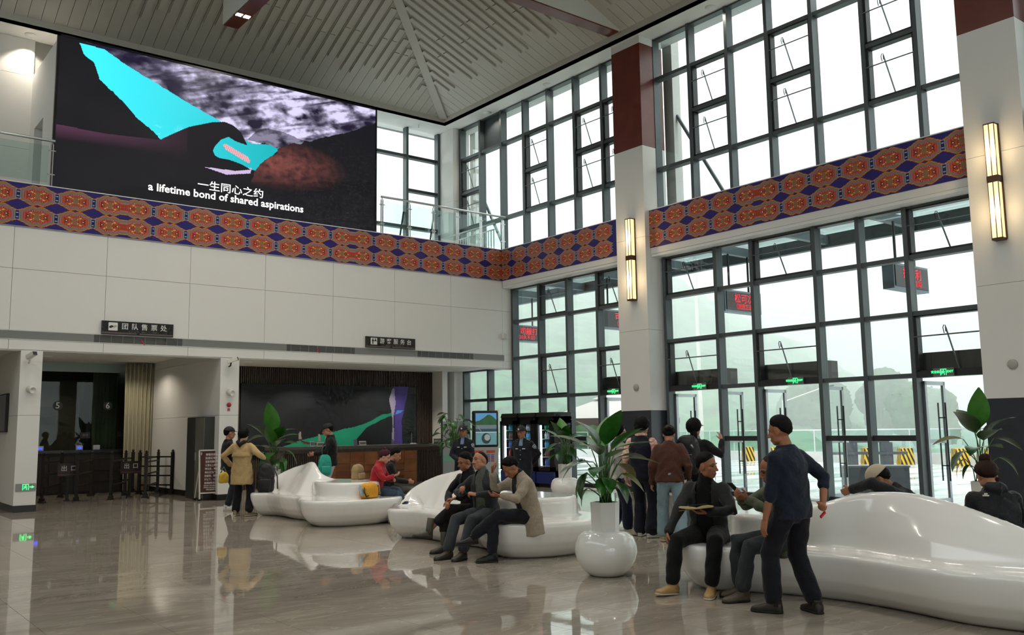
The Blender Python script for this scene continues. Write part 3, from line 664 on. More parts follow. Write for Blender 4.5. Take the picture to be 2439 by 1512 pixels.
SUB = M('subtitle_white', '#ffffff', 0.5, emit=('#ffffff', 1.0/2**EXPO*1.05))
(xa, za), (xb, zb) = px_to_screen([(551, 452), (545, 470)], SY)
text('一生同心之约', 0.26, SUB, sc_, (xa-SX0, -0.006, za-SZ0), bold=0.006, name='subtitle', width=1.72)
text('a lifetime bond of shared aspirations', 0.27, SUB, sc_, (xb-SX0+0.03, -0.006, zb-SZ0-0.03), bold=0.018, name='subtitle', width=4.06)
# ================================================================ HANGING AND WALL SIGNS
SIGNB = M('sign_black', '#12100f', 0.35); SIGNS = M('sign_strip', '#5c4f48', 0.45)
def hall_sign(x0, x1, words, icon, sub, label):
    t = thing('wall_sign', label, 'sign', ((x0+x1)/2, YW-0.06, 3.89), 0, 'black signs above the counters'); W = (x1-x0)/2
    MB().box(-W, 0, 0, W, 0.055, 0.305).build('sign_board', SIGNB, t); MB().box(-W, -0.003, 0.016, W, 0.0, 0.05).build('sign_strip', SIGNS, t); MB().box(-0.03, -0.012, 0.0, 0.03, 0.0, 0.06).build('sign_clip', BLACK, t)
    ic = MB(); ic.prism([(-W+0.15+0.0, 0.085), (-W+0.33, 0.085), (-W+0.34, 0.095), (-W+0.34, 0.26), (-W+0.33, 0.27), (-W+0.15, 0.27), (-W+0.14, 0.26), (-W+0.14, 0.095)], 0.004, 1, -0.006); ic.build('sign_pictogram_plate', WTXT, t)
    p = MB(); c = -W+0.24
    if icon == 'hand':
        p.prism([(c-0.085, 0.15), (c-0.08, 0.185), (c-0.03, 0.205), (c+0.01, 0.19), (c, 0.165), (c-0.05, 0.14)], 0.003, 1, -0.01)
        q = MB(); q.prism([(c+0.005, 0.165), (c+0.02, 0.20), (c+0.07, 0.215), (c+0.085, 0.19), (c+0.05, 0.165), (c+0.02, 0.145)], 0.003, 1, -0.0095); q.build('pictogram_hand', M('pict_grey', '#a9a39a', 0.5), t)
    else:
        for dx, w_ in ((-0.035, 1), (0.045, 0.9)):
            p.lathe([(0.0, -0.001), (0.014, -0.001), (0.014, 0.001), (0, 0.001)], 10, (0, 0, 0)) if False else None
            p.prism([(c+dx+0.014*math.cos(a), 0.248+0.014*math.sin(a)) for a in [k*PI/4 for k in range(8)]], 0.003, 1, -0.01)
            p.prism([(c+dx-0.026, 0.19), (c+dx-0.018, 0.23), (c+dx+0.018, 0.23), (c+dx+0.026, 0.19)], 0.003, 1, -0.01)
        p.prism([(c-0.05, 0.10), (c-0.05, 0.19), (c-0.02, 0.19), (c-0.02, 0.10)], 0.003, 1, -0.01); p.prism([(c-0.07, 0.175), (c+0.09, 0.175), (c+0.09, 0.19), (c-0.07, 0.19)], 0.003, 1, -0.01)
    p.build('pictogram', BLACK, t)
    for k, ch in enumerate(words): text(ch, 0.155, WTXT, t, (-W+0.5+0.218*k, -0.004, 0.185), bold=0.006, ext=0.003)
    text(sub, 0.032, M('sign_grey_text', '#7a756f', 0.5), t, (0.12, -0.003, 0.078), ext=0.002)
hall_sign(5.37, 6.97, '团队售票处', 'hand', 'Group Ticket Office    団体チケット    단체 매표소', 'long black sign of the group ticket office with hand pictogram')
hall_sign(12.16, 13.74, '游客服务台', 'desk', 'Visitor Service Desk    観光サービス    관광', 'long black sign of the visitor service desk with people pictogram')
# exit signs over the doors
def exit_fig(mb, c, z, s, y):
    def R(a, b, cc, d): mb.prism([(c+a*s, z+b*s), (c+cc*s, z+b*s), (c+cc*s, z+d*s), (c+a*s, z+d*s)], 0.002, 1, y)
    R(-1, -1, -0.8, 1); R(0.8, -1, 1, 1); R(-1, 0.8, 1, 1); R(-0.1, 0.35, 0.25, 0.7); R(-0.25, -0.1, 0.2, 0.3); R(-0.6, 0.1, -0.2, 0.25); R(0.2, 0.0, 0.55, 0.15); R(-0.5, -0.35, -0.1, -0.12); R(-0.6, -0.7, -0.42, -0.3); R(0.05, -0.4, 0.3, -0.05); R(0.2, -0.95, 0.4, -0.35)
SIGNG = M('exit_grey', '#5f6a63', 0.5)
for y, L in ((17.38, 'green exit sign over the door left of the first pillar'), (14.43, 'green exit sign over the door right of the first pillar'), (11.74, 'green exit sign over the middle door'), (8.46, 'green exit sign over the door beside the near pillar')):
    t = thing('exit_sign', L, 'exit sign', (17.2, y, 2.5), -PI/2, 'green exit signs over the doors')
    MB().box(-0.2, 0, 0, 0.2, 0.03, 0.16).build('sign_board', SIGNG, t)
    m = MB(); exit_fig(m, 0, 0.08, 0.06, -0.004); m.build('running_figure', GREENL, t)
    text('安全出口', 0.055, GREENL, t, (-0.13, -0.003, 0.085), bold=0.01); text('EXIT', 0.06, GREENL, t, (0.13, -0.003, 0.085), bold=0.01)
t = thing('exit_sign', 'green exit sign with arrow low on the left pillar', 'exit sign', (3.99, YW-0.012, 0.44), 0, 'green exit signs over the doors')
MB().box(-0.19, 0, 0, 0.2, 0.01, 0.16).build('sign_board', M('exit_grey_low', '#878a84', 0.5), t); m = MB(); exit_fig(m, 0.0, 0.085, 0.062, -0.004); m.build('running_figure', GREENL, t)
m = MB(); m.prism([(0.075, 0.075), (0.12, 0.075), (0.12, 0.055), (0.17, 0.085), (0.12, 0.115), (0.12, 0.095), (0.075, 0.095)], 0.002, 1, -0.004); m.build('arrow', GREENL, t)
# security cameras, round speakers, alarm, wall loudspeaker
CAMW = M('camera_white', '#d5d3ca', 0.4)
for x, z, L, yaw in ((3.93, 3.3, 'white security camera on the left pillar pointing down', 0.4), (8.37, 3.36, 'white security camera on the second pillar beside the service desk', 1.1)):
    t = thing('security_camera', L, 'camera', (x, YW, z), 0, 'security cameras on the pillars')
    MB().tube((0, 0, -0.12), (0, -0.1, -0.1), 0.018, 8).tube((0, -0.1, -0.1), (0, -0.14, 0.0), 0.018, 8).build('camera_bracket', BLACK if yaw > 1 else CAMW, t)
    b = link('camera_body', None, t, (0, -0.16, 0.02), (-0.35, 0.0, yaw))
    MB().box(-0.05, -0.15, -0.045, 0.05, 0.1, 0.05).build('camera_housing', CAMW, b, bevel=0.008); MB().box(-0.045, -0.165, -0.045, 0.045, -0.148, 0.035).build('camera_lens', BLACK, b)
for x, L in ((3.97, 'white round wall speaker on the left pillar'), (8.38, 'white round wall speaker on the second pillar')):
    t = thing('wall_speaker', L, 'speaker', (x, YW, 2.62), 0, 'round speakers on the pillars')
    m = MB(); m.lathe([(0.075, 0), (0.075, 0.14), (0.07, 0.15), (0.062, 0.15), (0.058, 0.142)], 20); m.build('speaker_body', CAMW, t, (0, 0, 0), (PI/2+0.25, 0, 0.3), smooth=True)
t = thing('fire_alarm', 'red round fire bell with small red label on the second pillar', 'fire alarm', (8.385, YW, 2.3)); MB().lathe([(0.055, 0), (0.055, 0.03), (0.035, 0.05), (0.012, 0.055)], 20).build('bell', M('alarm_red', '#a01020', 0.35), t, None, (PI/2, 0, 0), smooth=True)
MB().box(-0.035, -0.006, -0.155, 0.035, 0, -0.085).build('alarm_label', M('label_pink', '#c07078', 0.5), t); text('消', 0.05, M('alarm_red2', '#a01020', 0.5), t, (0, -0.008, -0.115), ext=0.001)
t = thing('call_point', 'red manual call point with label low on the second pillar', 'fire alarm', (8.40, YW, 1.6)); MB().box(-0.06, -0.03, -0.06, 0.06, 0, 0.05).build('call_box', MATS['alarm_red'], t, bevel=0.006); MB().box(-0.035, -0.006, 0.07, 0.035, 0, 0.14).build('alarm_label', MATS['label_pink'], t)
t = thing('loudspeaker', 'small white box loudspeaker on the wall near the window corner', 'speaker', (16.94, YW, 4.36)); MB().box(-0.075, -0.12, 0, 0.075, 0, 0.18).build('speaker_box', CAMW, t, bevel=0.012); MB().box(-0.06, -0.124, 0.015, 0.06, -0.118, 0.165).build('speaker_grille', M('spk_grille', '#bdbab2', 0.7), t)
for y, L in ((16.1, 'grey round wall speaker on the first pillar'), (7.0, 'grey round wall speaker on the near pillar')):
    t = thing('wall_speaker', L, 'speaker', (16.75, y, 2.62), 0, 'round speakers on the pillars'); MB().lathe([(0.085, 0), (0.085, 0.03), (0.07, 0.045), (0.03, 0.05)], 20).build('speaker_body', M('spk_grey', '#a3a19a', 0.5), t, None, (0, -PI/2, 0), smooth=True)
t = thing('smoke_sprinkler', 'tiny sprinkler head under the soffit near the ceiling corner', 'sprinkler', (15.9, 25.0, ZS)); MB().tube((0, 0, 0), (0, 0, -0.1), 0.012, 6).tube((0, 0, -0.1), (0, 0, -0.11), 0.04, 10).build('sprinkler_head', STEEL, t)
# ================================================================ GALLERY RAILING
def railing(x0, x1, posts, label, warm=False):
    t = thing('glass_railing', label, 'railing', (x0, 21.98, 7.15)); L = x1-x0
    MB().tube((0, 0, 1.08), (L, 0, 1.08), 0.032, 10).build('handrail', STEEL, t, smooth=True)
    ps = [p-x0 for p in posts]
    for p in ps:
        m = MB(); m.box(p-0.035, -0.02, 0, p-0.02, 0.02, 0.98); m.box(p+0.02, -0.02, 0, p+0.035, 0.02, 0.98); m.pipe([(p-0.028, 0, 0.98), (p, 0, 1.05), (p+0.028, 0, 0.98)], 0.014, 5)
        for z in (0.3, 0.85): m.box(p-0.08, -0.015, z-0.012, p+0.08, 0.015, z+0.012)
        m.build('rail_post', STEEL, t)
    for a, b in zip(ps[:-1], ps[1:]): MB().box(a+0.06, -0.006, 0.1, b-0.06, 0.006, 0.95).build('glass_panel', RGLASS, t)
railing(12.72, 17.2, [12.75, 13.66, 14.5, 15.36, 16.24, 17.1], 'glass railing of the gallery right of the big screen')
railing(-1.0, 4.26, [-0.9, 0.35, 1.6, 2.9, 4.2], 'glass railing of the gallery left of the big screen')
t = thing('stair_railing', 'white barred railing of the gallery stair in the window corner', 'railing', (17.0, 22.3, 7.15), 0)
m = MB(); m.box(-0.02, 0, 0.92, 0.02, 3.0, 0.96); m.box(-0.02, 0, 0.72, 0.02, 3.0, 0.75); m.build('rail', WHITE, t)
for k in range(22): MB().box(-0.012, 0.02+k*0.14, 0, 0.012, 0.045+k*0.14, 0.73).build('baluster', WHITE, t)
# ================================================================ TICKET OFFICE AND CURTAIN, BARRIERS
tc = thing('ticket_counter', 'long dark ticket counter at the back of the left bay', 'counter', (4.2, 27.35, 0))
DW = M('dark_wood', '#262019', 0.5, var=(6, 0.3), stretch=(1, 1, 0.2))
MB().box(0.02, 0.08, 0, 3.9, 0.5, 1.12).build('counter_front', DW, tc); MB().box(0, 0, 1.12, 3.95, 0.62, 1.2).build('counter_top', M('counter_black', '#1b1917', 0.25), tc)
for k in range(6): MB().box(0.08+k*0.64, 0.055, 0.06, 0.66+k*0.64, 0.08, 1.06).build('front_panel', DW, tc)
for n, x in (('5', 5.8), ('6', 7.12)):
    t = thing('window_number', 'round black ticket window number %s on the office glass' % {'5': 'five', '6': 'six'}[n], 'sign', (x, 27.885, 2.44), 0, 'ticket window numbers')
    MB().lathe([(0.125, 0), (0.125, 0.006)], 28).build('number_disc', M('number_black', '#0a0a0a', 0.4), t, None, (PI/2, 0, 0)); text(n, 0.24, M('number_white', '#b8bcb8', 0.5), t, (0, -0.01, 0), ext=0.002, bold=0.008)
DEV = M('device_grey', '#9aa0a8', 0.4)
for k, (x, L) in enumerate(((5.35, 'small lit terminal at the left end of the ticket counter'), (6.35, 'small lit terminal in the middle of the ticket counter'), (6.8, 'small white card stand at ticket window six'))):
    t = thing('ticket_terminal', L, 'terminal', (x, 27.6, 1.2)); MB().box(-0.09, 0, 0, 0.09, 0.08, 0.13).build('terminal_body', DEV, t, bevel=0.01)
    if k < 2: MB().box(-0.05, -0.004, 0.03, 0.05, 0.0, 0.09).build('terminal_display', M('blue_display', '#101030', 0.4, emit=('#3040ff', 0.8)), t)
t = thing('office_notice', 'small dark notice board on the office glass between the windows', 'sign', (6.55, 27.88, 1.52)); MB().box(-0.13, 0, 0, 0.13, 0.01, 0.17).build('notice_board', BLACK, t); text('暂停', 0.08, M('notice_grey', '#6a6a66', 0.5), t, (0, -0.004, 0.085), ext=0.001)
t = thing('office_notice', 'small dark notice board on the office glass beside the curtain', 'sign', (7.55, 27.88, 1.56)); MB().box(-0.13, 0, 0, 0.13, 0.01, 0.15).build('notice_board', BLACK, t)
def curtain(name, x0, x1, y, z0, z1, mat, label, n, taper=0.0):
    t = thing(name, label, 'curtain', ((x0+x1)/2, y, z0)); m = MB(); W = x1-x0; R = []
    for zf in np.linspace(0, 1, 9):
        ring = []; ww = W*(1-taper*(1-zf))
        for k in range(n*8+1):
            u = k/(n*8)-0.5; ring.append((u*ww+(1-zf)*taper*0.2, 0.055*math.sin(u*n*2*PI+0.5*math.sin(zf*3))*(0.6+0.4*zf), zf*(z1-z0)))
        ring += [(p[0], p[1]+0.02, p[2]) for p in ring[::-1]]; R.append(ring)
    m.rings(R); m.build('curtain_cloth', mat, t, smooth=True); return t
curtain('curtain', 7.35, 8.14, 27.1, 0.03, 3.64, M('curtain_beige', '#a8a288', 0.85, bump=(80, 0.1)), 'floor length beige curtain closing off the ticket office', 7, 0.08)
curtain('office_curtain', 6.9, 7.6, 28.7, 1.0, 3.6, M('curtain_green', '#8d9a86', 0.85), 'pale green curtain hanging inside the ticket office', 6, 0.05)
# queue barriers
BW = M('barrier_wood', '#1d1712', 0.45)
POST = MB().box(-0.035, -0.035, 0, 0.035, 0.035, 1.1).box(-0.075, -0.075, 0, 0.075, 0.075, 0.03).box(-0.055, -0.055, 0.03, 0.055, 0.055, 0.1).box(-0.042, -0.042, 1.1, 0.042, 0.042, 1.12).lathe([(0.02, 1.12), (0.035, 1.15), (0.03, 1.18), (0.01, 1.2)], 10).mesh('post'); POST.materials.append(BW)
def barrier(p, q, n, label, gate=None, rails=(0.35, 0.65, 0.95)):
    p = Vector(p); q = Vector(q); t = thing('queue_barrier', label, 'barrier', (p.x, p.y, 0), math.atan2(q.y-p.y, q.x-p.x), 'dark wooden queue barriers'); L = (q-p).length
    for k in range(n): link('post', POST, t, (L*k/(n-1), 0, 0))
    for z in rails: MB().box(0, -0.015, z-0.02, L, 0.015, z+0.02).build('rail', BW, t)
barrier((4.86, 24.6), (5.61, 26.2), 2, 'dark wooden queue barrier, first behind the left pillar'); barrier((5.61, 24.5), (6.32, 26.05), 2, 'dark wooden queue barrier left of the first way out sign post')
barrier((6.36, 24.3), (7.08, 25.7), 2, 'dark wooden queue barrier between the two way out signs'); barrier((7.21, 24.35), (7.96, 25.8), 2, 'dark wooden queue barrier in front of the curtain', rails=(0.3, 0.6, 0.9, 1.0)); barrier((7.5, 25.9), (8.12, 25.1), 2, 'dark wooden queue barrier against the partition wall', rails=(0.25, 0.5, 0.75, 1.0))
barrier((6.45, 26.6), (7.6, 26.9), 2, 'dark wooden queue barrier closest to the ticket counter')
for x, y, L in ((5.45, 24.75, 'brown way out sign on a stand behind the left pillar'), (7.0, 25.0, 'brown way out sign on a stand in front of the curtain')):
    t = thing('way_out_sign', L, 'sign', (x, y, 0), 0, 'way out signs in the queue'); MB().box(-0.03, -0.03, 0, 0.03, 0.03, 0.62).build('sign_post', BW, t); MB().box(-0.06, -0.06, 0, 0.06, 0.06, 0.03).build('sign_foot', BW, t); MB().box(-0.25, -0.045, 0.6, 0.25, -0.02, 0.92).build('sign_board', M('sign_brown', '#2b1f1c', 0.4), t); MB().box(-0.25, -0.05, 0.63, 0.25, -0.045, 0.655).build('sign_strip', M('sign_red_strip', '#6a3a34', 0.4), t)
    text('出', 0.15, WTXT, t, (-0.1, -0.048, 0.79), bold=0.012); text('口', 0.15, WTXT, t, (0.12, -0.048, 0.79), bold=0.012)
# tall cabinet on the partition, screen on the left wall
t = thing('fire_cabinet', 'tall grey cabinet with dark side against the ticket partition', 'cabinet', (8.16, 22.15, 0)); MB().box(-0.24, 0, 0, 0, 1.25, 2.02).build('cabinet_body', M('cabinet_dark', '#33332f', 0.4), t); MB().box(-0.255, 0.02, 0.05, -0.24, 0.62, 2.0).build('cabinet_door', M('cabinet_grey', '#77756b', 0.35, metal=0.3), t); MB().box(-0.255, 0.64, 0.05, -0.24, 1.23, 2.0).build('cabinet_door', MATS['cabinet_dark'], t); MB().box(-0.27, 0.56, 0.95, -0.255, 0.59, 1.15).build('handle', STEEL, t)
t = thing('wall_monitor', 'black wall monitor on the left partition at the frame edge', 'monitor', (3.77, 22.9, 1.7)); MB().box(-0.06, 0, 0, 0, 1.7, 0.86).build('monitor_body', BLACK, t, bevel=0.01); MB().box(-0.064, 0.03, 0.03, -0.06, 1.67, 0.83).build('monitor_screen', M('screen_off', '#0c0d0f', 0.15), t)
# A-frame notice
t = thing('notice_board', 'brown notice board with white text on a white easel', 'notice board', (8.07, 22.0, 0)); NB = M('notice_brown', '#4a2320', 0.45); EZ = M('easel_white', '#c9c6bd', 0.4)
m = MB(); m.box(-0.28, -0.03, 0.2, 0.28, 0.0, 1.18); m.build('board_panel', NB, t, None, (-0.08, 0, 0))
m = MB(); m.box(-0.31, -0.035, 0.0, -0.28, 0.005, 1.22); m.box(0.28, -0.035, 0.0, 0.31, 0.005, 1.22); m.box(-0.31, -0.035, 1.19, 0.31, 0.005, 1.22); m.box(-0.31, -0.035, 0.17, 0.31, 0.005, 0.2); m.build('easel_frame', EZ, t, None, (-0.08, 0, 0))
m = MB(); m.tube((-0.25, 0.05, 1.15), (-0.25, 0.45, 0), 0.015, 6); m.tube((0.25, 0.05, 1.15), (0.25, 0.45, 0), 0.015, 6); m.build('easel_leg', EZ, t)
for a, b in ((-0.3, 0.0), (0.3, 0.0), (-0.25, 0.45), (0.25, 0.45)): MB().box(a-0.03, b-0.04, 0, a+0.03, b+0.03, 0.05).build('easel_foot', BLACK, t)
lines = ['尊敬的各位游客', '因景区地势原因', '游客范围仅限景区', '公里以上超高步行', '神女庄，神女景区', '神女庄为广大游客', '您提供，年龄18周', '岁以下，12周岁及', '发明材料共20条件']
for k, s in enumerate(lines): text(s, 0.062, WTXT, t, (0, -0.128+0.0085*k-0.0-0.004, 1.1-0.085*k), (PI/2-0.08, 0, 0), ext=0.001, width=0.42)
for k in range(2): text('温馨提示请勿拥挤注意安全', 0.028, WTXT, t, (0, -0.06+0.003*k, 0.36-0.045*k), (PI/2-0.08, 0, 0), ext=0.001, width=0.44)
text('神农溪旅游公司宣', 0.045, WTXT, t, (0, -0.056, 0.265), (PI/2-0.08, 0, 0), ext=0.001, width=0.3)
# ================================================================ SERVICE DESK
de = thing('service_desk', 'long service desk with slatted ends and rust brown panels', 'desk', (10.3, 23.2, 0)); DSK = M('desk_frame', '#4e433a', 0.5, var=(8, 0.2)); TOP = M('desk_top', '#4a4642', 0.3)
MB().box(0.0, 0.06, 0.0, 5.5, 0.8, 1.1).build('desk_body', DSK, de); MB().box(-0.03, -0.06, 1.12, 5.53, 0.86, 1.21).build('desk_top', TOP, de); MB().box(0, 0.02, 0, 5.5, 0.06, 0.1).build('plinth', M('plinth', '#5a554d', 0.4), de); MB().box(0.0, 0.02, 1.03, 5.5, 0.06, 1.12).build('top_rail', DSK, de)
for a, b in ((0.0, 0.16), (5.36, 5.5)): MB().box(a, 0.0, 0, b, 0.06, 1.12).build('end_post', DSK, de)
DSL = M('desk_slat', '#3d332a', 0.5)
for a, b in ((0.18, 1.26), (4.42, 5.34)):
    n = int((b-a)/0.055)
    for k in range(n): MB().box(a+k*0.055, 0.01, 0.1, a+k*0.055+0.028, 0.06, 1.03).build('desk_slat', DSL, de)
cols = ['#7a431f', '#6e3a1a', '#86502a', '#754019', '#805026']
TAN = [M('rust_panel_%d' % k, c, 0.5, var=(2.2, 0.35), bump=(20, 0.05)) for k, c in enumerate(cols)]
xe = np.linspace(1.28, 4.4, 8); random.seed(3)
for k in range(7):
    zz = [0.1, 0.1+random.uniform(0.25, 0.4), 0.1+random.uniform(0.55, 0.7), 1.03]
    for z0, z1 in zip(zz[:-1], zz[1:]): MB().box(xe[k]+0.003, 0.005+random.uniform(0, 0.02), z0+0.003, xe[k+1]-0.003, 0.06, z1-0.003).build('rust_panel', random.choice(TAN), de)
for x, w_, h, mm, L in ((11.37, 0.12, 0.16, '#9fb4c4', 'small blue table card at the left of the service desk'), (11.62, 0.22, 0.12, '#b9b6ae', 'small tilted table card with dark picture on the service desk'), (12.72, 0.11, 0.18, '#5a6088', 'small blue leaflet stand behind the man at the desk'), (12.95, 0.22, 0.13, '#c8c4bc', 'small white table card right of the man at the desk')):
    t = thing('table_card', L, 'card', (x, 23.35, 1.21), 0, 'cards on the service desk'); MB().box(-w_/2, 0, 0, w_/2, 0.012, h).build('card_panel', M('card'+mm, mm, 0.4), t, None, (-0.25, 0, 0)); MB().box(-w_*0.42, -0.006, h*0.2, w_*0.42, 0.002, h*0.75).build('card_print', M('card_print', '#6d6a66', 0.5), t, None, (-0.25, 0, 0))
t = thing('desk_microphone', 'thin desk microphone on a white base on the service desk', 'microphone', (14.72, 23.4, 1.21)); MB().box(-0.08, 0, 0, 0.08, 0.1, 0.035).build('mic_base', CAMW, t); MB().tube((-0.06, 0.05, 0.03), (-0.07, 0.05, 0.34), 0.006, 6).build('mic_stem', STEEL, t)
t = thing('desk_sign', 'small grey name sign at the right end of the service desk', 'sign', (15.52, 23.3, 1.21)); MB().box(-0.16, 0, 0, 0.16, 0.02, 0.15).build('sign_plate', M('sign_grey', '#5b5954', 0.4), t); text('游客服务台', 0.06, WTXT, t, (0, -0.003, 0.075), ext=0.001)
t = thing('keyboard', 'dark keyboard lying on the service desk near the microphone', 'keyboard', (15.05, 23.35, 1.21)); MB().box(-0.16, 0, 0, 0.16, 0.12, 0.02).build('keyboard_body', BLACK, t)
# mural
def mural_image():
    nx, ny = 300, 104; X, Z = np.meshgrid((np.arange(nx)+0.5)/nx, (np.arange(ny)+0.5)/ny)
    C = np.zeros((ny, nx, 3)); n = fbm(X*9, Z*4, 5, 21); C[:] = lin('#1d2024')*(0.7+0.6*n[..., None])
    P = lambda pts: [((x-576)/(992-576), 1-((y-(913+(x-576)*0.019))/(1062-913))) for x, y in pts]
    jx = (fbm(X*16, Z*8, 3, 2)-0.45)*0.015; jz = (fbm(X*16+5, Z*8, 3, 4)-0.45)*0.03
    g = inpoly(X+jx, Z+jz, P([(640,1062),(660,1048),(700,1036),(760,1022),(800,1015),(860,1003),(890,990),(905,982),(945,977),(956,975),(946,983),(915,988),(890,1000),(862,1012),(850,1025),(835,1040),(828,1056),(800,1064)]))
    fade = np.clip(1.15-np.abs(X-0.45)*1.1, 0.45, 1)[..., None]; C[g] = (lin('#1e8c6c')*fade*(0.75+0.4*n[..., None]))[g]
    p = inpoly(X+jx*0.5, Z, P([(930,918),(969,920),(965,950),(958,975),(952,1000),(955,1062),(931,1062),(934,1000),(930,960)])); C[p] = (lin('#4a3a86')*(0.55+0.5*np.clip(1-np.abs(X-0.9)*9, 0, 1)[..., None]))[p]
    wv = inpoly(X+jx, Z+jz, P([(927,925),(934,922),(936,960),(930,985),(934,1062),(925,1062),(928,1000),(920,950)])); C[wv] = (lin('#8f88a0')*(0.3+0.7*(n > 0.45)[..., None]))[wv]
    b = inpoly(X, Z, P([(698,1030),(720,1038),(755,1042),(778,1040),(779,1045),(750,1046),(715,1042)])); C[b] = lin('#5a2a2c')
    for fx, fy in ((705, 1022), (749, 1028), (766, 1030)):
        q = inpoly(X, Z, P([(fx-3, fy+10), (fx-2, fy-6), (fx+2, fy-6), (fx+4, fy+10)])); C[q] = lin('#8a8078')
    c = inpoly(X, Z, P([(940,975),(957,974),(950,980),(935,984)])); C[c] = lin('#4a86c8')
    return nx, ny, C
nx, ny, IMG = mural_image()
mu = thing('mural', 'dark wall mural of a boat on a green moonlit river', 'mural', (10.0, 25.14, 0.95)); MB().box(0, 0.004, 0, 5.9, 0.05, 2.07).build('mural_board', BLACK, mu); grid_print('mural_print', nx, ny, 5.9, 2.07, IMG, M_attr('mural_ink', 0.4), mu)
# ================================================================ KIOSK AND DRINKS FRIDGES
ki = thing('ticket_kiosk', 'tall self service kiosk with black touchscreen and grey lower body', 'kiosk', (14.95, 20.1, 0), -0.35); KG = M('kiosk_grey', '#a3a4a3', 0.4)
MB().box(-0.36, 0, 0, 0.36, 0.3, 1.14).build('kiosk_body', KG, ki, bevel=0.02); MB().box(-0.36, -0.02, 1.14, 0.36, 0.16, 2.13).build('kiosk_head', BLACK, ki, bevel=0.04); MB().box(0.335, 0.02, 1.0, 0.37, 0.18, 2.14).build('kiosk_edge', M('kiosk_white', '#e6e6e2', 0.4), ki)
def kiosk_image():
    nx, ny = 60, 100; X, Z = np.meshgrid((np.arange(nx)+0.5)/nx, (np.arange(ny)+0.5)/ny); C = np.zeros((ny, nx, 3)); n = fbm(X*7, Z*9, 4, 31)
    C[:] = lin('#2a4a52'); s = Z > 0.72; C[s] = lin('#5f9fd0'); hill = (Z > 0.6) & (Z < 0.72+0.2*np.exp(-((X-0.62)/0.3)**2)+0.06*n); C[hill] = (lin('#2c5a30')*(0.6+0.8*n[..., None]))[hill]
    r = (Z > 0.5) & (Z < 0.62); C[r] = (lin('#7a8a94')*(0.6+0.6*((Z*60) % 1 > 0.5)[..., None]))[r]
    l = Z < 0.4; C[l] = (lin('#6fa6a8')*(0.7+0.4*n[..., None]))[l]; f = (np.hypot((X-0.5)/0.22, (Z-0.2)/0.17) < 1); C[f] = lin('#2b3a40'); f = (np.hypot((X-0.55)/0.14, (Z-0.23)/0.1) < 1); C[f] = lin('#9aa8a4')
    b = (Z > 0.38) & (Z < 0.41); C[b] = lin('#b8c8c8'); return nx, ny, C
nx, ny, IMG = kiosk_image(); grid_print('touchscreen', nx, ny, 0.6, 0.86, IMG, M_attr('kiosk_pixels', 0.3, emit=0.7/2**EXPO), ki, (-0.3, -0.028, 1.2))
for x in (-0.2, 0.13):
    MB().box(x-0.12, -0.012, 0.98, x+0.12, 0, 1.05).build('label_strip', M('orange_label', '#c8502a', 0.5), ki)
    for k in range(4):
        for j in range(2): MB().box(x-0.11+j*0.12, -0.006, 0.74+k*0.055, x-0.02+j*0.12, 0, 0.775+k*0.055).build('payment_logo', M('logo_red', '#9a4a5a', 0.5) if (k+j) % 3 else M('logo_blue', '#5a5ac8', 0.5), ki)
MB().box(-0.16, -0.01, 0.42, -0.06, 0, 0.5).build('crest', M('crest_white', '#dfe0e4', 0.5), ki); MB().box(0.0, -0.01, 0.4, 0.22, 0, 0.5).build('printer_slot', M('slot_blue', '#8ab4cc', 0.3), ki)
t = thing('poster_stand', 'grey poster stand with pale emblem behind the kiosk', 'poster', (14.2, 20.6, 0), -0.2); MB().box(-0.3, 0, 0.1, 0.3, 0.02, 1.85).build('poster_sheet', M('poster_grey', '#8d9292', 0.5), t); MB().box(-0.34, 0.0, 0, -0.3, 0.04, 1.95).build('stand_pole', DARKF, t); MB().box(-0.3, -0.004, 0.75, 0.3, 0, 0.95).build('poster_band', M('poster_teal', '#6fa08e', 0.5), t); MB().box(-0.08, -0.004, 1.5, 0.08, 0, 1.75).build('poster_emblem', M('poster_emblem', '#c5cccb', 0.5), t); MB().box(-0.4, -0.1, 0, 0.4, 0.15, 0.02).build('stand_base', DARKF, t)
BOT = {}
def bottle(c, h=0.2, r=0.03):
    k = (c, h)
    if k not in BOT:
        me = MB().lathe([(r, 0), (r, h*0.62), (r*0.4, h*0.82), (r*0.4, h)], 8).mesh('bottle', True); me.materials.append(M('drink'+c, c, 0.3)); BOT[k] = me
    return BOT[k]
DRK = ['#2f6fc0', '#b03a30', '#3a5fa8', '#7a3040', '#4a9ac0', '#c0c4c8', '#2f8f6a', '#a06a2a']
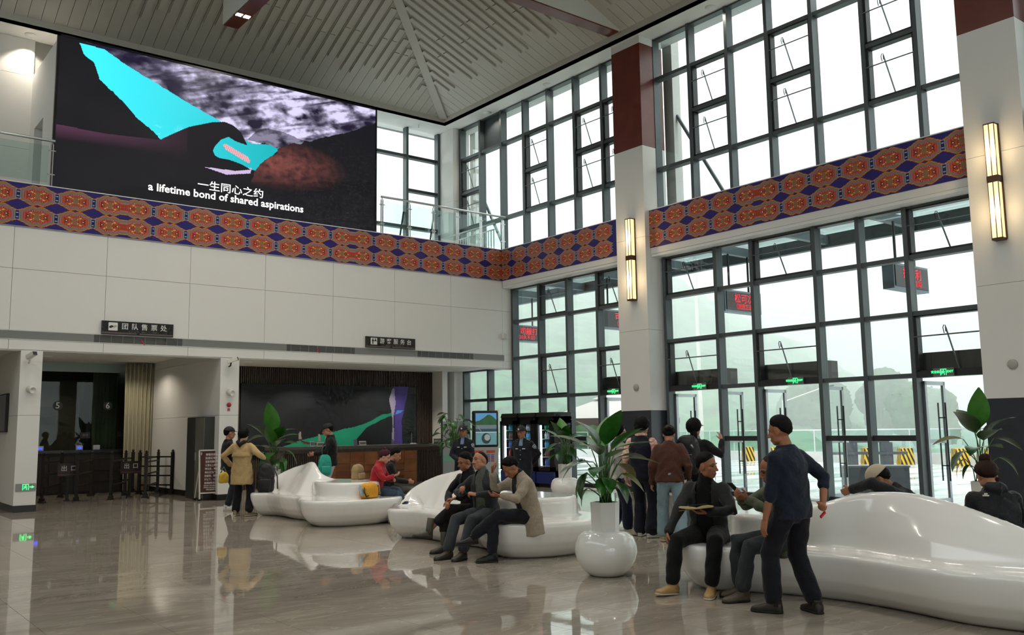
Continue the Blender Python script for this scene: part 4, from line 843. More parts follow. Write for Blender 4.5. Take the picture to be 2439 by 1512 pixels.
def fridge(y, label, ph):
    t = thing('drinks_fridge', label, 'fridge', (16.5, y, 0), -PI/2, 'black drinks fridges at the window'); W = 0.8; D = 0.66; H = 1.95
    m = MB(); m.box(-W/2, 0.05, 0, -W/2+0.05, D, H); m.box(W/2-0.05, 0.05, 0, W/2, D, H); m.box(-W/2, D-0.04, 0, W/2, D, H); m.box(-W/2, 0.05, 0, W/2, D, 0.45); m.box(-W/2, 0.05, H-0.18, W/2, D, H); m.build('fridge_cabinet', BLACK, t)
    MB().box(-W/2+0.05, D-0.06, 0.45, W/2-0.05, D-0.04, H-0.18).build('fridge_liner', M('fridge_liner', '#c9d4dc', 0.4), t)
    MB().prism([(0.0, H), (0.05, H+0.12), (D, H+0.12), (D, H)], W*0.94, 0, -W*0.47).build('fridge_crown', BLACK, t)
    f = MB(); f.box(-W/2, 0, 0.45, -W/2+0.11, 0.05, H-0.1); f.box(W/2-0.2, 0, 0.45, W/2, 0.05, H-0.1); f.box(-W/2, 0, 0.45, W/2, 0.05, 0.55); f.box(-W/2, 0, H-0.2, W/2, 0.05, H-0.1); f.build('door_frame', BLACK, t)
    MB().box(-W/2+0.11, 0.02, 0.55, W/2-0.2, 0.03, H-0.2).build('door_glass', M_glass('fridge_glass', (0.9, 0.95, 0.97)), t)
    MB().box(-W/2+0.12, 0.07, 0.58, -W/2+0.165, 0.1, H-0.24).build('light_strip', M('fridge_light', '#ffffff', 0.4, emit=('#f4faff', 3.0)), t)
    MB().box(-W/2+0.02, -0.004, 0.1, W/2-0.02, 0.05, 0.42).build('base_panel', M('fridge_base', '#1f2c66', 0.4), t)
    for s in range(5):
        z = 0.58+0.25*s; MB().box(-W/2+0.17, 0.1, z-0.012, W/2-0.06, D-0.07, z).build('shelf', M('fridge_shelf', '#cfd6da', 0.35), t)
        for k in range(6):
            b = link('bottle', bottle(DRK[(s+ph+(k > 3)) % 8], 0.2), None, (16.5+0.2, y-(-W/2+0.22+0.075*k), z+0.0)); tag(b, 'small drink bottle in the %s fridge from the kiosk, %s shelf' % (['first', 'second', 'third'][ph % 3], ['lowest', 'second', 'middle', 'fourth', 'top'][s]), 'bottle', 'drink bottles in the %s fridge' % ['first', 'second', 'third'][ph % 3])
fridge(21.08, 'black glass door drinks fridge nearest the kiosk', 0); fridge(20.26, 'black glass door drinks fridge, middle of three', 1); fridge(19.44, 'black glass door drinks fridge nearest the tall plants', 2)
# ================================================================ BENCHES
def smooth_closed(pts, n=72):
    P = np.array(pts, float); m = len(P); out = []
    for k in range(n):
        u = k/n*m; i = int(u); f = u-i; p0, p1, p2, p3 = P[(i-1) % m], P[i % m], P[(i+1) % m], P[(i+2) % m]
        out.append(0.5*((2*p1)+(-p0+p2)*f+(2*p0-5*p1+4*p2-p3)*f*f+(-p0+3*p1-3*p2+p3)*f**3))
    return np.array(out)
def smooth_open(pts, n=40):
    P = np.array(pts, float); P = np.vstack([2*P[0]-P[1], P, 2*P[-1]-P[-2]]); m = len(P)-3; out = []
    for k in range(n):
        u = k/(n-1)*m*0.99999; i = int(u); f = u-i; p0, p1, p2, p3 = P[i:i+4]
        out.append(0.5*((2*p1)+(-p0+p2)*f+(2*p0-5*p1+4*p2-p3)*f*f+(-p0+3*p1-3*p2+p3)*f**3))
    return np.array(out)
def offset_poly(P, d):
    n = len(P); t = np.roll(P, -1, 0)-np.roll(P, 1, 0); t /= np.linalg.norm(t, axis=1)[:, None]; nr = np.stack([t[:, 1], -t[:, 0]], 1)
    area = 0.5*np.sum(P[:, 0]*np.roll(P[:, 1], -1)-np.roll(P[:, 0], -1)*P[:, 1]); s = 1 if area > 0 else -1
    return P-nr*s*d
def bench(label, org, rim, crest, base, plateau, seat=0.45):
    org = np.array(org, float); P = smooth_closed(np.array(rim)-org); m = MB(); R = []
    for z, d in ((0.0, 0.26), (0.03, 0.2), (0.1, 0.12), (0.2, 0.05), (0.32, 0.01), (seat-0.05, 0.0), (seat-0.012, 0.012), (seat, 0.04)):
        Q = offset_poly(P, d); R.append([(q[0], q[1], z) for q in Q])
    m.rings(R)
    C = smooth_open([(c[0]-org[0], c[1]-org[1], c[2]) for c in crest]); Bq = smooth_open([(b[0]-org[0], b[1]-org[1], 0) for b in base], len(C)); R = []
    for i, (c, b) in enumerate(zip(C, Bq)):
        d = np.array([c[0]-b[0], c[1]-b[1]]); t = C[min(i+1, len(C)-1)][:2]-C[max(i-1, 0)][:2]; t = t/np.linalg.norm(t); nr = np.array([-t[1], t[0]])
        nr = nr if nr[0] > 0 else -nr
        if i > 0 and np.dot(nr, last) < 0: nr = -nr
        last = nr; h = c[2]; th = 0.055; out = b[:2]+nr*(0.34 if h > 0.6 else 0.28)
        R.append([(b[0], b[1], 0.3), (b[0], b[1], seat+0.02), *[(b[0]+(c[0]-nr[0]*th-b[0])*f**1.5, b[1]+(c[1]-nr[1]*th-b[1])*f**1.5, seat+0.02+(h-seat-0.05)*f) for f in (0.35, 0.7, 1.0)],
                  (c[0], c[1], h), *[(c[0]+nr[0]*th+(out[0]-c[0]-nr[0]*th)*f, c[1]+nr[1]*th+(out[1]-c[1]-nr[1]*th)*f, h-0.03-(h-0.03-seat)*f) for f in (0.0, 0.4, 0.8)], (out[0], out[1], seat+0.01), (out[0], out[1], 0.3)])
    m.rings(R)
    Q = smooth_closed(np.array(plateau)-org, 48); m.rings([[(q[0], q[1], z) for q in offset_poly(Q, d)] for z, d in ((0.3, 0.0), (0.5, 0.0), (0.66, 0.0), (0.705, 0.012), (0.72, 0.045))])
    me = solidify_mesh(m.mesh('b'), 0.02, 7, 'curved_bench'); me.materials.append(GLOSSW)
    return tag(link('curved_bench', me, None, (org[0], org[1], 0)), label, 'bench', 'white moulded benches')
rim1 = [(7.09,17.22),(7.27,16.85),(7.22,16.1),(7.24,15.45),(7.02,14.95),(6.92,14.55),(7.02,14.22),(7.4,13.95),(8.03,13.88),(8.6,14.1),(8.88,14.7),(8.82,15.6),(8.85,16.5),(8.75,17.25),(8.3,17.78),(7.75,17.85),(7.3,17.6)]
crest1 = [(7.42,17.5,0.45),(7.72,17.62,0.70),(8.0,17.42,0.88),(8.1,16.98,0.98),(8.03,16.5,1.04),(7.93,16.15,0.97),(7.92,15.9,0.84),(8.05,15.62,0.74),(8.25,15.2,0.70)]
base1 = [(7.4,17.42),(7.7,17.46),(7.9,17.24),(7.98,16.9),(7.9,16.4),(7.78,16.0),(7.74,15.8),(7.85,15.5),(8.05,15.1)]
plat1 = [(7.46,15.15),(7.44,14.65),(7.68,14.3),(8.1,14.25),(8.45,14.6),(8.5,15.2),(8.3,15.8),(7.95,16.0),(7.66,15.7)]
b1 = bench('white moulded bench with pointed fin back, farthest of the row', (7.95, 15.9), rim1, crest1, base1, plat1)
dy = -5.27
b2 = tag(link('curved_bench', b1.data, None, (7.95, 15.9+dy, 0)), 'white moulded bench where the three men sit', 'bench', 'white moulded benches')
rim3 = [(6.98,6.0),(7.1,5.7),(7.3,5.35),(7.42,4.8),(7.37,4.27),(7.25,3.69),(7.3,3.15),(7.5,2.6),(7.95,2.35),(8.5,2.7),(8.8,3.6),(8.75,4.6),(8.85,5.5),(8.6,6.25),(8.1,6.6),(7.5,6.6),(7.1,6.35)]
crest3 = [(8.0,5.75,0.70),(7.92,5.45,0.74),(7.88,5.15,0.86),(7.9,4.75,0.97),(7.9,4.35,1.0),(7.88,3.95,0.95),(7.88,3.55,0.84),(7.92,3.2,0.70),(7.95,2.85,0.52)]
base3 = [(7.75,5.75),(7.68,5.4),(7.68,5.05),(7.74,4.7),(7.6,4.2),(7.52,3.9),(7.56,3.55),(7.7,3.2),(7.8,2.85)]
plat3 = [(7.6,5.9),(7.7,5.55),(8.0,5.4),(8.4,5.5),(8.5,5.95),(8.2,6.25),(7.8,6.2)]
bench('white moulded bench with rounded fin back, nearest at right', (7.95, 4.5), rim3, crest3, base3, plat3)
# ================================================================ PLANTS
LEAFM = [M('leaf_a', '#2f6a22', 0.32, var=(5, 0.35), coat=0.2), M('leaf_b', '#234f1f', 0.3, var=(5, 0.3), coat=0.2), M('leaf_c', '#44812c', 0.35, var=(4, 0.3)), M('leaf_dry', '#6b6a2a', 0.5, var=(5, 0.4))]
def leaf_mesh(w, droop, fold, mat, nm='leaf'):
    m = MB(); n = 9; R = []
    for i in range(n+1):
        v = i/n; hw = w*math.sin(PI*min(1, v**0.8*0.98+0.01))**0.8*(1-0.25*v); z = -droop*v*v; y = v*(1-0.25*droop*v)
        R.append([(-hw, y, z+fold*hw), (-hw*0.5, y, z+fold*hw*0.3), (0, y, z), (hw*0.5, y, z+fold*hw*0.3), (hw, y, z+fold*hw)])
    vs_ = [p for r in R for p in r]; fs = [(i*5+j, i*5+j+1, i*5+j+6, i*5+j+5) for i in range(n) for j in range(4)]
    m.add(vs_, fs); me = m.mesh(nm, True); me.materials.append(mat); return me
LEAVES = [leaf_mesh(0.27, 0.22, 0.22, LEAFM[0]), leaf_mesh(0.30, 0.40, 0.2, LEAFM[1]), leaf_mesh(0.25, 0.6, 0.25, LEAFM[0]), leaf_mesh(0.28, 0.10, 0.18, LEAFM[2]), leaf_mesh(0.27, 0.35, 0.2, LEAFM[3])]
STEMM = M('stem_green', '#3f6a2c', 0.45)
def foliage(t, z0, specs, r=0.09, seed=1):
    """specs: (azimuth deg, stem height, outward reach, leaf length, leaf pitch deg, kind)"""
    rr = random.Random(seed)
    for az, h, out, L, pitch, kind in specs:
        a = math.radians(az); b = Vector((rr.uniform(-r, r), rr.uniform(-r, r), z0)); e = Vector((math.cos(a)*out, math.sin(a)*out, z0+h)); mid = (b+e)/2+Vector((-math.cos(a)*out*0.18, -math.sin(a)*out*0.18, h*0.08))
        MB().pipe([b, (b*0.5+mid*0.5)+Vector((0, 0, h*0.02)), mid, (mid*0.5+e*0.5)+Vector((0, 0, h*0.03)), e], [0.009, 0.008, 0.008, 0.007, 0.006], 5).build('stem', STEMM, t, smooth=True)
        lf = link('leaf', LEAVES[kind], t, e, (math.radians(pitch), rr.uniform(-0.25, 0.25), a-PI/2)); lf.scale = (L*1.22, L*1.22, L*1.22)
PEB = MB().lathe([(0.0, 0.0), (0.16, 0.0), (0.2, 0.012), (0.265, 0.07), (0.32, 0.16), (0.345, 0.25), (0.335, 0.34), (0.3, 0.42), (0.24, 0.465), (0.17, 0.48), (0.0, 0.482)], 40).mesh('pebble_base', True); PEB.materials.append(GLOSSW)
HX = [(0.165*math.cos(PI/3*k+0.3), 0.165*math.sin(PI/3*k+0.3)) for k in range(6)]; HI = [(x*0.9, y*0.9) for x, y in HX]
_m = MB(); _m.rings([[(x*0.94, y*0.94, 0.47) for x, y in HX], [(x, y, 0.79) for x, y in HX], [(x, y, 0.79) for x, y in HI], [(x, y, 0.74) for x, y in HI]]); POTM = _m.mesh('hex_pot'); POTM.materials.append(M('pot_white', '#dcdad4', 0.3, coat=0.3))
SOIL = MB().prism(HI, 0.02, 2, 0.74).mesh('soil'); SOIL.materials.append(M('soil', '#2a2018', 0.9))
def planter(x, y, label, specs, seed, rz=0.0, stones=True):
    t = thing('potted_plant', label, 'plant', (x, y, 0), rz, 'plants in white hexagonal pots')
    link('pebble_base', PEB, t); link('hex_pot', POTM, t); link('soil', SOIL, t); foliage(t, 0.76, specs, 0.07, seed); return t
cR = math.degrees(math.atan2(-0.621, 0.784)); cT = math.degrees(math.atan2(-0.784, -0.621))   # screen right, towards the viewer
def az(s): return cR-s      # 0 = screen right, 90 = towards the viewer, 180 = left, 270 = away
spec1 = [(az(350), 0.62, 0.16, 0.42, 12, 3), (az(15), 0.5, 0.2, 0.36, 5, 0), (az(75), 0.52, 0.12, 0.38, 20, 3), (az(180), 0.62, 0.14, 0.42, 30, 0), (az(200), 0.5, 0.22, 0.3, -20, 1), (az(160), 0.36, 0.24, 0.26, -45, 1), (az(185), 0.28, 0.24, 0.2, -40, 2),
         (az(120), 0.42, 0.16, 0.34, 0, 0), (az(270), 0.58, 0.12, 0.4, 35, 0), (az(300), 0.64, 0.1, 0.4, 50, 3), (az(30), 0.34, 0.2, 0.26, -20, 4), (az(60), 0.26, 0.18, 0.24, -30, 1), (az(230), 0.66, 0.08, 0.42, 60, 1), (az(330), 0.44, 0.22, 0.3, -10, 4), (az(95), 0.3, 0.14, 0.28, -15, 0),
         (az(140), 0.55, 0.1, 0.36, 40, 1), (az(10), 0.22, 0.2, 0.2, -30, 2), (az(80), 0.66, 0.06, 0.42, 62, 0), (az(170), 0.46, 0.12, 0.36, 10, 1), (az(350), 0.5, 0.14, 0.36, 20, 1), (az(110), 0.3, 0.2, 0.26, -25, 0), (az(20), 0.6, 0.08, 0.4, 50, 1), (az(210), 0.18, 0.18, 0.18, -35, 2), (az(45), 0.6, 0.1, 0.38, 45, 0)]
planter(7.14, 7.4, 'large leafy plant in a white hexagonal pot, in the foreground', spec1, 4, 0.2)
spec2 = [(az(a), h, o, L, p, k) for a, h, o, L, p, k in ((90, 0.62, 0.1, 0.42, 70, 2), (30, 0.55, 0.16, 0.36, 10, 1), (150, 0.5, 0.2, 0.34, -10, 1), (200, 0.62, 0.12, 0.4, 40, 0), (340, 0.6, 0.14, 0.38, 30, 1), (270, 0.66, 0.08, 0.44, 65, 3), (60, 0.4, 0.2, 0.28, -25, 1), (120, 0.36, 0.2, 0.28, -30, 1), (10, 0.4, 0.22, 0.3, -15, 0), (180, 0.4, 0.22, 0.3, -20, 0), (100, 0.48, 0.14, 0.34, 20, 0), (300, 0.5, 0.16, 0.3, 0, 1), (230, 0.5, 0.16, 0.32, 5, 1), (75, 0.25, 0.18, 0.22, -30, 1), (110, 0.6, 0.08, 0.4, 50, 1), (50, 0.55, 0.1, 0.4, 40, 0), (160, 0.3, 0.2, 0.26, -30, 0), (20, 0.25, 0.22, 0.24, -35, 1), (140, 0.62, 0.1, 0.46, 62, 0))]
planter(14.19, 16.0, 'leafy plant in a white hexagonal pot beside the drinks fridges', spec2, 9)
spec3 = [(az(a), h, o, L, p, k) for a, h, o, L, p, k in ((100, 0.78, 0.08, 0.5, 75, 3), (150, 0.72, 0.1, 0.46, 55, 1), (60, 0.68, 0.1, 0.44, 50, 1), (90, 0.6, 0.12, 0.44, 40, 1), (185, 0.62, 0.22, 0.36, 10, 4), (170, 0.46, 0.24, 0.32, -25, 1), (0, 0.62, 0.2, 0.36, 0, 1), (20, 0.36, 0.22, 0.28, -15, 2), (130, 0.5, 0.14, 0.36, 10, 1), (200, 0.34, 0.2, 0.24, -30, 2), (330, 0.5, 0.16, 0.32, 10, 0), (270, 0.7, 0.08, 0.44, 65, 1), (180, 0.26, 0.16, 0.18, -30, 2))]
planter(13.2, 6.05, 'tall broad leaved plant in a white pot beside the near pillar', spec3, 12)
spec4 = [(az(a), h, o, L, p, k) for a, h, o, L, p, k in ((90, 0.85, 0.06, 0.6, 78, 3), (60, 0.7, 0.12, 0.46, 45, 0), (20, 0.6, 0.2, 0.4, 10, 0), (0, 0.45, 0.26, 0.32, -15, 2), (30, 0.3, 0.24, 0.28, -30, 2), (140, 0.7, 0.14, 0.5, 60, 1), (180, 0.75, 0.2, 0.4, 15, 2), (120, 0.5, 0.16, 0.4, 20, 0), (90, 0.4, 0.16, 0.36, -5, 0), (45, 0.2, 0.24, 0.26, -35, 2), (70, 0.25, 0.2, 0.28, -25, 1), (50, 0.55, 0.1, 0.46, 30, 0), (100, 0.6, 0.1, 0.5, 50, 3), (110, 0.3, 0.22, 0.34, -20, 1), (10, 0.7, 0.12, 0.4, 25, 0), (150, 0.4, 0.2, 0.34, 0, 0), (340, 0.8, 0.1, 0.4, 45, 2))]
planter(8.55, 19.5, 'tall plant in a white pot beyond the farthest bench', spec4, 15)
tt = thing('potted_plant', 'bushy dark green potted tree left of the kiosk', 'plant', (13.35, 19.3, 0), 0, 'plants in white hexagonal pots')
link('hex_pot', POTM, tt, (0, 0, -0.2), None, (1.5, 1.5, 0.6)); MB().pipe([(0, 0, 0.2), (0.03, 0.0, 0.8), (-0.02, 0.02, 1.5)], [0.03, 0.025, 0.015], 6).build('trunk', M('bark', '#4a3a2a', 0.8), tt)
rr = random.Random(5); foliage(tt, 1.05, [(rr.uniform(0, 360), rr.uniform(0.0, 1.0), rr.uniform(0.12, 0.42), rr.uniform(0.2, 0.3), rr.uniform(-45, 25), rr.choice((0, 1, 1, 2))) for _ in range(46)], 0.03, 6)
# ================================================================ OUTSIDE
def wet_mat():
    m = bpy.data.materials.new('wet_paving'); m.use_nodes = True; nt = m.node_tree; b = nt.nodes['Principled BSDF']
    g = nt.nodes.new('ShaderNodeNewGeometry'); mp = nt.nodes.new('ShaderNodeMapping'); mp.inputs['Scale'].default_value = (0.12, 0.5, 1); nt.links.new(g.outputs['Position'], mp.inputs[0])
    n = nt.nodes.new('ShaderNodeTexNoise'); n.inputs['Scale'].default_value = 2.0; n.inputs['Detail'].default_value = 4; nt.links.new(mp.outputs[0], n.inputs['Vector'])
    r = nt.nodes.new('ShaderNodeValToRGB'); r.color_ramp.elements[0].position = 0.4; r.color_ramp.elements[1].position = 0.6; r.color_ramp.elements[0].color = (0.05,)*3+(1,); r.color_ramp.elements[1].color = (0.4,)*3+(1,); nt.links.new(n.outputs['Fac'], r.inputs[0]); nt.links.new(r.outputs[0], b.inputs['Roughness'])
    b.inputs['Base Color'].default_value = srgb('#c6c9c8')+(1,); return m
te = struct('floor_terrace', 'wet pale terrace outside the doors'); B('paving', 17.75, -30, -0.3, 37.5, 60, -0.02, wet_mat(), te); B('paving_edge', 17.5, -30, -0.3, 17.75, 60, -0.005, M('threshold2', '#6b7074', 0.4), te)
gr = struct('floor_meadow', 'green meadow beyond the terrace'); B('meadow', 38.0, -200, -2.2, 620, 600, -2.0, M('meadow_green', '#5d7f4e', 0.9, var=(0.3, 0.3)), gr)
pa = struct('wall_parapet', 'low white parapet of the terrace'); B('parapet', 36.2, -30, -0.3, 36.6, 60, 0.42, M('concrete_pale', '#c3c4c0', 0.7, var=(2, 0.12)), pa)
br = thing('glass_balustrade', 'glass balustrade on the terrace parapet', 'railing', (36.4, -30, 0.42)); MB().box(-0.03, 0, 0.95, 0.03, 90, 1.0).build('top_rail', STEEL, br)
for k in range(60): MB().box(-0.006, 1.5*k+0.03, 0, 0.006, 1.5*k+1.46, 0.95).build('glass_panel', RGLASS, br)
for k in range(61): MB().box(-0.02, 1.5*k-0.02, 0, 0.02, 1.5*k+0.015, 0.97).build('rail_post', STEEL, br)
# hazard blocks
HY, HB = M('hazard_yellow', '#e0b21a', 0.5), M('hazard_black', '#1e1c18', 0.5)
def hz_mesh():
    m = MB(); W, D, H = 0.26, 0.24, 0.66
    m.rings([[(-W*1.05, -D, 0), (W*1.05, -D, 0), (W*1.05, D, 0), (-W*1.05, D, 0)], [(-W*0.9, -D*0.8, H), (W*0.9, -D*0.8, H), (W*0.9, D*0.8, H), (-W*0.9, D*0.8, H)]]); return m
def front_pt(u, v): W = 0.26*(1.05-0.15*v); return (u*W, -0.24*(1-0.2*v)-0.004, v*0.66)
def side_pt(u, v): W = 0.26*(1.05-0.15*v)+0.004; return (-W, 0.24*(1-0.2*v)*u, v*0.66)
HZ = hz_mesh().mesh('block_body'); HZ.materials.append(HY)
sm = MB()
for F in (front_pt, side_pt):
    for k in range(-3, 3):
        a, b_ = k*0.62, k*0.62+0.3; poly = []
        for (u0, v0) in ((a, 1.0), (b_, 1.0), (b_+0.9, 0.0), (a+0.9, 0.0)): poly.append((u0, v0))
        # clip the slanted band to the face
        def clip(P, f):
            out = []
            for i in range(len(P)):
                p, q = P[i], P[(i+1) % len(P)]; fp, fq = f(p), f(q)
                if fp >= 0: out.append(p)
                if fp*fq < 0: s = fp/(fp-fq); out.append((p[0]+(q[0]-p[0])*s, p[1]+(q[1]-p[1])*s))
            return out
        P = clip(clip(poly, lambda p: p[0]+1), lambda p: 1-p[0])
        if len(P) > 2: sm.add([F(*p) for p in P], [tuple(range(len(P)))])
HS = sm.mesh('hazard_stripes'); HS.materials.append(HB)
for y, L in ((26.95, 'yellow and black hazard block, leftmost by the parapet'), (25.4, 'yellow and black hazard block seen through the middle door'), (20.8, 'yellow and black hazard block left of the outdoor bench'), (19.2, 'yellow and black hazard block right of the outdoor bench'), (17.0, 'yellow and black hazard block left of the tall plant'), (15.75, 'yellow and black hazard block behind the tall plant')):
    t = thing('hazard_block', L, 'barrier', (35.4, y, -0.02), -0.7, 'striped blocks along the parapet'); link('block_body', HZ, t); link('hazard_stripes', HS, t)
OG = M('outdoor_grey', '#4c5054', 0.55)
t = thing('planter_box', 'dark grey metal planter box outside, left half', 'planter', (20.45, 12.35, -0.02), -0.9); MB().box(-0.34, -0.28, 0, 0.34, 0.28, 0.62).build('box_body', OG, t, bevel=0.01); MB().box(-0.36, -0.3, 0.6, 0.36, 0.3, 0.64).build('box_rim', M('outdoor_rim', '#6a6e72', 0.5), t)
t = thing('planter_box', 'dark grey metal planter box outside, right half', 'planter', (20.95, 11.72, -0.02), -0.9); MB().box(-0.34, -0.28, 0, 0.34, 0.28, 0.62).build('box_body', OG, t, bevel=0.01); MB().box(-0.36, -0.3, 0.6, 0.36, 0.3, 0.64).build('box_rim', MATS['outdoor_rim'], t)
t = thing('outdoor_bench', 'dark outdoor bench with posts near the parapet', 'bench', (32.2, 19.0, -0.02), -0.9); MB().box(-1.4, -0.3, 0.5, 1.4, 0.3, 0.6).build('bench_top', OG, t)
for x in (-0.55, 0.7): MB().box(x-0.2, -0.25, 0.0, x+0.2, 0.25, 0.95).build('bench_post', OG, t)
MB().box(-0.6, -0.2, 0.95, 0.8, 0.2, 1.02).build('bench_bar', OG, t)
# parasol
pr_ = thing('parasol', 'large square beige parasol with brown valance outside', 'parasol', (23.6, 23.9, -0.02), 0.5); PB, PV = M('parasol_cream', '#cfc8c0', 0.8), M('parasol_brown', '#6a5a52', 0.8)
m = MB(); S = 2.0; m.rings([[(-S, -S, 1.98), (S, -S, 1.98), (S, S, 1.98), (-S, S, 1.98)], [(-0.45, -0.45, 2.66), (0.45, -0.45, 2.66), (0.45, 0.45, 2.66), (-0.45, 0.45, 2.66)]]); m.build('canopy', PB, pr_)
m = MB(); m.rings([[(-0.6, -0.6, 2.68), (0.6, -0.6, 2.68), (0.6, 0.6, 2.68), (-0.6, 0.6, 2.68)], [(-0.03, -0.03, 2.95), (0.03, -0.03, 2.95), (0.03, 0.03, 2.95), (-0.03, 0.03, 2.95)]]); m.build('canopy_cap', PB, pr_)
for k in range(4):
    m = MB(); n = 8
    for j in range(n): m.prism([(-S+2*S*j/n, 1.98), (-S+2*S*(j+1)/n, 1.98), (-S+2*S*(j+1)/n, 1.78), (-S+2*S*(j+0.5)/n, 1.72), (-S+2*S*j/n, 1.78)], 0.01, 1, -S-0.005)
    m.build('valance', PV, pr_, None, (0, 0, k*PI/2))
MB().tube((0, 0, 0), (0, 0, 2.7), 0.035, 8).build('pole', BLACKM, pr_); MB().box(-0.35, -0.35, 0, 0.35, 0.35, 0.1).build('base', OG, pr_)
t = thing('terrace_table', 'dark terrace table under the parasol outside', 'table', (20.4, 19.6, -0.02)); MB().box(-0.6, -0.5, 0.7, 0.6, 0.5, 0.74).build('table_top', BLACKM, t); MB().box(-0.35, -0.3, 0.0, 0.35, 0.3, 0.7).build('table_base', BLACK, t)
t = thing('terrace_railing', 'white steel railing beside the terrace table', 'railing', (22.4, 18.3, -0.02), 1.0)
for z in (0.25, 0.45, 0.65, 0.85): MB().tube((0, 0, z), (3.2, 0, z), 0.018, 6).build('rail', STEEL, t)
for k in range(4): MB().tube((1.05*k, 0, 0), (1.05*k, 0, 0.9), 0.022, 6).build('rail_post', STEEL, t)
# steel and glass canopy over the doors, with the hanging LED signs
ca_ = struct('trim_10', 'steel and glass canopy outside over the doors'); CS = M('canopy_steel', '#5c676a', 0.45, metal=0.3)
for y in [8.1+2.23*k for k in range(-3, 9)]: B('canopy_rafter', 17.6, y-0.07, 6.08, 20.1, y+0.07, 6.3, CS, ca_)
for x in (17.75, 20.1): B('canopy_beam', x-0.08, -5, 6.02, x+0.08, 26.5, 6.34, CS, ca_)
B('canopy_glass', 17.6, -5, 6.36, 20.3, 26.5, 6.38, M_glass('canopy_pane', (0.82, 0.88, 0.88)), ca_)
LEDB = M('led_black', '#26282c', 0.4); LEDF = M('led_frame', '#6d7a84', 0.4, metal=0.4)
for y, a, b_, L in ((23.3, '・司觎打', '（好久不见）', 'hanging red LED sign nearest the corner'), (18.84, '可剋', '（幸会）', 'hanging red LED sign beside the first pillar'), (14.4, '松可次', '（流连忘返）', 'hanging red LED sign beyond the pillar bay mullion'), (9.9, '撒其利', '（一路顺风）', 'hanging red LED sign at the right of the window wall')):
    t = thing('led_sign', L, 'sign', (18.3, y, 4.5), 0, 'red LED signs hanging outside')
    MB().box(0, 0.02, 0, 1.48, 0.28, 0.56).build('sign_case', LEDF, t); MB().box(0.05, 0.0, 0.05, 1.43, 0.02, 0.51).build('sign_face', LEDB, t)
    text(a, 0.26, REDL, t, (0.74, -0.004, 0.34)); text(b_, 0.15, REDL, t, (0.78, -0.004, 0.14))
    for x in (0.35, 1.15): MB().tube((x, 0.15, 0.56), (x, 0.15, 1.52), 0.03, 6).build('hanger', DARKF, t)
# outside columns and braces close to the glass
oc = struct('trim_11', 'pale columns and diagonal braces outside the upper glazing'); OC = M('outside_column', '#cfcfc8', 0.6)
for y in (24.75, 15.75): B('outside_column', 17.95, y-0.16, 6.4, 18.25, y+0.16, 13, OC, oc)
for y in (24.6, 15.6): MB().tube((18.1, y, 9.9), (18.1, y-2.1, 6.4), 0.05, 8).build('brace', CS, oc)
# street lamps
t = thing('street_lamp', 'white street lamp pole rising in front of the hill', 'street lamp', (52.0, 43.6, -2)); MB().tube((0, 0, 0), (0, 0, 16.5), 0.18, 8, 0.12).build('pole', OC, t); MB().tube((0, 0, 16.3), (1.0, -0.8, 16.6), 0.06, 6).build('arm', OC, t); MB().box(0.8, -1.0, 16.5, 1.5, -0.6, 16.62).build('lamp_head', OG, t)
t = thing('street_lamp', 'street lamp with a slanted head seen over the middle door', 'street lamp', (49.0, 34.4, -2)); MB().tube((0, 0, 0), (0, 0, 5.2), 0.08, 8).build('pole', OC, t); MB().tube((0, 0, 5.1), (1.5, -1.9, 5.95), 0.035, 6).build('arm', OC, t); m = MB(); m.box(-0.35, -0.13, -0.04, 0.35, 0.13, 0.05); m.build('lamp_head', OG, t, (1.7, -2.15, 6.0), (0, -0.2, -0.9))
# hillside, and the haze between
def hillside():
    na, nr_ = 240, 70; az_ = np.radians(np.linspace(-12, 118, na)); rad = np.concatenate([np.linspace(58, 140, 40), np.linspace(145, 420, 30)])
    H = np.interp(np.degrees(az_), [-20, 10, 24, 28, 29.1, 31, 33, 35.2, 37.4, 38.9, 41.4, 46, 52, 70, 120], [0.015, 0.012, 0.01, 0.015, 0.022, 0.06, 0.083, 0.102, 0.126, 0.146, 0.172, 0.178, 0.2, 0.24, 0.24])
    A, Rr = np.meshgrid(az_, rad); Hh = np.broadcast_to(H, A.shape); s = np.clip((Rr-60)/190, 0, 1); s = s*s*(3-2*s)
    X = Rr*np.cos(A); Y = Rr*np.sin(A); Z = -2.3+Hh*250*s; bump = (fbm(X/9, Y/9, 4, 41)-0.45)*7+(fbm(X/2.5, Y/2.5, 3, 47)-0.45)*3
    Z = Z+bump*np.clip((Rr-56)/22, 0, 1)*np.clip(Hh/0.06, 0.05, 1)
    V = np.stack([X.ravel(), Y.ravel(), Z.ravel()], 1); F = [(j*na+i, j*na+i+1, (j+1)*na+i+1, (j+1)*na+i) for j in range(nr_-1) for i in range(na-1)]
    me = bpy.data.meshes.new('hillside'); me.from_pydata(V.tolist(), [], F); me.polygons.foreach_set('use_smooth', [True]*len(F)); return me
hm = hillside(); hm.materials.append(M('wooded_slope', '#4c7a50', 0.9, var=(0.35, 0.5, '#22482c'), bump=(0.8, 1.0)))
tag(link('hillside', hm), 'wooded green hillside fading into the mist', None, None, 'structure')
rr = random.Random(11)
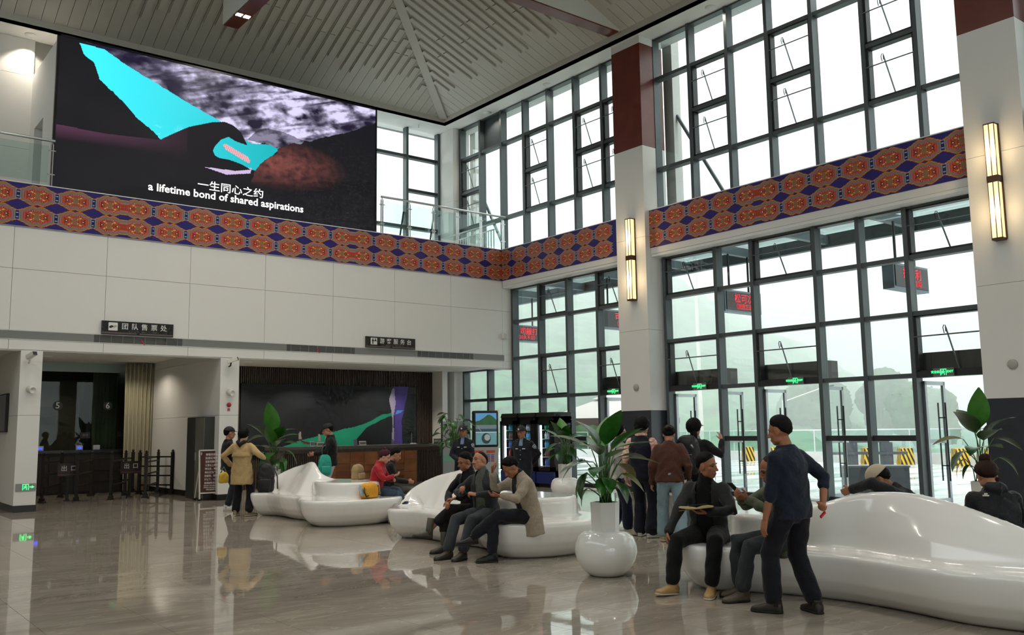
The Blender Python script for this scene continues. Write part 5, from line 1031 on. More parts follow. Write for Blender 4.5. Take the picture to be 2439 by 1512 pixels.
def tree(x, y, r, h, label):
    t = thing('tree', label, 'tree', (x, y, -2.1), 0, 'trees beyond the terrace'); m = MB(); MB().tube((0, 0, 0), (0, 0, h*0.6), 0.25, 7, 0.12).build('trunk', M('bark2', '#4a4038', 0.9), t)
    for k in range(16): a = rr.uniform(0, 2*PI); q = rr.uniform(0, 0.75)*r; m.ball((q*math.cos(a), q*math.sin(a), h*0.62+rr.uniform(-0.3, 0.35)*h*0.6), rr.uniform(0.32, 0.5)*r, 9, 6)
    me = solidify_mesh(m.mesh('c'), 0.35, 1, 'crown'); co = np.zeros(len(me.vertices)*3, np.float32); me.vertices.foreach_get('co', co); co += RNG.normal(0, 0.1, co.shape).astype(np.float32); me.vertices.foreach_set('co', co); me.materials.append(M('crown_green', '#3f5f3a', 0.9, var=(1.2, 0.4))); link('crown', me, t)
tree(84, 55.0, 4.2, 8.5, 'rounded hazy tree left of the outdoor bench'); tree(92, 50.0, 5.0, 9.5, 'broad hazy tree above the outdoor bench'); tree(80, 41.5, 3.2, 7, 'smaller hazy tree near the right door'); tree(96, 39.5, 3.0, 5.6, 'hazy tree left of the tall plant'); tree(45, 43, 2.4, 5.6, 'young green tree behind the parasol, left'); tree(44, 47.5, 2.8, 4.8, 'bushy green tree behind the parasol, far left')
t = thing('far_house', 'small white house in the mist below the trees', 'house', (110, 54.6, -2), 0.4); MB().box(-3, -2, 0, 3, 2, 3).build('house_wall', OC, t); MB().prism([(-2.3, 3), (2.3, 3), (0, 4.2)], 6.4, 0, -3.2).build('house_roof', M('roof_grey', '#7a7472', 0.8), t); 
for k in range(3): MB().box(-2.2+1.7*k, -2.03, 1.0, -1.3+1.7*k, -2.0, 2.1).build('house_window', OG, t)
hz = bpy.data.materials.new('mist'); hz.use_nodes = True; nt = hz.node_tree
for n in list(nt.nodes): nt.nodes.remove(n)
o_ = nt.nodes.new('ShaderNodeOutputMaterial'); v_ = nt.nodes.new('ShaderNodeVolumeScatter'); v_.inputs['Color'].default_value = (0.97, 0.99, 1.0, 1); v_.inputs['Density'].default_value = 0.0105; v_.inputs['Anisotropy'].default_value = 0.0; nt.links.new(v_.outputs[0], o_.inputs['Volume'])
tag(B('mist', 40, -150, -3, 560, 560, 90, hz), 'rain mist hanging over the meadow and hill', None, None, 'stuff')
# ================================================================ PEOPLE
SKIN = {k: M('skin_'+k, c, 0.5, spec=0.35, var=(9, 0.12)) for k, c in (('a', '#b07a5c'), ('b', '#a06a4c'), ('c', '#c79a7e'), ('d', '#8d5c42'))}
HAIRM = {k: M('hair_'+k, c, 0.6, spec=0.15, bump=(140, 0.5), stretch=(1, 1, 0.25)) for k, c in (('black', '#0d0b0a'), ('brown', '#2e1c15'), ('auburn', '#43202a'), ('grey', '#4b453e'))}
EYE = M('eye_dark', '#1a120d', 0.2); LIP = M('lip', '#8c5048', 0.45); BROW = M('brow', '#1e1712', 0.7)
def V3(*a): return Vector(a)
def limb(mb, pts, rad, n=12, flat=None):
    """tapered closed tube through pts with rounded ends; flat=(axis, factor) squashes the section along an axis"""
    pts = [Vector(p) for p in pts]; P = []; Rr = []
    d0 = (pts[0]-pts[1]).normalized(); d1 = (pts[-1]-pts[-2]).normalized()
    P += [pts[0]+d0*rad[0]*0.85, pts[0]+d0*rad[0]*0.55]; Rr += [rad[0]*0.3, rad[0]*0.78]
    P += pts; Rr += list(rad)
    P += [pts[-1]+d1*rad[-1]*0.55, pts[-1]+d1*rad[-1]*0.85]; Rr += [rad[-1]*0.78, rad[-1]*0.3]
    a = None; R = []
    for i, p in enumerate(P):
        d = (P[min(i+1, len(P)-1)]-P[max(i-1, 0)]).normalized()
        if a is None: a = d.orthogonal().normalized()
        a = (a-d*a.dot(d)).normalized(); b = d.cross(a); ring = []
        for k in range(n):
            t = 2*PI*k/n; q = (a*math.cos(t)+b*math.sin(t))*Rr[i]
            if flat: ax = flat[0]; q = q-ax*(q.dot(ax)*(1-flat[1]))
            ring.append(tuple(p+q))
        R.append(ring)
    mb.rings(R)
def ik(A, T, l1, l2, pole):
    A = Vector(A); T = Vector(T); d = T-A; L = min(d.length, (l1+l2)*0.999); u = d.normalized(); T = A+u*L
    c = (l1*l1+L*L-l2*l2)/(2*l1*L); c = max(-1, min(1, c)); h = l1*math.sqrt(max(0, 1-c*c)); p = Vector(pole); p = p-u*p.dot(u)
    p = p.normalized() if p.length > 1e-5 else u.orthogonal().normalized()
    return A+u*(l1*c)+p*h, T
def hand(mb, W, d, n, side, curl, s, thumb=0.5, spread=0.0):
    """W wrist, d pointing direction, n palm normal, side: unit vector towards the thumb"""
    d = d.normalized(); n = (n-d*n.dot(d)).normalized(); sd = d.cross(n); sd = sd if sd.dot(side) > 0 else -sd
    limb(mb, [W-d*0.02*s, W+d*0.03*s, W+d*0.075*s], [0.026*s, 0.036*s, 0.037*s], 10, (n, 0.5))
    for k, (off, L) in enumerate(((0.028, 0.07), (0.0095, 0.077), (-0.0095, 0.072), (-0.027, 0.056))):
        p = W+d*(0.08-abs(off)*0.25)*s+sd*off*s; dd = (d+sd*off*spread*8).normalized(); pts = [p-dd*0.02*s, p]
        c = curl*(1+0.1*k)
        for ang, f in ((0.55, 0.42), (1.35, 0.33), (2.0, 0.27)):
            t = min(c*ang, 2.7); p = p+(dd*math.cos(t)+n*math.sin(t))*L*f*s; pts.append(p)
        limb(mb, pts, [0.0098*s, 0.0098*s, 0.009*s, 0.0082*s, 0.007*s], 8)
    b = W+d*0.022*s+sd*0.026*s; t1 = b+(d*0.55+sd*(0.75-0.5*thumb)+n*(0.25+0.5*thumb)).normalized()*0.042*s; t2 = t1+(d*0.8+sd*(0.25-0.5*thumb)+n*(0.2+0.4*thumb)).normalized()*0.034*s
    limb(mb, [b-d*0.01*s, t1, t2], [0.015*s, 0.0115*s, 0.009*s], 8)
def head_parts(mb, T, s, female=False, detail=True):
    """T: head frame -> world (x right, y forward, z up), origin at the head centre"""
    def p(x, y, z): return T @ Vector((x*s, y*s, z*s))
    M3 = T.to_3x3()
    def ell(c, r, n=16, m=12): mb.ball(p(*c), tuple(x*s for x in r), n, m, 0, M3)
    w = 0.94 if female else 1.0
    ell((0, -0.012, 0.028), (0.077*w, 0.096, 0.092), 20, 14)
    ell((0, 0.018, -0.03), (0.062*w, 0.070, 0.083), 18, 12)
    ell((0, 0.052, -0.088), (0.03*w, 0.03, 0.026)); 
    for sx in (-1, 1):
        ell((0.043*sx*w, 0.012, -0.066), (0.024, 0.034, 0.028)); ell((0.038*sx*w, 0.054, -0.022), (0.022, 0.021, 0.022))
        ell((0.078*sx*w, -0.006, -0.008), (0.011, 0.02, 0.033), 10, 8); ell((0.083*sx*w, -0.012, 0.004), (0.008, 0.014, 0.02), 10, 8)
    limb(mb, [p(-0.046*w, 0.066, 0.022), p(-0.02, 0.082, 0.024), p(0.02, 0.082, 0.024), p(0.046*w, 0.066, 0.022)], [0.011*s]*4, 8)
    limb(mb, [p(0, 0.086, 0.012), p(0, 0.098, -0.012), p(0, 0.109, -0.032)], [0.009*s, 0.0105*s, 0.0135*s], 8)
    for sx in (-1, 1): ell((0.013*sx, 0.096, -0.036), (0.009, 0.01, 0.008), 8, 6)
    limb(mb, [p(-0.022, 0.080, -0.062), p(0, 0.088, -0.060), p(0.022, 0.080, -0.062)], [0.007*s, 0.0085*s, 0.007*s], 8); limb(mb, [p(-0.018, 0.080, -0.073), p(0, 0.086, -0.074), p(0.018, 0.080, -0.073)], [0.007*s, 0.0085*s, 0.007*s], 8)
def head_surface(u, el, s, grow):
    """point on the skull ellipsoid grown by `grow`, az u (0 = forward), elevation el"""
    return Vector((math.sin(u)*math.cos(el)*(0.078+grow), math.cos(u)*math.cos(el)*(0.097+grow)-0.012, math.sin(el)*(0.094+grow)+0.026))*s
def hair_mesh(T, s, style, seed=0):
    m = MB(); nu, ne = 40, 22; R = []; rr = random.Random(seed)
    for j in range(ne+1):
        el = -1.25+(PI/2+1.25)*j/ne*0.985; ring = []
        for i in range(nu):
            u = 2*PI*i/nu; f = (1+math.cos(u))/2          # 1 at the face, 0 at the nape
            if style == 'short': line = -0.95+1.65*f**1.1+(0.14 if 0.35 < f < 0.62 else 0); th = 0.012
            elif style == 'crew': line = -0.85+1.55*f**1.1+(0.14 if 0.35 < f < 0.62 else 0); th = 0.006+0.012*max(0, math.sin(el))
            elif style == 'balding': line = -0.85+1.95*f**1.0; th = 0.007
            elif style == 'bob': line = -1.2+1.85*f**3.0; th = 0.022
            elif style == 'long': line = -1.25+1.9*f**3.2; th = 0.02
            else: line = -0.95+1.65*f**1.3; th = 0.014
            k = max(-1, min(1, (el-line+rr.uniform(-0.04, 0.04))/0.34)); g = th*(0.5+0.5*k)-0.014*(0.5-0.5*k)
            if k > 0.3: g += rr.uniform(-0.002, 0.003)*(1.5 if style in ('bob', 'long', 'short') else 1)
            ring.append(tuple(T @ head_surface(u, el, s, g)))
        R.append(ring)
    m.rings(R); return m
def garment(me, mat, wr=0.006, scale=1.0, seed=0, cut=None, thick=0.0):
    n = len(me.vertices); co = np.zeros(n*3, np.float32); me.vertices.foreach_get('co', co); co = co.reshape(-1, 3); no = np.zeros(n*3, np.float32); me.vertices.foreach_get('normal', no); no = no.reshape(-1, 3)
    x, y, z = co.T*scale; q = seed*1.7
    d = np.sin(z*38+3.5*np.sin(x*13+q)+3*np.sin(y*11+q*2))*0.5+np.sin(x*31-z*17+2.5*np.sin(y*17+z*7+q))*0.35+np.sin(y*43+z*29+2*np.sin(x*19+q))*0.25
    co += no*(d*wr)[:, None]
    me.vertices.foreach_set('co', co.ravel()); me.materials.append(mat)
    if cut:
        bm = bmesh.new(); bm.from_mesh(me); bm.verts.ensure_lookup_table(); dele = [v for v in bm.verts if cut(v.co)]; bmesh.ops.delete(bm, geom=dele, context='VERTS'); bm.to_mesh(me); bm.free()
    me.update()
    return me
def CLOTH(name, col, rough=0.85, var=None): return M('cloth_'+name, col, rough, spec=0.25, bump=(30, 0.4), var=var or (6, 0.18), sheen=0.1)
SHOEC = {}
def shoe(mb_up, mb_sole, A, yaw, pitch, s, boot=0.0):
    """A: ankle, yaw about z (0 = +Y), pitch > 0 raises the toe"""
    Mx = Matrix.Translation(A) @ Matrix.Rotation(-yaw, 4, 'Z') @ Matrix.Rotation(pitch, 4, 'X')
    def ring(y, w, zb, zt, n=12): return [tuple(Mx @ Vector((w*math.copysign(abs(math.cos(t))**0.7, math.cos(t)), y, (zb+zt)/2+(zt-zb)/2*math.copysign(abs(math.sin(t))**0.7, math.sin(t))))) for t in [2*PI*k/n for k in range(n)]]
    prof = [(-0.075, 0.022, 0.0, 0.06), (-0.068, 0.034, 0.0, 0.09), (-0.03, 0.041, 0.0, 0.105), (0.03, 0.043, 0.0, 0.095), (0.08, 0.047, 0.0, 0.07), (0.13, 0.050, 0.0, 0.056), (0.165, 0.044, 0.0, 0.05), (0.19, 0.028, 0.005, 0.04), (0.197, 0.012, 0.01, 0.03)]
    mb_up.rings([ring(y*s, w*s, (zb-0.082)*s, (zt-0.082)*s) for y, w, zb, zt in prof]); mb_up.rings([[tuple(Mx @ Vector((0.043*s*math.cos(t), (-0.022+0.05*math.sin(t))*s, z*s))) for t in [2*PI*k/12 for k in range(12)]] for z in (-0.03, 0.02, 0.03+boot)])
    mb_sole.rings([ring(y*s*1.02, (w+0.003)*s, -0.084*s, (-0.084+0.02)*s) for y, w, zb, zt in prof])
def person(label, x, y, face, H=1.70, ph=None, lean=0, side=0, head=(0, 0, 0), hands=None, feet=None, elbows=None, knees=None, skin='a', hair=('black', 'short'), top=None, bottom=None, shoes='#1c1a18', near=False, female=False, hat=None,
           handpose=None, fat=1.0, faceparts=True, boots=0.0, extras=None, hand_mode='end'):
    """face: 0 = towards the viewer, 90 = screen right, 180 = away. Local frame: +X right hand side, +Y forward, Z up. lean forward degrees."""
    s = H/1.70; fa = math.radians(face); fwd = Vector((math.sin(YAW), math.cos(YAW), 0)); rt = Vector((math.cos(YAW), -math.sin(YAW), 0)); fv = -fwd*math.cos(fa)+rt*math.sin(fa); rz = math.atan2(fv.y, fv.x)-PI/2
    t = thing('person', label, 'person', (x, y, 0), rz)
    ph = 0.918*s if ph is None else ph; P = V3(0, 0, ph); vb, vc = (0.0062, 0.013) if near else (0.0085, 0.017)
    # spine
    def spine(h):
        a = math.radians(lean); b = math.radians(side); n = 8; p = P.copy(); 
        for i in range(n):
            hh = h*(i+0.5)/n; k = 0.35+0.65*min(1, max(0, hh/(0.5*s))); ax = V3(math.sin(b*k), math.sin(a*k)*math.cos(b*k), math.cos(a*k)*math.cos(b*k)); p = p+ax*h/n
        k = 0.35+0.65*min(1, max(0, h/(0.5*s))); ax = V3(math.sin(b*k), math.sin(a*k)*math.cos(b*k), math.cos(a*k)*math.cos(b*k)).normalized()
        r = (V3(1, 0, 0)-ax*ax.x).normalized(); return p, ax, r, ax.cross(r)
    N, nax, nr_, nf = spine(0.515*s); nf = nf if nf.y > 0 or abs(nf.y) < 0.2 else nf
    sh = {}; hp = {}
    for k, sx in (('R', 1), ('L', -1)): p, ax, r, f = spine(0.428*s); sh[k] = p+r*sx*0.160*s*fat**0.3; hp[k] = P+V3(sx*0.092*s, 0, -0.02*s)
    # head frame
    hy, hpi, hr = [math.radians(a) for a in head]
    base = Matrix((nr_, nf, nax)).transposed()
    base = Matrix.Rotation(-math.radians(lean)*-0.55, 3, 'X') @ base if False else base
    Rh = base @ Matrix.Rotation(math.radians(lean)*0.75, 3, 'X') @ Matrix.Rotation(-hy, 3, 'Z') @ Matrix.Rotation(-hpi, 3, 'X') @ Matrix.Rotation(hr, 3, 'Y')
    nb = N+nax*0.02*s; hc = nb+(Rh @ V3(0, 0.028, 0.118))*s; T = Matrix.Translation(hc) @ Rh.to_4x4() @ Matrix.Scale(1.05, 4)
    hands = hands or {}; feet = feet or {}; elbows = elbows or {}; knees = knees or {}; handpose = handpose or {}
    bm_ = MB(); head_parts(bm_, T, s, female); limb(bm_, [N-nax*0.06*s, nb, T @ V3(0, -0.02*s, -0.06*s)], [0.056*s*(0.88 if female else 1)]*2+[0.05*s*(0.9 if female else 1)], 12)
    limb(bm_, [P, spine(0.25*s)[0], N-nax*0.05*s], [0.03*s]*3, 8)
    arm = {}; leg = {}
    for k, sx in (('R', 1), ('L', -1)):
        W = Vector(hands.get(k, (sx*0.27*s, 0.05*s, ph-0.08*s))); El, W = ik(sh[k], W, 0.285*s, 0.255*s, elbows.get(k, (sx*0.5, -1, -0.3))); arm[k] = (sh[k], El, W)
        limb(bm_, [N-nax*0.05*s, sh[k]], [0.025*s]*2, 7); limb(bm_, [sh[k], El], [0.025*s]*2, 7)
        limb(bm_, [El, El*0.35+W*0.65, W], [0.036*s, 0.034*s, 0.026*s], 10)
        hpz = handpose.get(k, {}); fd = (W-El).normalized(); dd = Vector(hpz.get('d', fd)).normalized(); nn = Vector(hpz.get('n', V3(-sx, 0.15, 0))); th = Vector(hpz.get('t', V3(-sx*0.3, 1, 0.2)))
        hand(bm_, W+dd*0.01*s, dd, nn, th, hpz.get('c', 0.45), s*(0.93 if female else 1.0), hpz.get('th', 0.4))
        A = Vector(feet.get(k, (sx*0.1*s, 0, 0.085*s))); Kn, A = ik(hp[k], A, 0.43*s, 0.42*s, knees.get(k, (sx*0.12, 1, 0.25))); leg[k] = (hp[k], Kn, A)
        limb(bm_, [P, hp[k]], [0.03*s]*2, 7); limb(bm_, [hp[k], Kn, A], [0.03*s, 0.03*s, 0.034*s], 7)
    me = solidify_mesh(bm_.mesh('b'), vb, 2, 'body'); me.materials.append(SKIN[skin]); link('body', me, t)
    if faceparts:
        for sx in (-1, 1):
            MB().ball(T @ V3(0.031*sx*s, 0.0785*s, 0.003*s), (0.0125*s, 0.006*s, 0.0055*s), 10, 6, 0, T.to_3x3()).build('eye', EYE, t, smooth=True)
            b = MB(); limb(b, [T @ V3(0.015*sx*s, 0.0905*s, 0.026*s), T @ V3(0.032*sx*s, 0.0885*s, 0.031*s), T @ V3(0.05*sx*s, 0.073*s, 0.025*s)], [0.0035*s, 0.0042*s, 0.0028*s], 6); b.build('eyebrow', BROW, t, smooth=True)
        b = MB(); limb(b, [T @ V3(-0.02*s, 0.0845*s, -0.067*s), T @ V3(0, 0.0935*s, -0.067*s), T @ V3(0.02*s, 0.0845*s, -0.067*s)], [0.003*s, 0.0042*s, 0.003*s], 6); b.build('lips', LIP, t, smooth=True)
    if hair: hair_mesh(T, s, hair[1], len(label)).build('hair', HAIRM[hair[0]], t, smooth=True)
    # ---- trousers
    bt = dict(col='#202022', r=(0.098, 0.07, 0.062, 0.066), hem=0.06); bt.update(bottom or {}); m = MB(); q = bt['r']
    limb(m, [P+V3(0, 0, 0.06*s), P-V3(0, 0, 0.01*s)], [0.148*s*fat, 0.155*s*fat], 16, (V3(0, 1, 0), 0.80))
    for k in 'RL':
        a, b, c = leg[k]; e = c+(b-c).normalized()*bt['hem']*s; u = (b-a).normalized()
        limb(m, [a+u*0.0, a*0.6+b*0.4, b, b*0.6+e*0.4, e], [q[0]*s*fat, q[0]*0.93*s*fat, q[1]*s, (q[1]*0.35+q[2]*0.65)*s, q[3]*s], 14)
    me = solidify_mesh(m.mesh('t'), vc, 3, 'trousers'); garment(me, CLOTH('t'+bt['col'], bt['col'], 0.85), 0.0055*s if near else 0.005, 1, len(label)); link('trousers', me, t)
    # ---- shirt and jacket
    tp = dict(col='#222222', hem=-0.08, w=1.0, sleeve=1.0, cuff=0.044, open=None, shirt=None, collar=0.0, wr=0.006, arm=0.058); tp.update(top or {})
    def torso(m, grow, h0, shoulders=True):
        sec = [(h0, 0.178*tp['w'], 0.118*fat*tp['w']), (max(h0+0.05, -0.02), 0.174*tp['w'], 0.118*fat), (0.12, 0.164, 0.112*fat), (0.26, 0.176, 0.118), (0.36, 0.180, 0.115), (0.42, 0.160, 0.10), (0.465, 0.115, 0.085), (0.50, 0.078, 0.074), (0.53, 0.062, 0.066)]
        R = []
        for h, a, b in sec:
            p, ax, r, f = spine(h*s); R.append([tuple(p+r*((a*fat**0.5+grow)*s*math.copysign(abs(math.cos(w_))**0.85, math.cos(w_)))+f*((b+grow)*s*math.copysign(abs(math.sin(w_))**0.85, math.sin(w_)))) for w_ in [2*PI*k/24 for k in range(24)]])
        m.rings(R)
    if tp['shirt']:
        m = MB(); torso(m, -0.004, -0.04); limb(m, [N-nax*0.02*s, N+nax*0.035*s], [0.07*s, 0.064*s], 14)
        me = solidify_mesh(m.mesh('s'), vc, 2, 'shirt'); garment(me, CLOTH('s'+tp['shirt'], tp['shirt'], 0.85), 0.003, 1, 3); link('shirt', me, t)
    m = MB(); torso(m, 0.012, tp['hem'])
    slv = {}
    for k, sx in (('R', 1), ('L', -1)):
        a, b, c = arm[k]; L = tp['sleeve']; rr_ = tp['arm']
        limb(m, [N-nax*0.045*s+nr_*sx*0.03*s, a*0.5+N*0.5-nax*0.03*s, a-nax*0.008*s], [0.055*s, 0.055*s, 0.06*s], 12)
        if L > 0.99: e = c-(c-b).normalized()*0.012*s; limb(m, [a, a*0.45+b*0.55, b, b*0.5+e*0.5, e], [(rr_+0.008)*s, rr_*s, (rr_-0.006)*s, (tp['cuff']+0.006)*s, tp['cuff']*s], 12)
        elif L > 0.4: e = a+(b-a)*1.0; e2 = b+(c-b)*max(0, (L-0.5)*2); limb(m, [a, a*0.5+b*0.5, b, e2], [(rr_+0.006)*s, rr_*s, rr_*0.92*s, rr_*0.85*s], 12)
        elif L > 0: e = a+(b-a)*L*2; limb(m, [a, e], [(rr_+0.006)*s, rr_*s], 12)
    if tp['collar'] > 0:
        cc = N-nax*0.005*s; R = []
        for hgt, rad in ((-0.03, 0.086), (0.0, 0.08), (tp['collar'], 0.076), (tp['collar']+0.004, 0.066), (0.0, 0.062)): R.append([tuple(cc+nax*hgt*s+nr_*rad*s*math.cos(w_)+nf*(rad*1.0*s*math.sin(w_)-0.004*s)) for w_ in [2*PI*k/20 for k in range(20)]])
        m.rings(R)
    if tp.get('hood'): limb(m, [N+nf*-0.075*s+nr_*-0.06*s+nax*-0.01*s, N+nf*-0.12*s+nax*-0.035*s, N+nf*-0.075*s+nr_*0.06*s+nax*-0.01*s], [0.045*s, 0.055*s, 0.045*s], 12)
    me = solidify_mesh(m.mesh('j'), vc, 3, 'jacket'); cut = None
    if tp['open']:
        w0, w1, hb = tp['open']            # half opening at the hem, at the chest, lowest height
        def cut(v):
            d = v-P; best = None; h = max(-0.2, min(0.55, d.length/s if d.z > -0.02 else -0.05)); p, ax, r, f = spine(h*s); e = v-p; lx = e.dot(r)/s; ly = e.dot(f)/s
            if ly < 0.03 or h < hb: return False
            ww = w0+(w1-w0)*max(0, min(1, (h-hb)/(0.42-hb))); ww = ww if h < 0.44 else ww*1.1
            return abs(lx-tp.get('ox', 0)) < ww
    garment(me, CLOTH('j'+tp['col'], tp['col'], tp.get('rough', 0.8), tp.get('var')), tp['wr'], 1, len(label)+2, cut); jo = link('jacket', me, t)
    if tp['open']: so = jo.modifiers.new('thickness', 'SOLIDIFY'); so.thickness = 0.006; so.offset = -1
    # ---- shoes
    for k, sx in (('R', 1), ('L', -1)):
        a, b, c = leg[k]; fp = feet.get(k+'o', (sx*8, 0)); u = MB(); so = MB(); shoe(u, so, c, math.radians(fp[0]), math.radians(fp[1]), s*(0.92 if female else 1.0), boots)
        so_ = u.build('shoe', M('shoe'+shoes, shoes, 0.55, var=(14, 0.2)), t, smooth=True); so.build('sole', M('sole_dark' if shoes < '#8' else 'sole_pale', '#1a1816' if shoes < '#8' else '#b9b2a4', 0.7), so_, smooth=True)
    if hat:
        hc_, brim = hat; m = MB(); R = []; nu = 36
        for j in range(14):
            el = 0.12+(PI/2-0.12)*j/13*0.99; R.append([tuple(T @ (head_surface(2*PI*i/nu, el-0.12*math.cos(2*PI*i/nu)*(1-j/13), s, 0.017))) for i in range(nu)])
        m.rings(R); ho = m.build('cap', M('hat'+hc_, hc_, 0.75, bump=(150, 0.2)), t, smooth=True)
        if brim:
            m = MB(); R = []
            for j in range(2):
                z = 0.042-0.006*j; R.append([tuple(T @ (V3(0.072*math.cos(w_), 0.085+brim*math.sin(w_), z-0.25*brim*math.sin(w_)*0.6)*s)) for w_ in [PI*k/12 for k in range(13)]]+[tuple(T @ (V3(0.072*math.cos(PI-w_), 0.05, z+0.01)*s)) for w_ in [PI*k/6 for k in range(7)]])
            m.rings(R); m.build('cap_brim', MATS['hat'+hc_], ho, smooth=True)
    F = dict(T=T, N=N, P=P, arm=arm, leg=leg, s=s, spine=spine, nr=nr_, nf=nf, nax=nax, obj=t, sh=sh)
    if extras: extras(F)
    return F
def world(F, p): o = F['obj']; return Matrix.Translation(o.location) @ Matrix.Rotation(o.rotation_euler.z, 4, 'Z') @ Vector(p)
def along(F, k, f=0.11): a, b, c = F['arm'][k]; return c+(c-b).normalized()*f*F['s']

def bun(F, c=(0, -0.07, 0.12), r=0.05, mat='brown', tie=None):
    T = F['T']; s = F['s']; m = MB(); m.ball(T @ (Vector(c)*s), (r*s, r*s, r*0.85*s), 14, 10, 0, T.to_3x3()); m.build('hair_bun', HAIRM[mat], F['obj'], smooth=True)
    if tie:
        b = Vector(c)*0.9; m = MB(); n = 18
        m.pipe([T @ (Vector((b.x+0.045*math.cos(2*PI*k/n), b.y+0.02+0.03*math.sin(2*PI*k/n), b.z-0.035+0.006*math.sin(4*PI*k/n)))*s) for k in range(n+1)], 0.012*s, 6); m.build('hair_tie', M('tie'+tie, tie, 0.7), F['obj'], smooth=True)
def tail(F, pts, rad, mat='black', name='hair_tail'):
    m = MB(); limb(m, [F['T'] @ (Vector(p)*F['s']) for p in pts], [r*F['s'] for r in rad], 10); m.build(name, HAIRM[mat], F['obj'], smooth=True)
def item(name, label, cat, mb, mats, loc, rot=None, group=None, sub=()):
    """a held or worn thing of its own; sub = further (name, mb, mat) parts"""
    t = tag(link(name, None, None, loc), label, cat, group)
    if rot is not None: t.rotation_euler = rot
    mb.build(sub[0] if isinstance(sub, tuple) and sub and isinstance(sub[0], str) else name+'_body', mats, t, smooth=False); return t
SEAT = 0.545
# ---- the group on the nearest bench
def phone(F, k, label, off=(0, 0.0, 0.02), rot=(0.5, 0, 0), f=0.085):
    p = world(F, along(F, k, f)+Vector(off)); o = F['obj']
    t = tag(link('phone', None, None, p, (rot[0], rot[1], o.rotation_euler.z+rot[2])), label, 'phone', 'phones in hands')
    MB().box(-0.037, -0.075, -0.005, 0.037, 0.075, 0.005).build('phone_body', BLACK, t, bevel=0.003); MB().box(-0.034, -0.07, 0.005, 0.034, 0.07, 0.0062).build('phone_screen', M('phone_glass', '#20242c', 0.15), t)
F = person('standing man in navy top and dark trousers, back to the viewer', 6.86, 4.78, -142, 1.69, lean=5, side=-1, head=(-12, 8, 0), near=True, skin='b', hair=('black', 'crew'), fat=1.06,
    hands={'L': (-0.25, 0.1, 0.80), 'R': (0.16, -0.2, 0.93)}, elbows={'L': (-0.5, -1, 0), 'R': (1.0, -0.5, 0.1)}, handpose={'L': dict(c=0.35, n=(0.9, -0.2, 0), t=(0.1, 1, 0)), 'R': dict(c=1.0, n=(-0.3, -0.6, 0.6), d=(-0.75, -0.35, -0.35), t=(0, -0.4, 0.9))},
    feet={'L': (-0.11, 0.16, 0.085), 'R': (0.15, -0.08, 0.085), 'Lo': (-22, 0), 'Ro': (22, 0)}, top=dict(col='#18202f', hem=-0.11, sleeve=0.66, w=1.0, arm=0.062, wr=0.007), bottom=dict(col='#14161d', r=(0.1, 0.084, 0.082, 0.078), hem=0.05), shoes='#2b2620', faceparts=False)
p = world(F, along(F, 'R', 0.09)); tag(MB().box(-0.012, -0.008, -0.035, 0.012, 0.008, 0.035).build('lighter', M('lighter_red', '#c41a1a', 0.3), None, p+Vector((-0.02, -0.015, -0.01)), (0.4, 0.9, 0.3), bevel=0.003), 'small red lighter held behind the back of the navy dressed man', 'lighter')
F = person('seated man in black jacket with open notebook, looking aside', 7.36, 6.12, -30, 1.72, ph=SEAT+0.01, lean=12, head=(-78, 2, 0), near=True, skin='b', hair=('black', 'crew'), fat=1.05,
    hands={'R': (0.3, 0.38, 0.56), 'L': (-0.1, 0.36, 0.77)}, elbows={'R': (1, -0.3, 0.1), 'L': (-1, -0.4, -0.2)}, handpose={'R': dict(c=0.8, d=(-0.1, 0.35, -0.9), n=(-1, 0, 0), t=(0, 1, 0)), 'L': dict(c=0.3, n=(0, 0.1, 1), d=(0.75, 0.6, 0.05), t=(0, 1, 0.2))},
    feet={'R': (0.21, 0.56, 0.085), 'L': (-0.16, 0.5, 0.085), 'Ro': (25, 6), 'Lo': (-8, 0)}, knees={'R': (0.35, 1, 0.6), 'L': (-0.3, 1, 0.6)}, top=dict(col='#2b2b2d', hem=-0.1, collar=0.03, w=1.06, open=(0.10, 0.07, -0.06), shirt='#0d0d0f', wr=0.009, arm=0.066), bottom=dict(col='#0d0d0e', r=(0.1, 0.08, 0.074, 0.072)), shoes='#b08c58')
hw = world(F, along(F, 'L', 0.1)); t = tag(link('notebook', None, None, hw+Vector((0.0, 0.0, 0.05)), (0.06, 0.12, F['obj'].rotation_euler.z+0.25)), 'open worn notebook with curled pages on the hand of the seated man', 'notebook')
NBm = M('notebook_paper', '#c8b07a', 0.8, var=(20, 0.2)); m = MB(); m.rings([[(-0.16+0.16*f, -0.1, 0.004+0.016*math.sin(f*3)) for f in (0, 0.35, 0.7, 1.0)]+[(-0.16+0.16*f, -0.1, -0.004) for f in (1.0, 0.7, 0.35, 0)], [(-0.16+0.16*f, 0.1, 0.004+0.016*math.sin(f*3)) for f in (0, 0.35, 0.7, 1.0)]+[(-0.16+0.16*f, 0.1, -0.004) for f in (1.0, 0.7, 0.35, 0)]]); m.build('page_block', NBm, t)
m = MB(); m.rings([[(0.16*f, y_, 0.004+0.03*f*f+0.012*math.sin(f*3)) for f in (0, 0.35, 0.7, 1.0)]+[(0.16*f, y_, -0.004+0.028*f*f) for f in (1.0, 0.7, 0.35, 0)] for y_ in (-0.1, 0.1)]); m.build('page_block', NBm, t)
MB().box(-0.165, -0.105, -0.009, 0.165, 0.105, -0.004).build('cover', M('notebook_cover', '#7d5a2a', 0.7), t); MB().tube((-0.1, -0.02, 0.03), (0.06, 0.05, 0.034), 0.005, 6).build('pen', BLACK, t)
hw = world(F, along(F, 'R', 0.13)); tag(MB().tube((0, 0, 0), (0.012, 0.0, -0.085), 0.0045, 7).build('cigarette', M('cigarette', '#e6e2d8', 0.7), None, hw), 'white cigarette in the lowered hand of the man with the notebook', 'cigarette')
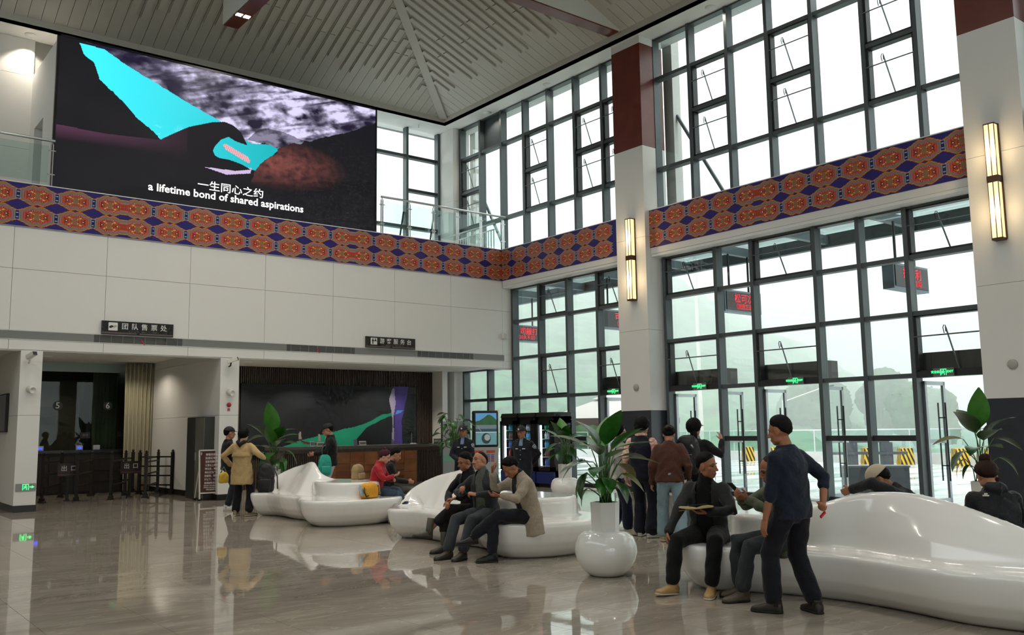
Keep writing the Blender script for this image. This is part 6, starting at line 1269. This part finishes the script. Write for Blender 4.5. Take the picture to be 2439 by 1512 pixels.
F = person('seated man in olive jacket looking at his phone', 7.44, 5.28, -78, 1.70, ph=SEAT, lean=8, head=(6, 16, 0), near=True, skin='b', hair=('brown', 'balding'), fat=1.08,
    hands={'R': (0.06, 0.40, 0.93), 'L': (-0.03, 0.38, 0.92)}, elbows={'R': (1, 0.0, -0.6), 'L': (-1, 0.0, -0.7)}, handpose={'L': dict(c=0.75, n=(0.6, 0, 0.7), d=(0.25, 0.8, 0.45), t=(0, 0.3, 1)), 'R': dict(c=0.8, n=(-0.6, -0.2, 0.5), d=(-0.5, 0.75, 0.3), t=(0, 0.3, 1))},
    feet={'L': (-0.07, 0.5, 0.085), 'R': (0.16, 0.40, 0.085), 'Lo': (-6, 0), 'Ro': (10, 0)}, knees={'R': (0.2, 1, 0.6), 'L': (-0.15, 1, 0.6)}, top=dict(col='#5c6450', hem=-0.16, collar=0.045, w=1.08, wr=0.010, arm=0.066, var=(9, 0.3)), bottom=dict(col='#33383b', r=(0.1, 0.08, 0.07, 0.074)), shoes='#5a5040')
phone(F, 'L', 'black phone held up by the man in the olive jacket', (0.02, 0.03, 0.06), (0.75, 0.0, 0.2), 0.11)
# ---- three men on the middle bench
F = person('seated man in black jacket and rubber boots, left of three', 7.36, 10.2, -42, 1.68, ph=SEAT, lean=14, head=(14, 10, 0), near=True, skin='b', hair=('black', 'crew'),
    hands={'R': (0.08, 0.40, 0.66), 'L': (-0.02, 0.36, 0.70)}, elbows={'R': (1, -0.3, -0.2), 'L': (-1, -0.3, -0.2)}, handpose={'R': dict(c=0.6, n=(0, 0, -1)), 'L': dict(c=0.6, n=(0, 0, -1))},
    feet={'R': (0.06, 0.52, 0.085), 'L': (0.20, 0.66, 0.27), 'Ro': (10, 0), 'Lo': (35, 8)}, knees={'R': (0.1, 1, 0.6), 'L': (0.0, 1, 1.4)}, top=dict(col='#161618', hem=-0.1, collar=0.035, w=1.05, wr=0.009, open=(0.03, 0.05, 0.26), shirt='#1b1b1e'), bottom=dict(col='#1a1918', r=(0.096, 0.074, 0.07, 0.066), hem=0.2), shoes='#4c4739', boots=0.16)
F = person('smiling seated man in grey jacket over a green grey shirt, middle of three', 7.18, 9.66, -36, 1.70, ph=SEAT, lean=4, side=6, head=(16, -10, 14), near=True, skin='a', hair=('black', 'balding'), fat=1.03,
    hands={'R': (0.17, 0.27, 0.80), 'L': (-0.08, 0.30, 0.78)}, elbows={'R': (1, -0.6, -0.1), 'L': (-1, -0.6, -0.1)}, handpose={'R': dict(c=1.25, n=(-1, 0, 0.1), d=(-0.2, 0.7, 0.5), t=(0, 0.3, 1)), 'L': dict(c=1.2, n=(0.6, 0, -0.5), d=(0.75, 0.5, 0.2), t=(0, 0.5, 1))},
    feet={'R': (0.16, 0.60, 0.085), 'L': (-0.06, 0.58, 0.085), 'Ro': (14, 0), 'Lo': (-4, 0)}, knees={'R': (0.35, 1, 0.6), 'L': (-0.1, 1, 0.6)}, top=dict(col='#34373a', hem=-0.09, collar=0.03, w=1.05, open=(0.085, 0.06, -0.05), shirt='#5b6157', wr=0.009, arm=0.066), bottom=dict(col='#3b3e42', r=(0.1, 0.08, 0.072, 0.074)), shoes='#3a3026')
F = person('seated man in beige blazer with head bowed on his hand, right of three', 7.28, 8.9, -62, 1.72, ph=SEAT, lean=24, head=(0, 34, 0), near=True, skin='b', hair=('black', 'short'), fat=1.03,
    hands={'R': (0.10, 0.46, 1.07), 'L': (-0.02, 0.42, 0.80)}, elbows={'R': (0.5, 0.4, -1), 'L': (-1, -0.3, -0.3)}, handpose={'R': dict(c=0.5, n=(-0.6, -0.7, 0), d=(-0.35, 0.1, 0.95), t=(0, -1, 0.3)), 'L': dict(c=0.6, n=(0.2, 0, 1), d=(0.4, 0.85, 0.05), t=(0, 0.3, 1))},
    feet={'R': (0.06, 0.50, 0.085), 'L': (0.24, 0.68, 0.29), 'Ro': (6, 0), 'Lo': (30, -4)}, knees={'R': (0.1, 1, 0.6), 'L': (0.0, 1, 1.4)}, top=dict(col='#a09380', hem=-0.24, collar=0.035, w=1.1, open=(0.075, 0.055, -0.1), shirt='#26262a', wr=0.008, arm=0.066, var=(40, 0.12)), bottom=dict(col='#1d1f25', r=(0.098, 0.078, 0.07, 0.068)), shoes='#1b1917', faceparts=False)
phone(F, 'L', 'dark phone in the hand of the man in the beige blazer', (0.0, 0.0, 0.03), (0.25, 0, 0.3), 0.09)
# ---- the two officers behind the middle bench
UNI = '#161820'
def officer_kit(F):
    o = F['obj']; s = F['s']; T = F['T']; sp = F['spine']; W_ = M('insignia_white', '#cfd2d4', 0.4); P_, ax, r, f = sp(0.33*s)
    m = MB(); m.ball(T @ (V3(0, 0.112, 0.068)*s), (0.016*s, 0.006*s, 0.018*s), 10, 8, 0, T.to_3x3()); m.build('cap_badge', W_, o, smooth=True)
    for sx, nm in ((-1, 'name_tag'), (1, 'number_tag')):
        q = P_+r*sx*0.075*s+f*0.137*s; MB().cbox(0, 0, 0, 0.06*s, 0.008, 0.016*s).build(nm, W_, o, q, (0, 0, -sx*0.35))
    a, b, c = F['arm']['L']; d = (b-a).normalized(); q = a+d*0.09*s; out = (V3(-0.75, 0.65, 0)-d*V3(-0.75, 0.65, 0).dot(d)).normalized(); ps = q+out*0.066*s; m = MB(); up = -d; sd = up.cross(out)
    shp = [(-0.034, 0.03), (0, 0.044), (0.034, 0.03), (0.03, -0.02), (0, -0.048), (-0.03, -0.02)]
    for k, (g, th, mt) in enumerate(((1.0, 0.006, W_), (0.84, 0.009, M('insignia_navy', '#1b2138', 0.5)), (0.5, 0.012, M('insignia_blue', '#7f9ab4', 0.5)))):
        m = MB(); m.rings([[tuple(ps+sd*x_*g*s+up*y_*g*s+out*z_) for x_, y_ in shp] for z_ in (-0.01, th)]); m.build('sleeve_patch', mt, o)
    p2, ax, r, f = sp(0.46*s)
    for sx in (-1, 1): MB().cbox(0, 0, 0, 0.085*s, 0.045*s, 0.012).build('epaulette', M('epaulette', '#101218', 0.6), o, p2+r*sx*0.125*s+ax*0.035*s, (0, sx*0.35, 0)); MB().cbox(0, 0, 0, 0.012*s, 0.03*s, 0.014).build('rank_bar', W_, o, p2+r*sx*0.14*s+ax*0.034*s, (0, sx*0.35, 0)); m = MB(); m.ball(p2+r*sx*0.11*s+ax*0.046*s, 0.011*s, 8, 6); m.build('rank_star', M('insignia_gold', '#c8a850', 0.35), o, smooth=True)
    for k in range(3): m = MB(); pq, ax, r, f = sp((0.30-0.09*k)*s); m.ball(pq+f*0.134*s, 0.008*s, 8, 6); m.build('button', W_, o, smooth=True)
officer = dict(skin='b', hair=('black', 'short'), top=dict(col=UNI, hem=-0.14, collar=0.03, w=1.06, open=(0.006, 0.03, 0.41), shirt='#8096b8', wr=0.005, arm=0.062), bottom=dict(col='#14161c'), shoes='#141414', hat=('#15161b', 0.05), extras=officer_kit)
person('police officer in black uniform and cap left of the kiosk', 11.25, 15.93, -12, 1.70, head=(0, 2, 0), hands={'L': (-0.02, 0.20, 0.98), 'R': (0.06, 0.21, 0.97)}, elbows={'L': (-1, -0.4, -0.1), 'R': (1, -0.4, -0.1)}, handpose={'L': dict(c=0.7, n=(0, -1, 0), d=(1, 0.1, -0.1), t=(0, 0, 1)), 'R': dict(c=0.7, n=(0, -1, 0), d=(-1, 0.1, -0.1), t=(0, 0, 1))}, **officer)
person('police officer in black uniform and cap in front of the drinks fridges', 11.35, 14.05, -22, 1.67, head=(8, 4, 0), hands={'L': (-0.14, -0.16, 0.93), 'R': (0.1, -0.17, 0.92)}, elbows={'L': (-1, -0.3, 0), 'R': (1, -0.3, 0)}, fat=1.08, **officer)
# ---- around the farthest bench
def coat_kit(F):
    o = F['obj']; s = F['s']; N, nax, nr_, nf = F['N'], F['nax'], F['nr'], F['nf']; m = MB(); limb(m, [N+nr_*-0.075*s+nf*0.02*s, N+nr_*-0.06*s+nf*-0.07*s, N+nf*-0.125*s-nax*0.06*s, N+nr_*0.06*s+nf*-0.07*s, N+nr_*0.075*s+nf*0.02*s], [0.03*s, 0.042*s, 0.05*s, 0.042*s, 0.03*s], 10); m.build('hood', CLOTH('hood_dark', '#241c1c'), o, smooth=True)
    p, ax, r, f = F['spine'](0.26*s); MB().rings([[tuple(p+ax*z_*s+r*w_*s*math.cos(a_)+f*(-0.10-d_)*s*math.sin(a_)) for a_ in [PI*k/14 for k in range(15)]]+[tuple(p+ax*z_*s+r*(w_-0.03)*s*math.cos(a_)+f*(-0.07)*s*math.sin(a_)) for a_ in [PI-PI*k/14 for k in range(15)]] for z_, w_, d_ in ((-0.035, 0.205, 0.052), (0.0, 0.203, 0.048), (0.16, 0.16, 0.012))]).build('back_flap', CLOTH('j#b89c6c', '#b89c6c'), o, smooth=True)
person('person in a beige trench coat, seen from behind', 6.98, 17.42, 172, 1.70, hands={'R': (0.36, 0.20, 1.12), 'L': (-0.28, 0.1, 0.98)}, elbows={'R': (0.8, -0.6, -0.5), 'L': (-0.8, -0.6, 0)}, head=(14, 6, 0), skin='c', hair=('black', 'bob'), female=True, feet={'L': (-0.12, 0.02, 0.085), 'R': (0.17, -0.02, 0.085), 'Ro': (38, 0), 'Lo': (-6, 0)},
       top=dict(col='#b89c6c', hem=-0.31, w=1.16, wr=0.006, arm=0.068, cuff=0.05), bottom=dict(col='#14151a', r=(0.098, 0.082, 0.082, 0.082), hem=0.04), shoes='#8d7c5c', faceparts=False, extras=coat_kit)
def cap_logo(F):
    T = F['T']; s = F['s']; m = MB()
    for k in range(3): m.cbox(0.02*k-0.02, 0, 0.012*k*0.5, 0.01, 0.006, 0.014+0.01*k)
    m.build('cap_logo', WTXT, F['obj'], T @ (V3(0.045, 0.09, 0.085)*s), (0, 0, -0.4))
person('person in black top and cap, half hidden by the trench coat', 7.28, 18.95, 120, 1.74, skin='a', hair=('black', 'short'), hat=('#131316', 0.06), hands={'R': (0.2, 0.3, 1.1)}, feet={'L': (-0.12, 0.05, 0.085), 'R': (0.14, -0.02, 0.085)}, top=dict(col='#141416', hem=-0.1, w=1.05), bottom=dict(col='#20242e', r=(0.09, 0.07, 0.066, 0.07)), shoes='#cfcfca', extras=cap_logo)
F = person('tall man in black jacket, cap and pale trousers at the service desk', 9.36, 18.3, -74, 1.80, lean=3, head=(0, 16, 0), skin='a', hair=('black', 'short'), hat=('#101013', 0.055), hands={'R': (0.10, 0.40, 1.13), 'L': (-0.06, 0.36, 1.13)}, elbows={'R': (1, -0.6, -0.5), 'L': (-1, -0.6, -0.6)},
           top=dict(col='#161719', hem=-0.1, collar=0.035, w=1.04, wr=0.007), bottom=dict(col='#b2b5bd', r=(0.098, 0.078, 0.074, 0.074)), shoes='#d0ceca')
phone(F, 'R', 'dark phone held by the man at the service desk', (0, 0, 0.03), (0.4, 0, 0), 0.1)
TEAL = M('bag_teal', '#1a9a86', 0.55, bump=(40, 0.2)); GREYT = M('bag_trim', '#52605e', 0.6)
def softbag(name, label, loc, rz, size, mat, trim, straps=(), pocket=True, voxel=0.012, extra=None):
    """a rounded pack: size = (width, depth, height)"""
    t = thing(name, label, 'bag', loc, rz); w_, d_, h_ = size; R = []
    for zf, k in ((0, 0.72), (0.03, 0.86), (0.15, 0.97), (0.4, 1.0), (0.65, 0.97), (0.85, 0.82), (0.95, 0.6), (1.0, 0.3)): R.append([(w_/2*k*math.copysign(abs(math.cos(a))**0.6, math.cos(a)), d_/2*(0.85*k+0.1)*math.copysign(abs(math.sin(a))**0.7, math.sin(a)), zf*h_) for a in [2*PI*j/20 for j in range(20)]])
    m = MB(); m.rings(R); me = solidify_mesh(m.mesh('g'), voxel, 3, 'bag_body'); garment(me, mat, 0.004, 1.2, int(w_*100)); link('bag_body', me, t)
    if pocket:
        m = MB(); R = [[(w_*0.36*k*math.copysign(abs(math.cos(a))**0.6, math.cos(a)), -d_*0.42-0.05*k*max(0, math.sin(a))-0.0, h_*zf) for a in [2*PI*j/16 for j in range(16)]] for zf, k in ((0.1, 0.8), (0.14, 1.0), (0.4, 1.0), (0.47, 0.8))]; m.rings(R); m.build('front_pocket', mat, t, smooth=True)
        m = MB(); m.tube((-w_*0.3, -d_*0.5-0.012, h_*0.5), (w_*0.3, -d_*0.5-0.012, h_*0.5), 0.005, 6); m.build('zip', trim, t)
    for pts in straps: m = MB(); m.pipe(pts, 0.013, 6); m.build('strap', trim, t, smooth=True)
    return t
q = world(F, F['arm']['L'][1]); rzF = F['obj'].rotation_euler.z
softbag('backpack', 'teal backpack hanging from the arm of the man at the desk', (q.x, q.y, q.z-0.5), rzF-PI/2+0.3, (0.30, 0.14, 0.46), TEAL, GREYT, [[(-0.06, 0, 0.43), (-0.07, 0, 0.55), (-0.04, 0, 0.63), (0.0, 0, 0.65)], [(0.05, 0, 0.43), (0.06, 0, 0.55), (0.03, 0, 0.63), (0.0, 0, 0.65)]])
F = person('seated woman in red jacket and jeans looking at her phone', 8.38, 14.62, 82, 1.64, ph=SEAT, lean=14, head=(-4, 22, 0), skin='c', female=True, hair=('auburn', 'tied'), hands={'R': (0.05, 0.34, 0.80), 'L': (-0.08, 0.30, 0.72)}, elbows={'R': (1, -0.4, -0.4), 'L': (-1, -0.4, -0.4)}, handpose={'R': dict(c=0.6, n=(-0.3, 0, 0.9), d=(-0.1, 0.9, 0.3))},
    feet={'R': (0.1, 0.36, 0.085), 'L': (0.06, 0.62, 0.2), 'Lo': (10, 10)}, knees={'R': (0.1, 1, 0.6), 'L': (0, 1, 1.4)}, top=dict(col='#a51622', hem=-0.1, collar=0.05, w=1.06, wr=0.009, arm=0.064, rough=0.6), bottom=dict(col='#3c4c5c', r=(0.094, 0.074, 0.066, 0.068)), shoes='#a8a196', extras=lambda F: bun(F, (0, -0.055, 0.125), 0.034, 'auburn'))
phone(F, 'R', 'phone in the hand of the woman in the red jacket', (0, 0.03, 0.04), (0.5, 0, 0), 0.1)
YEL = M('bag_yellow', '#d99a0c', 0.6, bump=(30, 0.4))
t = softbag('backpack', 'yellow and black backpack lying on the bench beside the red jacket', (8.0, 14.2, 0.455), 0.55, (0.42, 0.26, 0.26), YEL, BLACK, [[(-0.2, -0.1, 0.05), (-0.3, -0.12, 0.03), (-0.26, -0.05, 0.12), (-0.16, 0, 0.2)]], False)
m = MB(); m.ball((0.2, 0.0, 0.11), (0.1, 0.13, 0.11), 12, 8); m.build('bag_bottom', BLACK, t, smooth=True); m = MB(); m.lathe([(0.03, 0), (0.03, 0.14), (0.012, 0.17), (0.012, 0.2)], 10); m.build('water_bottle', M('bottle_blue', '#9fc0d8', 0.2), t, (-0.2, 0.02, 0.06), (0.0, -0.5, 0), smooth=True)
for k in range(4): m = MB(); m.pipe([(-0.12+0.08*k, -0.13, 0.2), (-0.13+0.08*k, -0.15, 0.12), (-0.1+0.08*k, -0.14, 0.05)], 0.007, 5); m.build('buckle_strap', MATS['bag_yellow'], t)
softbag('shopping_bag', 'crumpled silver white bag on the floor at the woman in red', (8.42, 14.02, 0.0), 0.4, (0.3, 0.2, 0.34), M('bag_silver', '#b9b4ae', 0.3, var=(18, 0.5)), GREYT, [], False)
person('person in dark jacket seated behind the woman in red', 8.82, 14.98, 100, 1.68, ph=SEAT, lean=14, head=(0, 20, 0), skin='a', hair=('black', 'short'), hands={'R': (0.1, 0.38, 0.66), 'L': (-0.1, 0.38, 0.66)}, feet={'R': (0.1, 0.5, 0.085), 'L': (-0.12, 0.5, 0.085)}, top=dict(col='#1e1e20', hem=-0.1, w=1.06), bottom=dict(col='#55524c'), shoes='#2a2826')
softbag('backpack', 'beige backpack standing on the bench behind the woman in red', (8.35, 15.25, 0.7), 0.5, (0.3, 0.18, 0.3), M('bag_beige', '#9a8258', 0.7), GREYT, [])
softbag('backpack', 'black backpack standing on the far end of the farthest bench', (7.35, 17.12, 0.455), -0.6, (0.34, 0.22, 0.56), M('bag_black', '#121214', 0.6, bump=(40, 0.2)), M('bag_black_trim', '#1e1e20', 0.6), [[(0.12, 0.05, 0.5), (0.22, 0.0, 0.3), (0.24, -0.05, 0.06)]])
softbag('handbag', 'small yellow bag hanging at the left of the trench coat', (6.82, 17.95, 0.62), 0, (0.2, 0.12, 0.22), M('bag_lemon', '#c9a52a', 0.6), GREYT, [[(-0.06, 0, 0.2), (0, 0, 0.32), (0.06, 0, 0.2)]], False)
# ---- the group walking out beside the first pillar
F = person('woman with face mask and dark hair behind the foreground plant', 10.05, 10.1, 62, 1.66, skin='c', female=True, hair=('black', 'long'), head=(0, 8, 0), top=dict(col='#b9b5ae', hem=-0.1, w=1.05), bottom=dict(col='#171c30', r=(0.1, 0.085, 0.085, 0.09)), shoes='#b9ab92', feet={'L': (-0.1, -0.15, 0.1), 'R': (0.12, 0.18, 0.085), 'Lo': (-5, -18)})
T = F['T']; m = MB(); m.rings([[tuple(T @ V3(w_*math.cos(a), 0.055+0.062*math.sin(a)*k, z_)) for a in [PI*j/12 for j in range(13)]]+[tuple(T @ V3(w_*0.9*math.cos(a), 0.05+0.05*math.sin(a)*k, z_)) for a in [PI-PI*j/12 for j in range(13)]] for z_, w_, k in ((-0.115, 0.045, 0.5), (-0.085, 0.064, 0.78), (-0.04, 0.07, 1.0), (-0.02, 0.068, 0.92))]); m.build('face_mask', M('mask_green', '#b7cabc', 0.7), F['obj'], smooth=True)
FLOR = M('floral_pink', '#c97a86', 0.75, var=(26, 0.5, '#e2d2a8'))
def vest_kit(F):
    o = F['obj']; s = F['s']
    for k in 'RL': a, b, c = F['arm'][k]; m = MB(); limb(m, [a, a*0.5+b*0.5, b*0.85+a*0.15], [0.068*s, 0.072*s, 0.062*s], 12); m.build('sleeve', FLOR, o, smooth=True)
    N, nax, nr_, nf = F['N'], F['nax'], F['nr'], F['nf']; m = MB(); n = 16; m.pipe([N+nax*0.015*s+nr_*0.07*s*math.cos(2*PI*k/n)+nf*0.07*s*math.sin(2*PI*k/n) for k in range(n+1)], 0.02*s, 8); m.build('blouse_collar', FLOR, o, smooth=True); tail(F, [(0, -0.09, 0.0), (0, -0.115, -0.04)], [0.045, 0.04])
person('woman in navy vest with pink floral sleeves, seen from behind', 9.95, 9.5, 150, 1.76, skin='c', female=True, hair=('black', 'bob'), head=(18, 4, 0), top=dict(col='#151827', hem=-0.1, sleeve=0, w=1.0), bottom=dict(col='#171a27', r=(0.1, 0.088, 0.09, 0.105), hem=0.03), shoes='#c6bfb4', hands={'R': (0.2, 0.25, 1.05)}, feet={'R': (0.12, 0.0, 0.085), 'L': (-0.1, 0.12, 0.085), 'Ro': (40, 0)}, extras=vest_kit, faceparts=False)
def brown_kit(F):
    T = F['T']; s = F['s']; m = MB(); limb(m, [T @ (V3(-0.04, -0.10, 0.05)*s), T @ (V3(0.0, -0.125, 0.06)*s), T @ (V3(0.04, -0.10, 0.05)*s)], [0.016*s, 0.022*s, 0.016*s], 8); m.build('hair_clip', BLACK, F['obj'], smooth=True); bun(F, (0, -0.10, 0.03), 0.05, 'black')
F = person('person in brown sweater and pale jeans with bowed head, from behind', 9.75, 8.78, 168, 1.66, lean=16, head=(0, 20, 0), skin='a', female=True, hair=('black', 'tied'), top=dict(col='#4c2b1e', hem=-0.07, w=1.12, arm=0.07, wr=0.010), bottom=dict(col='#7f959c', r=(0.1, 0.09, 0.09, 0.095), hem=0.04), shoes='#b59a6c', hands={'R': (0.26, 0.12, 0.86), 'L': (-0.26, 0.1, 0.82)}, feet={'R': (0.14, -0.1, 0.085), 'L': (-0.12, 0.16, 0.085), 'Ro': (30, 0)}, extras=brown_kit, faceparts=False)
q = world(F, along(F, 'R', 0.08)); t = thing('folder', 'flat pale beige folder carried by the person in the brown sweater', 'folder', (q.x-0.08, q.y-0.02, q.z-0.27), math.radians(-51.6+90)-0.1); MB().box(-0.13, -0.012, 0, 0.13, 0.012, 0.34).build('folder_cover', M('folder_beige', '#c9b3a2', 0.7), t, bevel=0.004); MB().box(-0.12, -0.014, 0.29, 0.12, 0.014, 0.31).build('folder_band', M('folder_band', '#b89f8d', 0.7), t)
q = world(F, along(F, 'R', 0.1)); um = thing('umbrella', 'folded black and mint umbrella hanging beside the pale jeans', 'umbrella', (q.x+0.12, q.y-0.12, q.z-0.62), 0.0); m = MB(); m.lathe([(0.012, 0), (0.07, 0.12), (0.11, 0.3), (0.06, 0.42), (0.015, 0.45)], 9); m.build('canopy', M('umbrella_black', '#0f1012', 0.5), um, None, (0.5, 0.2, 0)); m = MB(); m.lathe([(0.01, 0), (0.1, 0.1), (0.13, 0.2), (0.02, 0.26)], 7); m.build('canopy_lining', M('umbrella_mint', '#9cc4b4', 0.6), um, (-0.06, 0.02, 0.0), (0.7, -0.3, 0)); MB().tube((0, 0, 0.3), (-0.05, 0.04, 0.62), 0.008, 6).build('shaft', STEEL, um)
t = thing('water_flask', 'dark translucent flask hanging below the black backpack', 'bottle', (9.98, 8.62, 0.62)); MB().lathe([(0.045, 0), (0.048, 0.02), (0.048, 0.17), (0.03, 0.2), (0.03, 0.22)], 14).build('flask_body', M('flask_body', '#4b3a36', 0.2), t, smooth=True); MB().lathe([(0.035, 0.2), (0.035, 0.25)], 14).build('flask_lid', BLACK, t, smooth=True)
def packer(F):
    o = F['obj']; s = F['s']; N, nax, nr_, nf = F['N'], F['nax'], F['nr'], F['nf']; m = MB(); limb(m, [N+nr_*-0.07*s, N+nf*-0.09*s-nax*0.02*s, N+nr_*0.07*s], [0.035*s, 0.05*s, 0.035*s], 10); m.build('hood', CLOTH('hood_grey', '#8f9092'), o, smooth=True); tail(F, [(0.03, -0.06, -0.06), (0.05, -0.05, -0.14), (0.06, -0.02, -0.2)], [0.05, 0.04, 0.015])
F = person('person with beige cap and black backpack raising a hand, from behind', 10.36, 8.85, 148, 1.72, lean=2, head=(20, 0, 0), skin='a', female=True, hair=('black', 'bob'), hat=('#cdbf9c', 0.07), top=dict(col='#161719', hem=-0.12, w=1.08, arm=0.066), bottom=dict(col='#6d7d84', r=(0.098, 0.08, 0.078, 0.08)), shoes='#c8c4bc', hands={'R': (0.34, 0.26, 1.40), 'L': (-0.24, 0.2, 1.0)}, elbows={'R': (0.7, -0.1, -1), 'L': (-1, -0.4, 0)}, handpose={'R': dict(c=0.35, d=(-0.3, 0.2, 0.9), n=(-0.8, 0.2, 0), t=(-0.2, -0.6, 0.5))}, extras=packer, faceparts=False)
q = world(F, (0, -0.235, 0.88)); softbag('backpack', 'large black backpack worn by the person with the beige cap', (q.x, q.y, 0.93), F['obj'].rotation_euler.z, (0.36, 0.24, 0.56), MATS['bag_black'], M('strap_light', '#9a9a98', 0.6), [[(-0.1, -0.115, 0.42), (-0.13, -0.12, 0.38)], [(0.1, -0.115, 0.42), (0.13, -0.12, 0.38)]])
# ---- people on the far side of the nearest bench
F = person('person in dark jacket and beige cap slumped forward beyond the nearest bench', 8.42, 4.42, -118, 1.72, ph=SEAT, lean=46, head=(-10, 26, 0), near=True, skin='b', hair=('black', 'short'), hat=('#b5a88e', 0.06), hands={'L': (-0.16, 0.62, 0.98), 'R': (0.12, 0.5, 0.75)}, elbows={'L': (-1, 0.3, 0.8), 'R': (1, 0, -0.5)}, feet={'R': (0.1, 0.45, 0.085), 'L': (-0.12, 0.45, 0.085)}, top=dict(col='#1f2022', hem=-0.1, collar=0.04, w=1.05, arm=0.066, wr=0.009), bottom=dict(col='#22252a'))
F = person('woman in black jacket with hair bun and pink tie, back to the viewer', 8.08, 3.58, 176, 1.68, ph=SEAT, lean=20, head=(4, 24, 0), near=True, skin='a', female=True, hair=('brown', 'tied'), hands={'L': (-0.1, 0.38, 0.72), 'R': (0.1, 0.38, 0.72)}, feet={'R': (0.1, 0.45, 0.085), 'L': (-0.12, 0.45, 0.085)}, top=dict(col='#15161a', hem=-0.12, w=1.14, hood=True, arm=0.07, wr=0.009, rough=0.6), bottom=dict(col='#202226'), faceparts=False, extras=lambda F: (bun(F, (0, -0.06, 0.128), 0.05, 'brown', '#c99a9a'), tail(F, [(0.07, 0.0, -0.03), (0.08, 0.03, -0.1), (0.078, 0.05, -0.17)], [0.022, 0.02, 0.01], 'brown', 'loose_hair')))
m = MB(); m.cbox(0, 0, 0, 0.05, 0.004, 0.01); m.cbox(0, 0, 0.016, 0.026, 0.004, 0.012); p_, ax, r_, f_ = F['spine'](0.42*F['s']); m.build('jacket_logo', WTXT, F['obj'], p_-r_*0.12-f_*0.135, (0.4, 0, -0.3))
person('person in black jacket at the right edge beside the woman with the bun', 8.4, 3.12, 170, 1.70, ph=SEAT, lean=30, head=(0, 26, 0), near=True, skin='b', hair=('black', 'short'), hands={'L': (-0.1, 0.4, 0.7), 'R': (0.1, 0.4, 0.7)}, feet={'R': (0.1, 0.45, 0.085), 'L': (-0.12, 0.45, 0.085)}, top=dict(col='#131417', hem=-0.12, w=1.12, arm=0.07, wr=0.009), bottom=dict(col='#1c1e22'), faceparts=False)
bpy.data.scenes.remove(TMP)
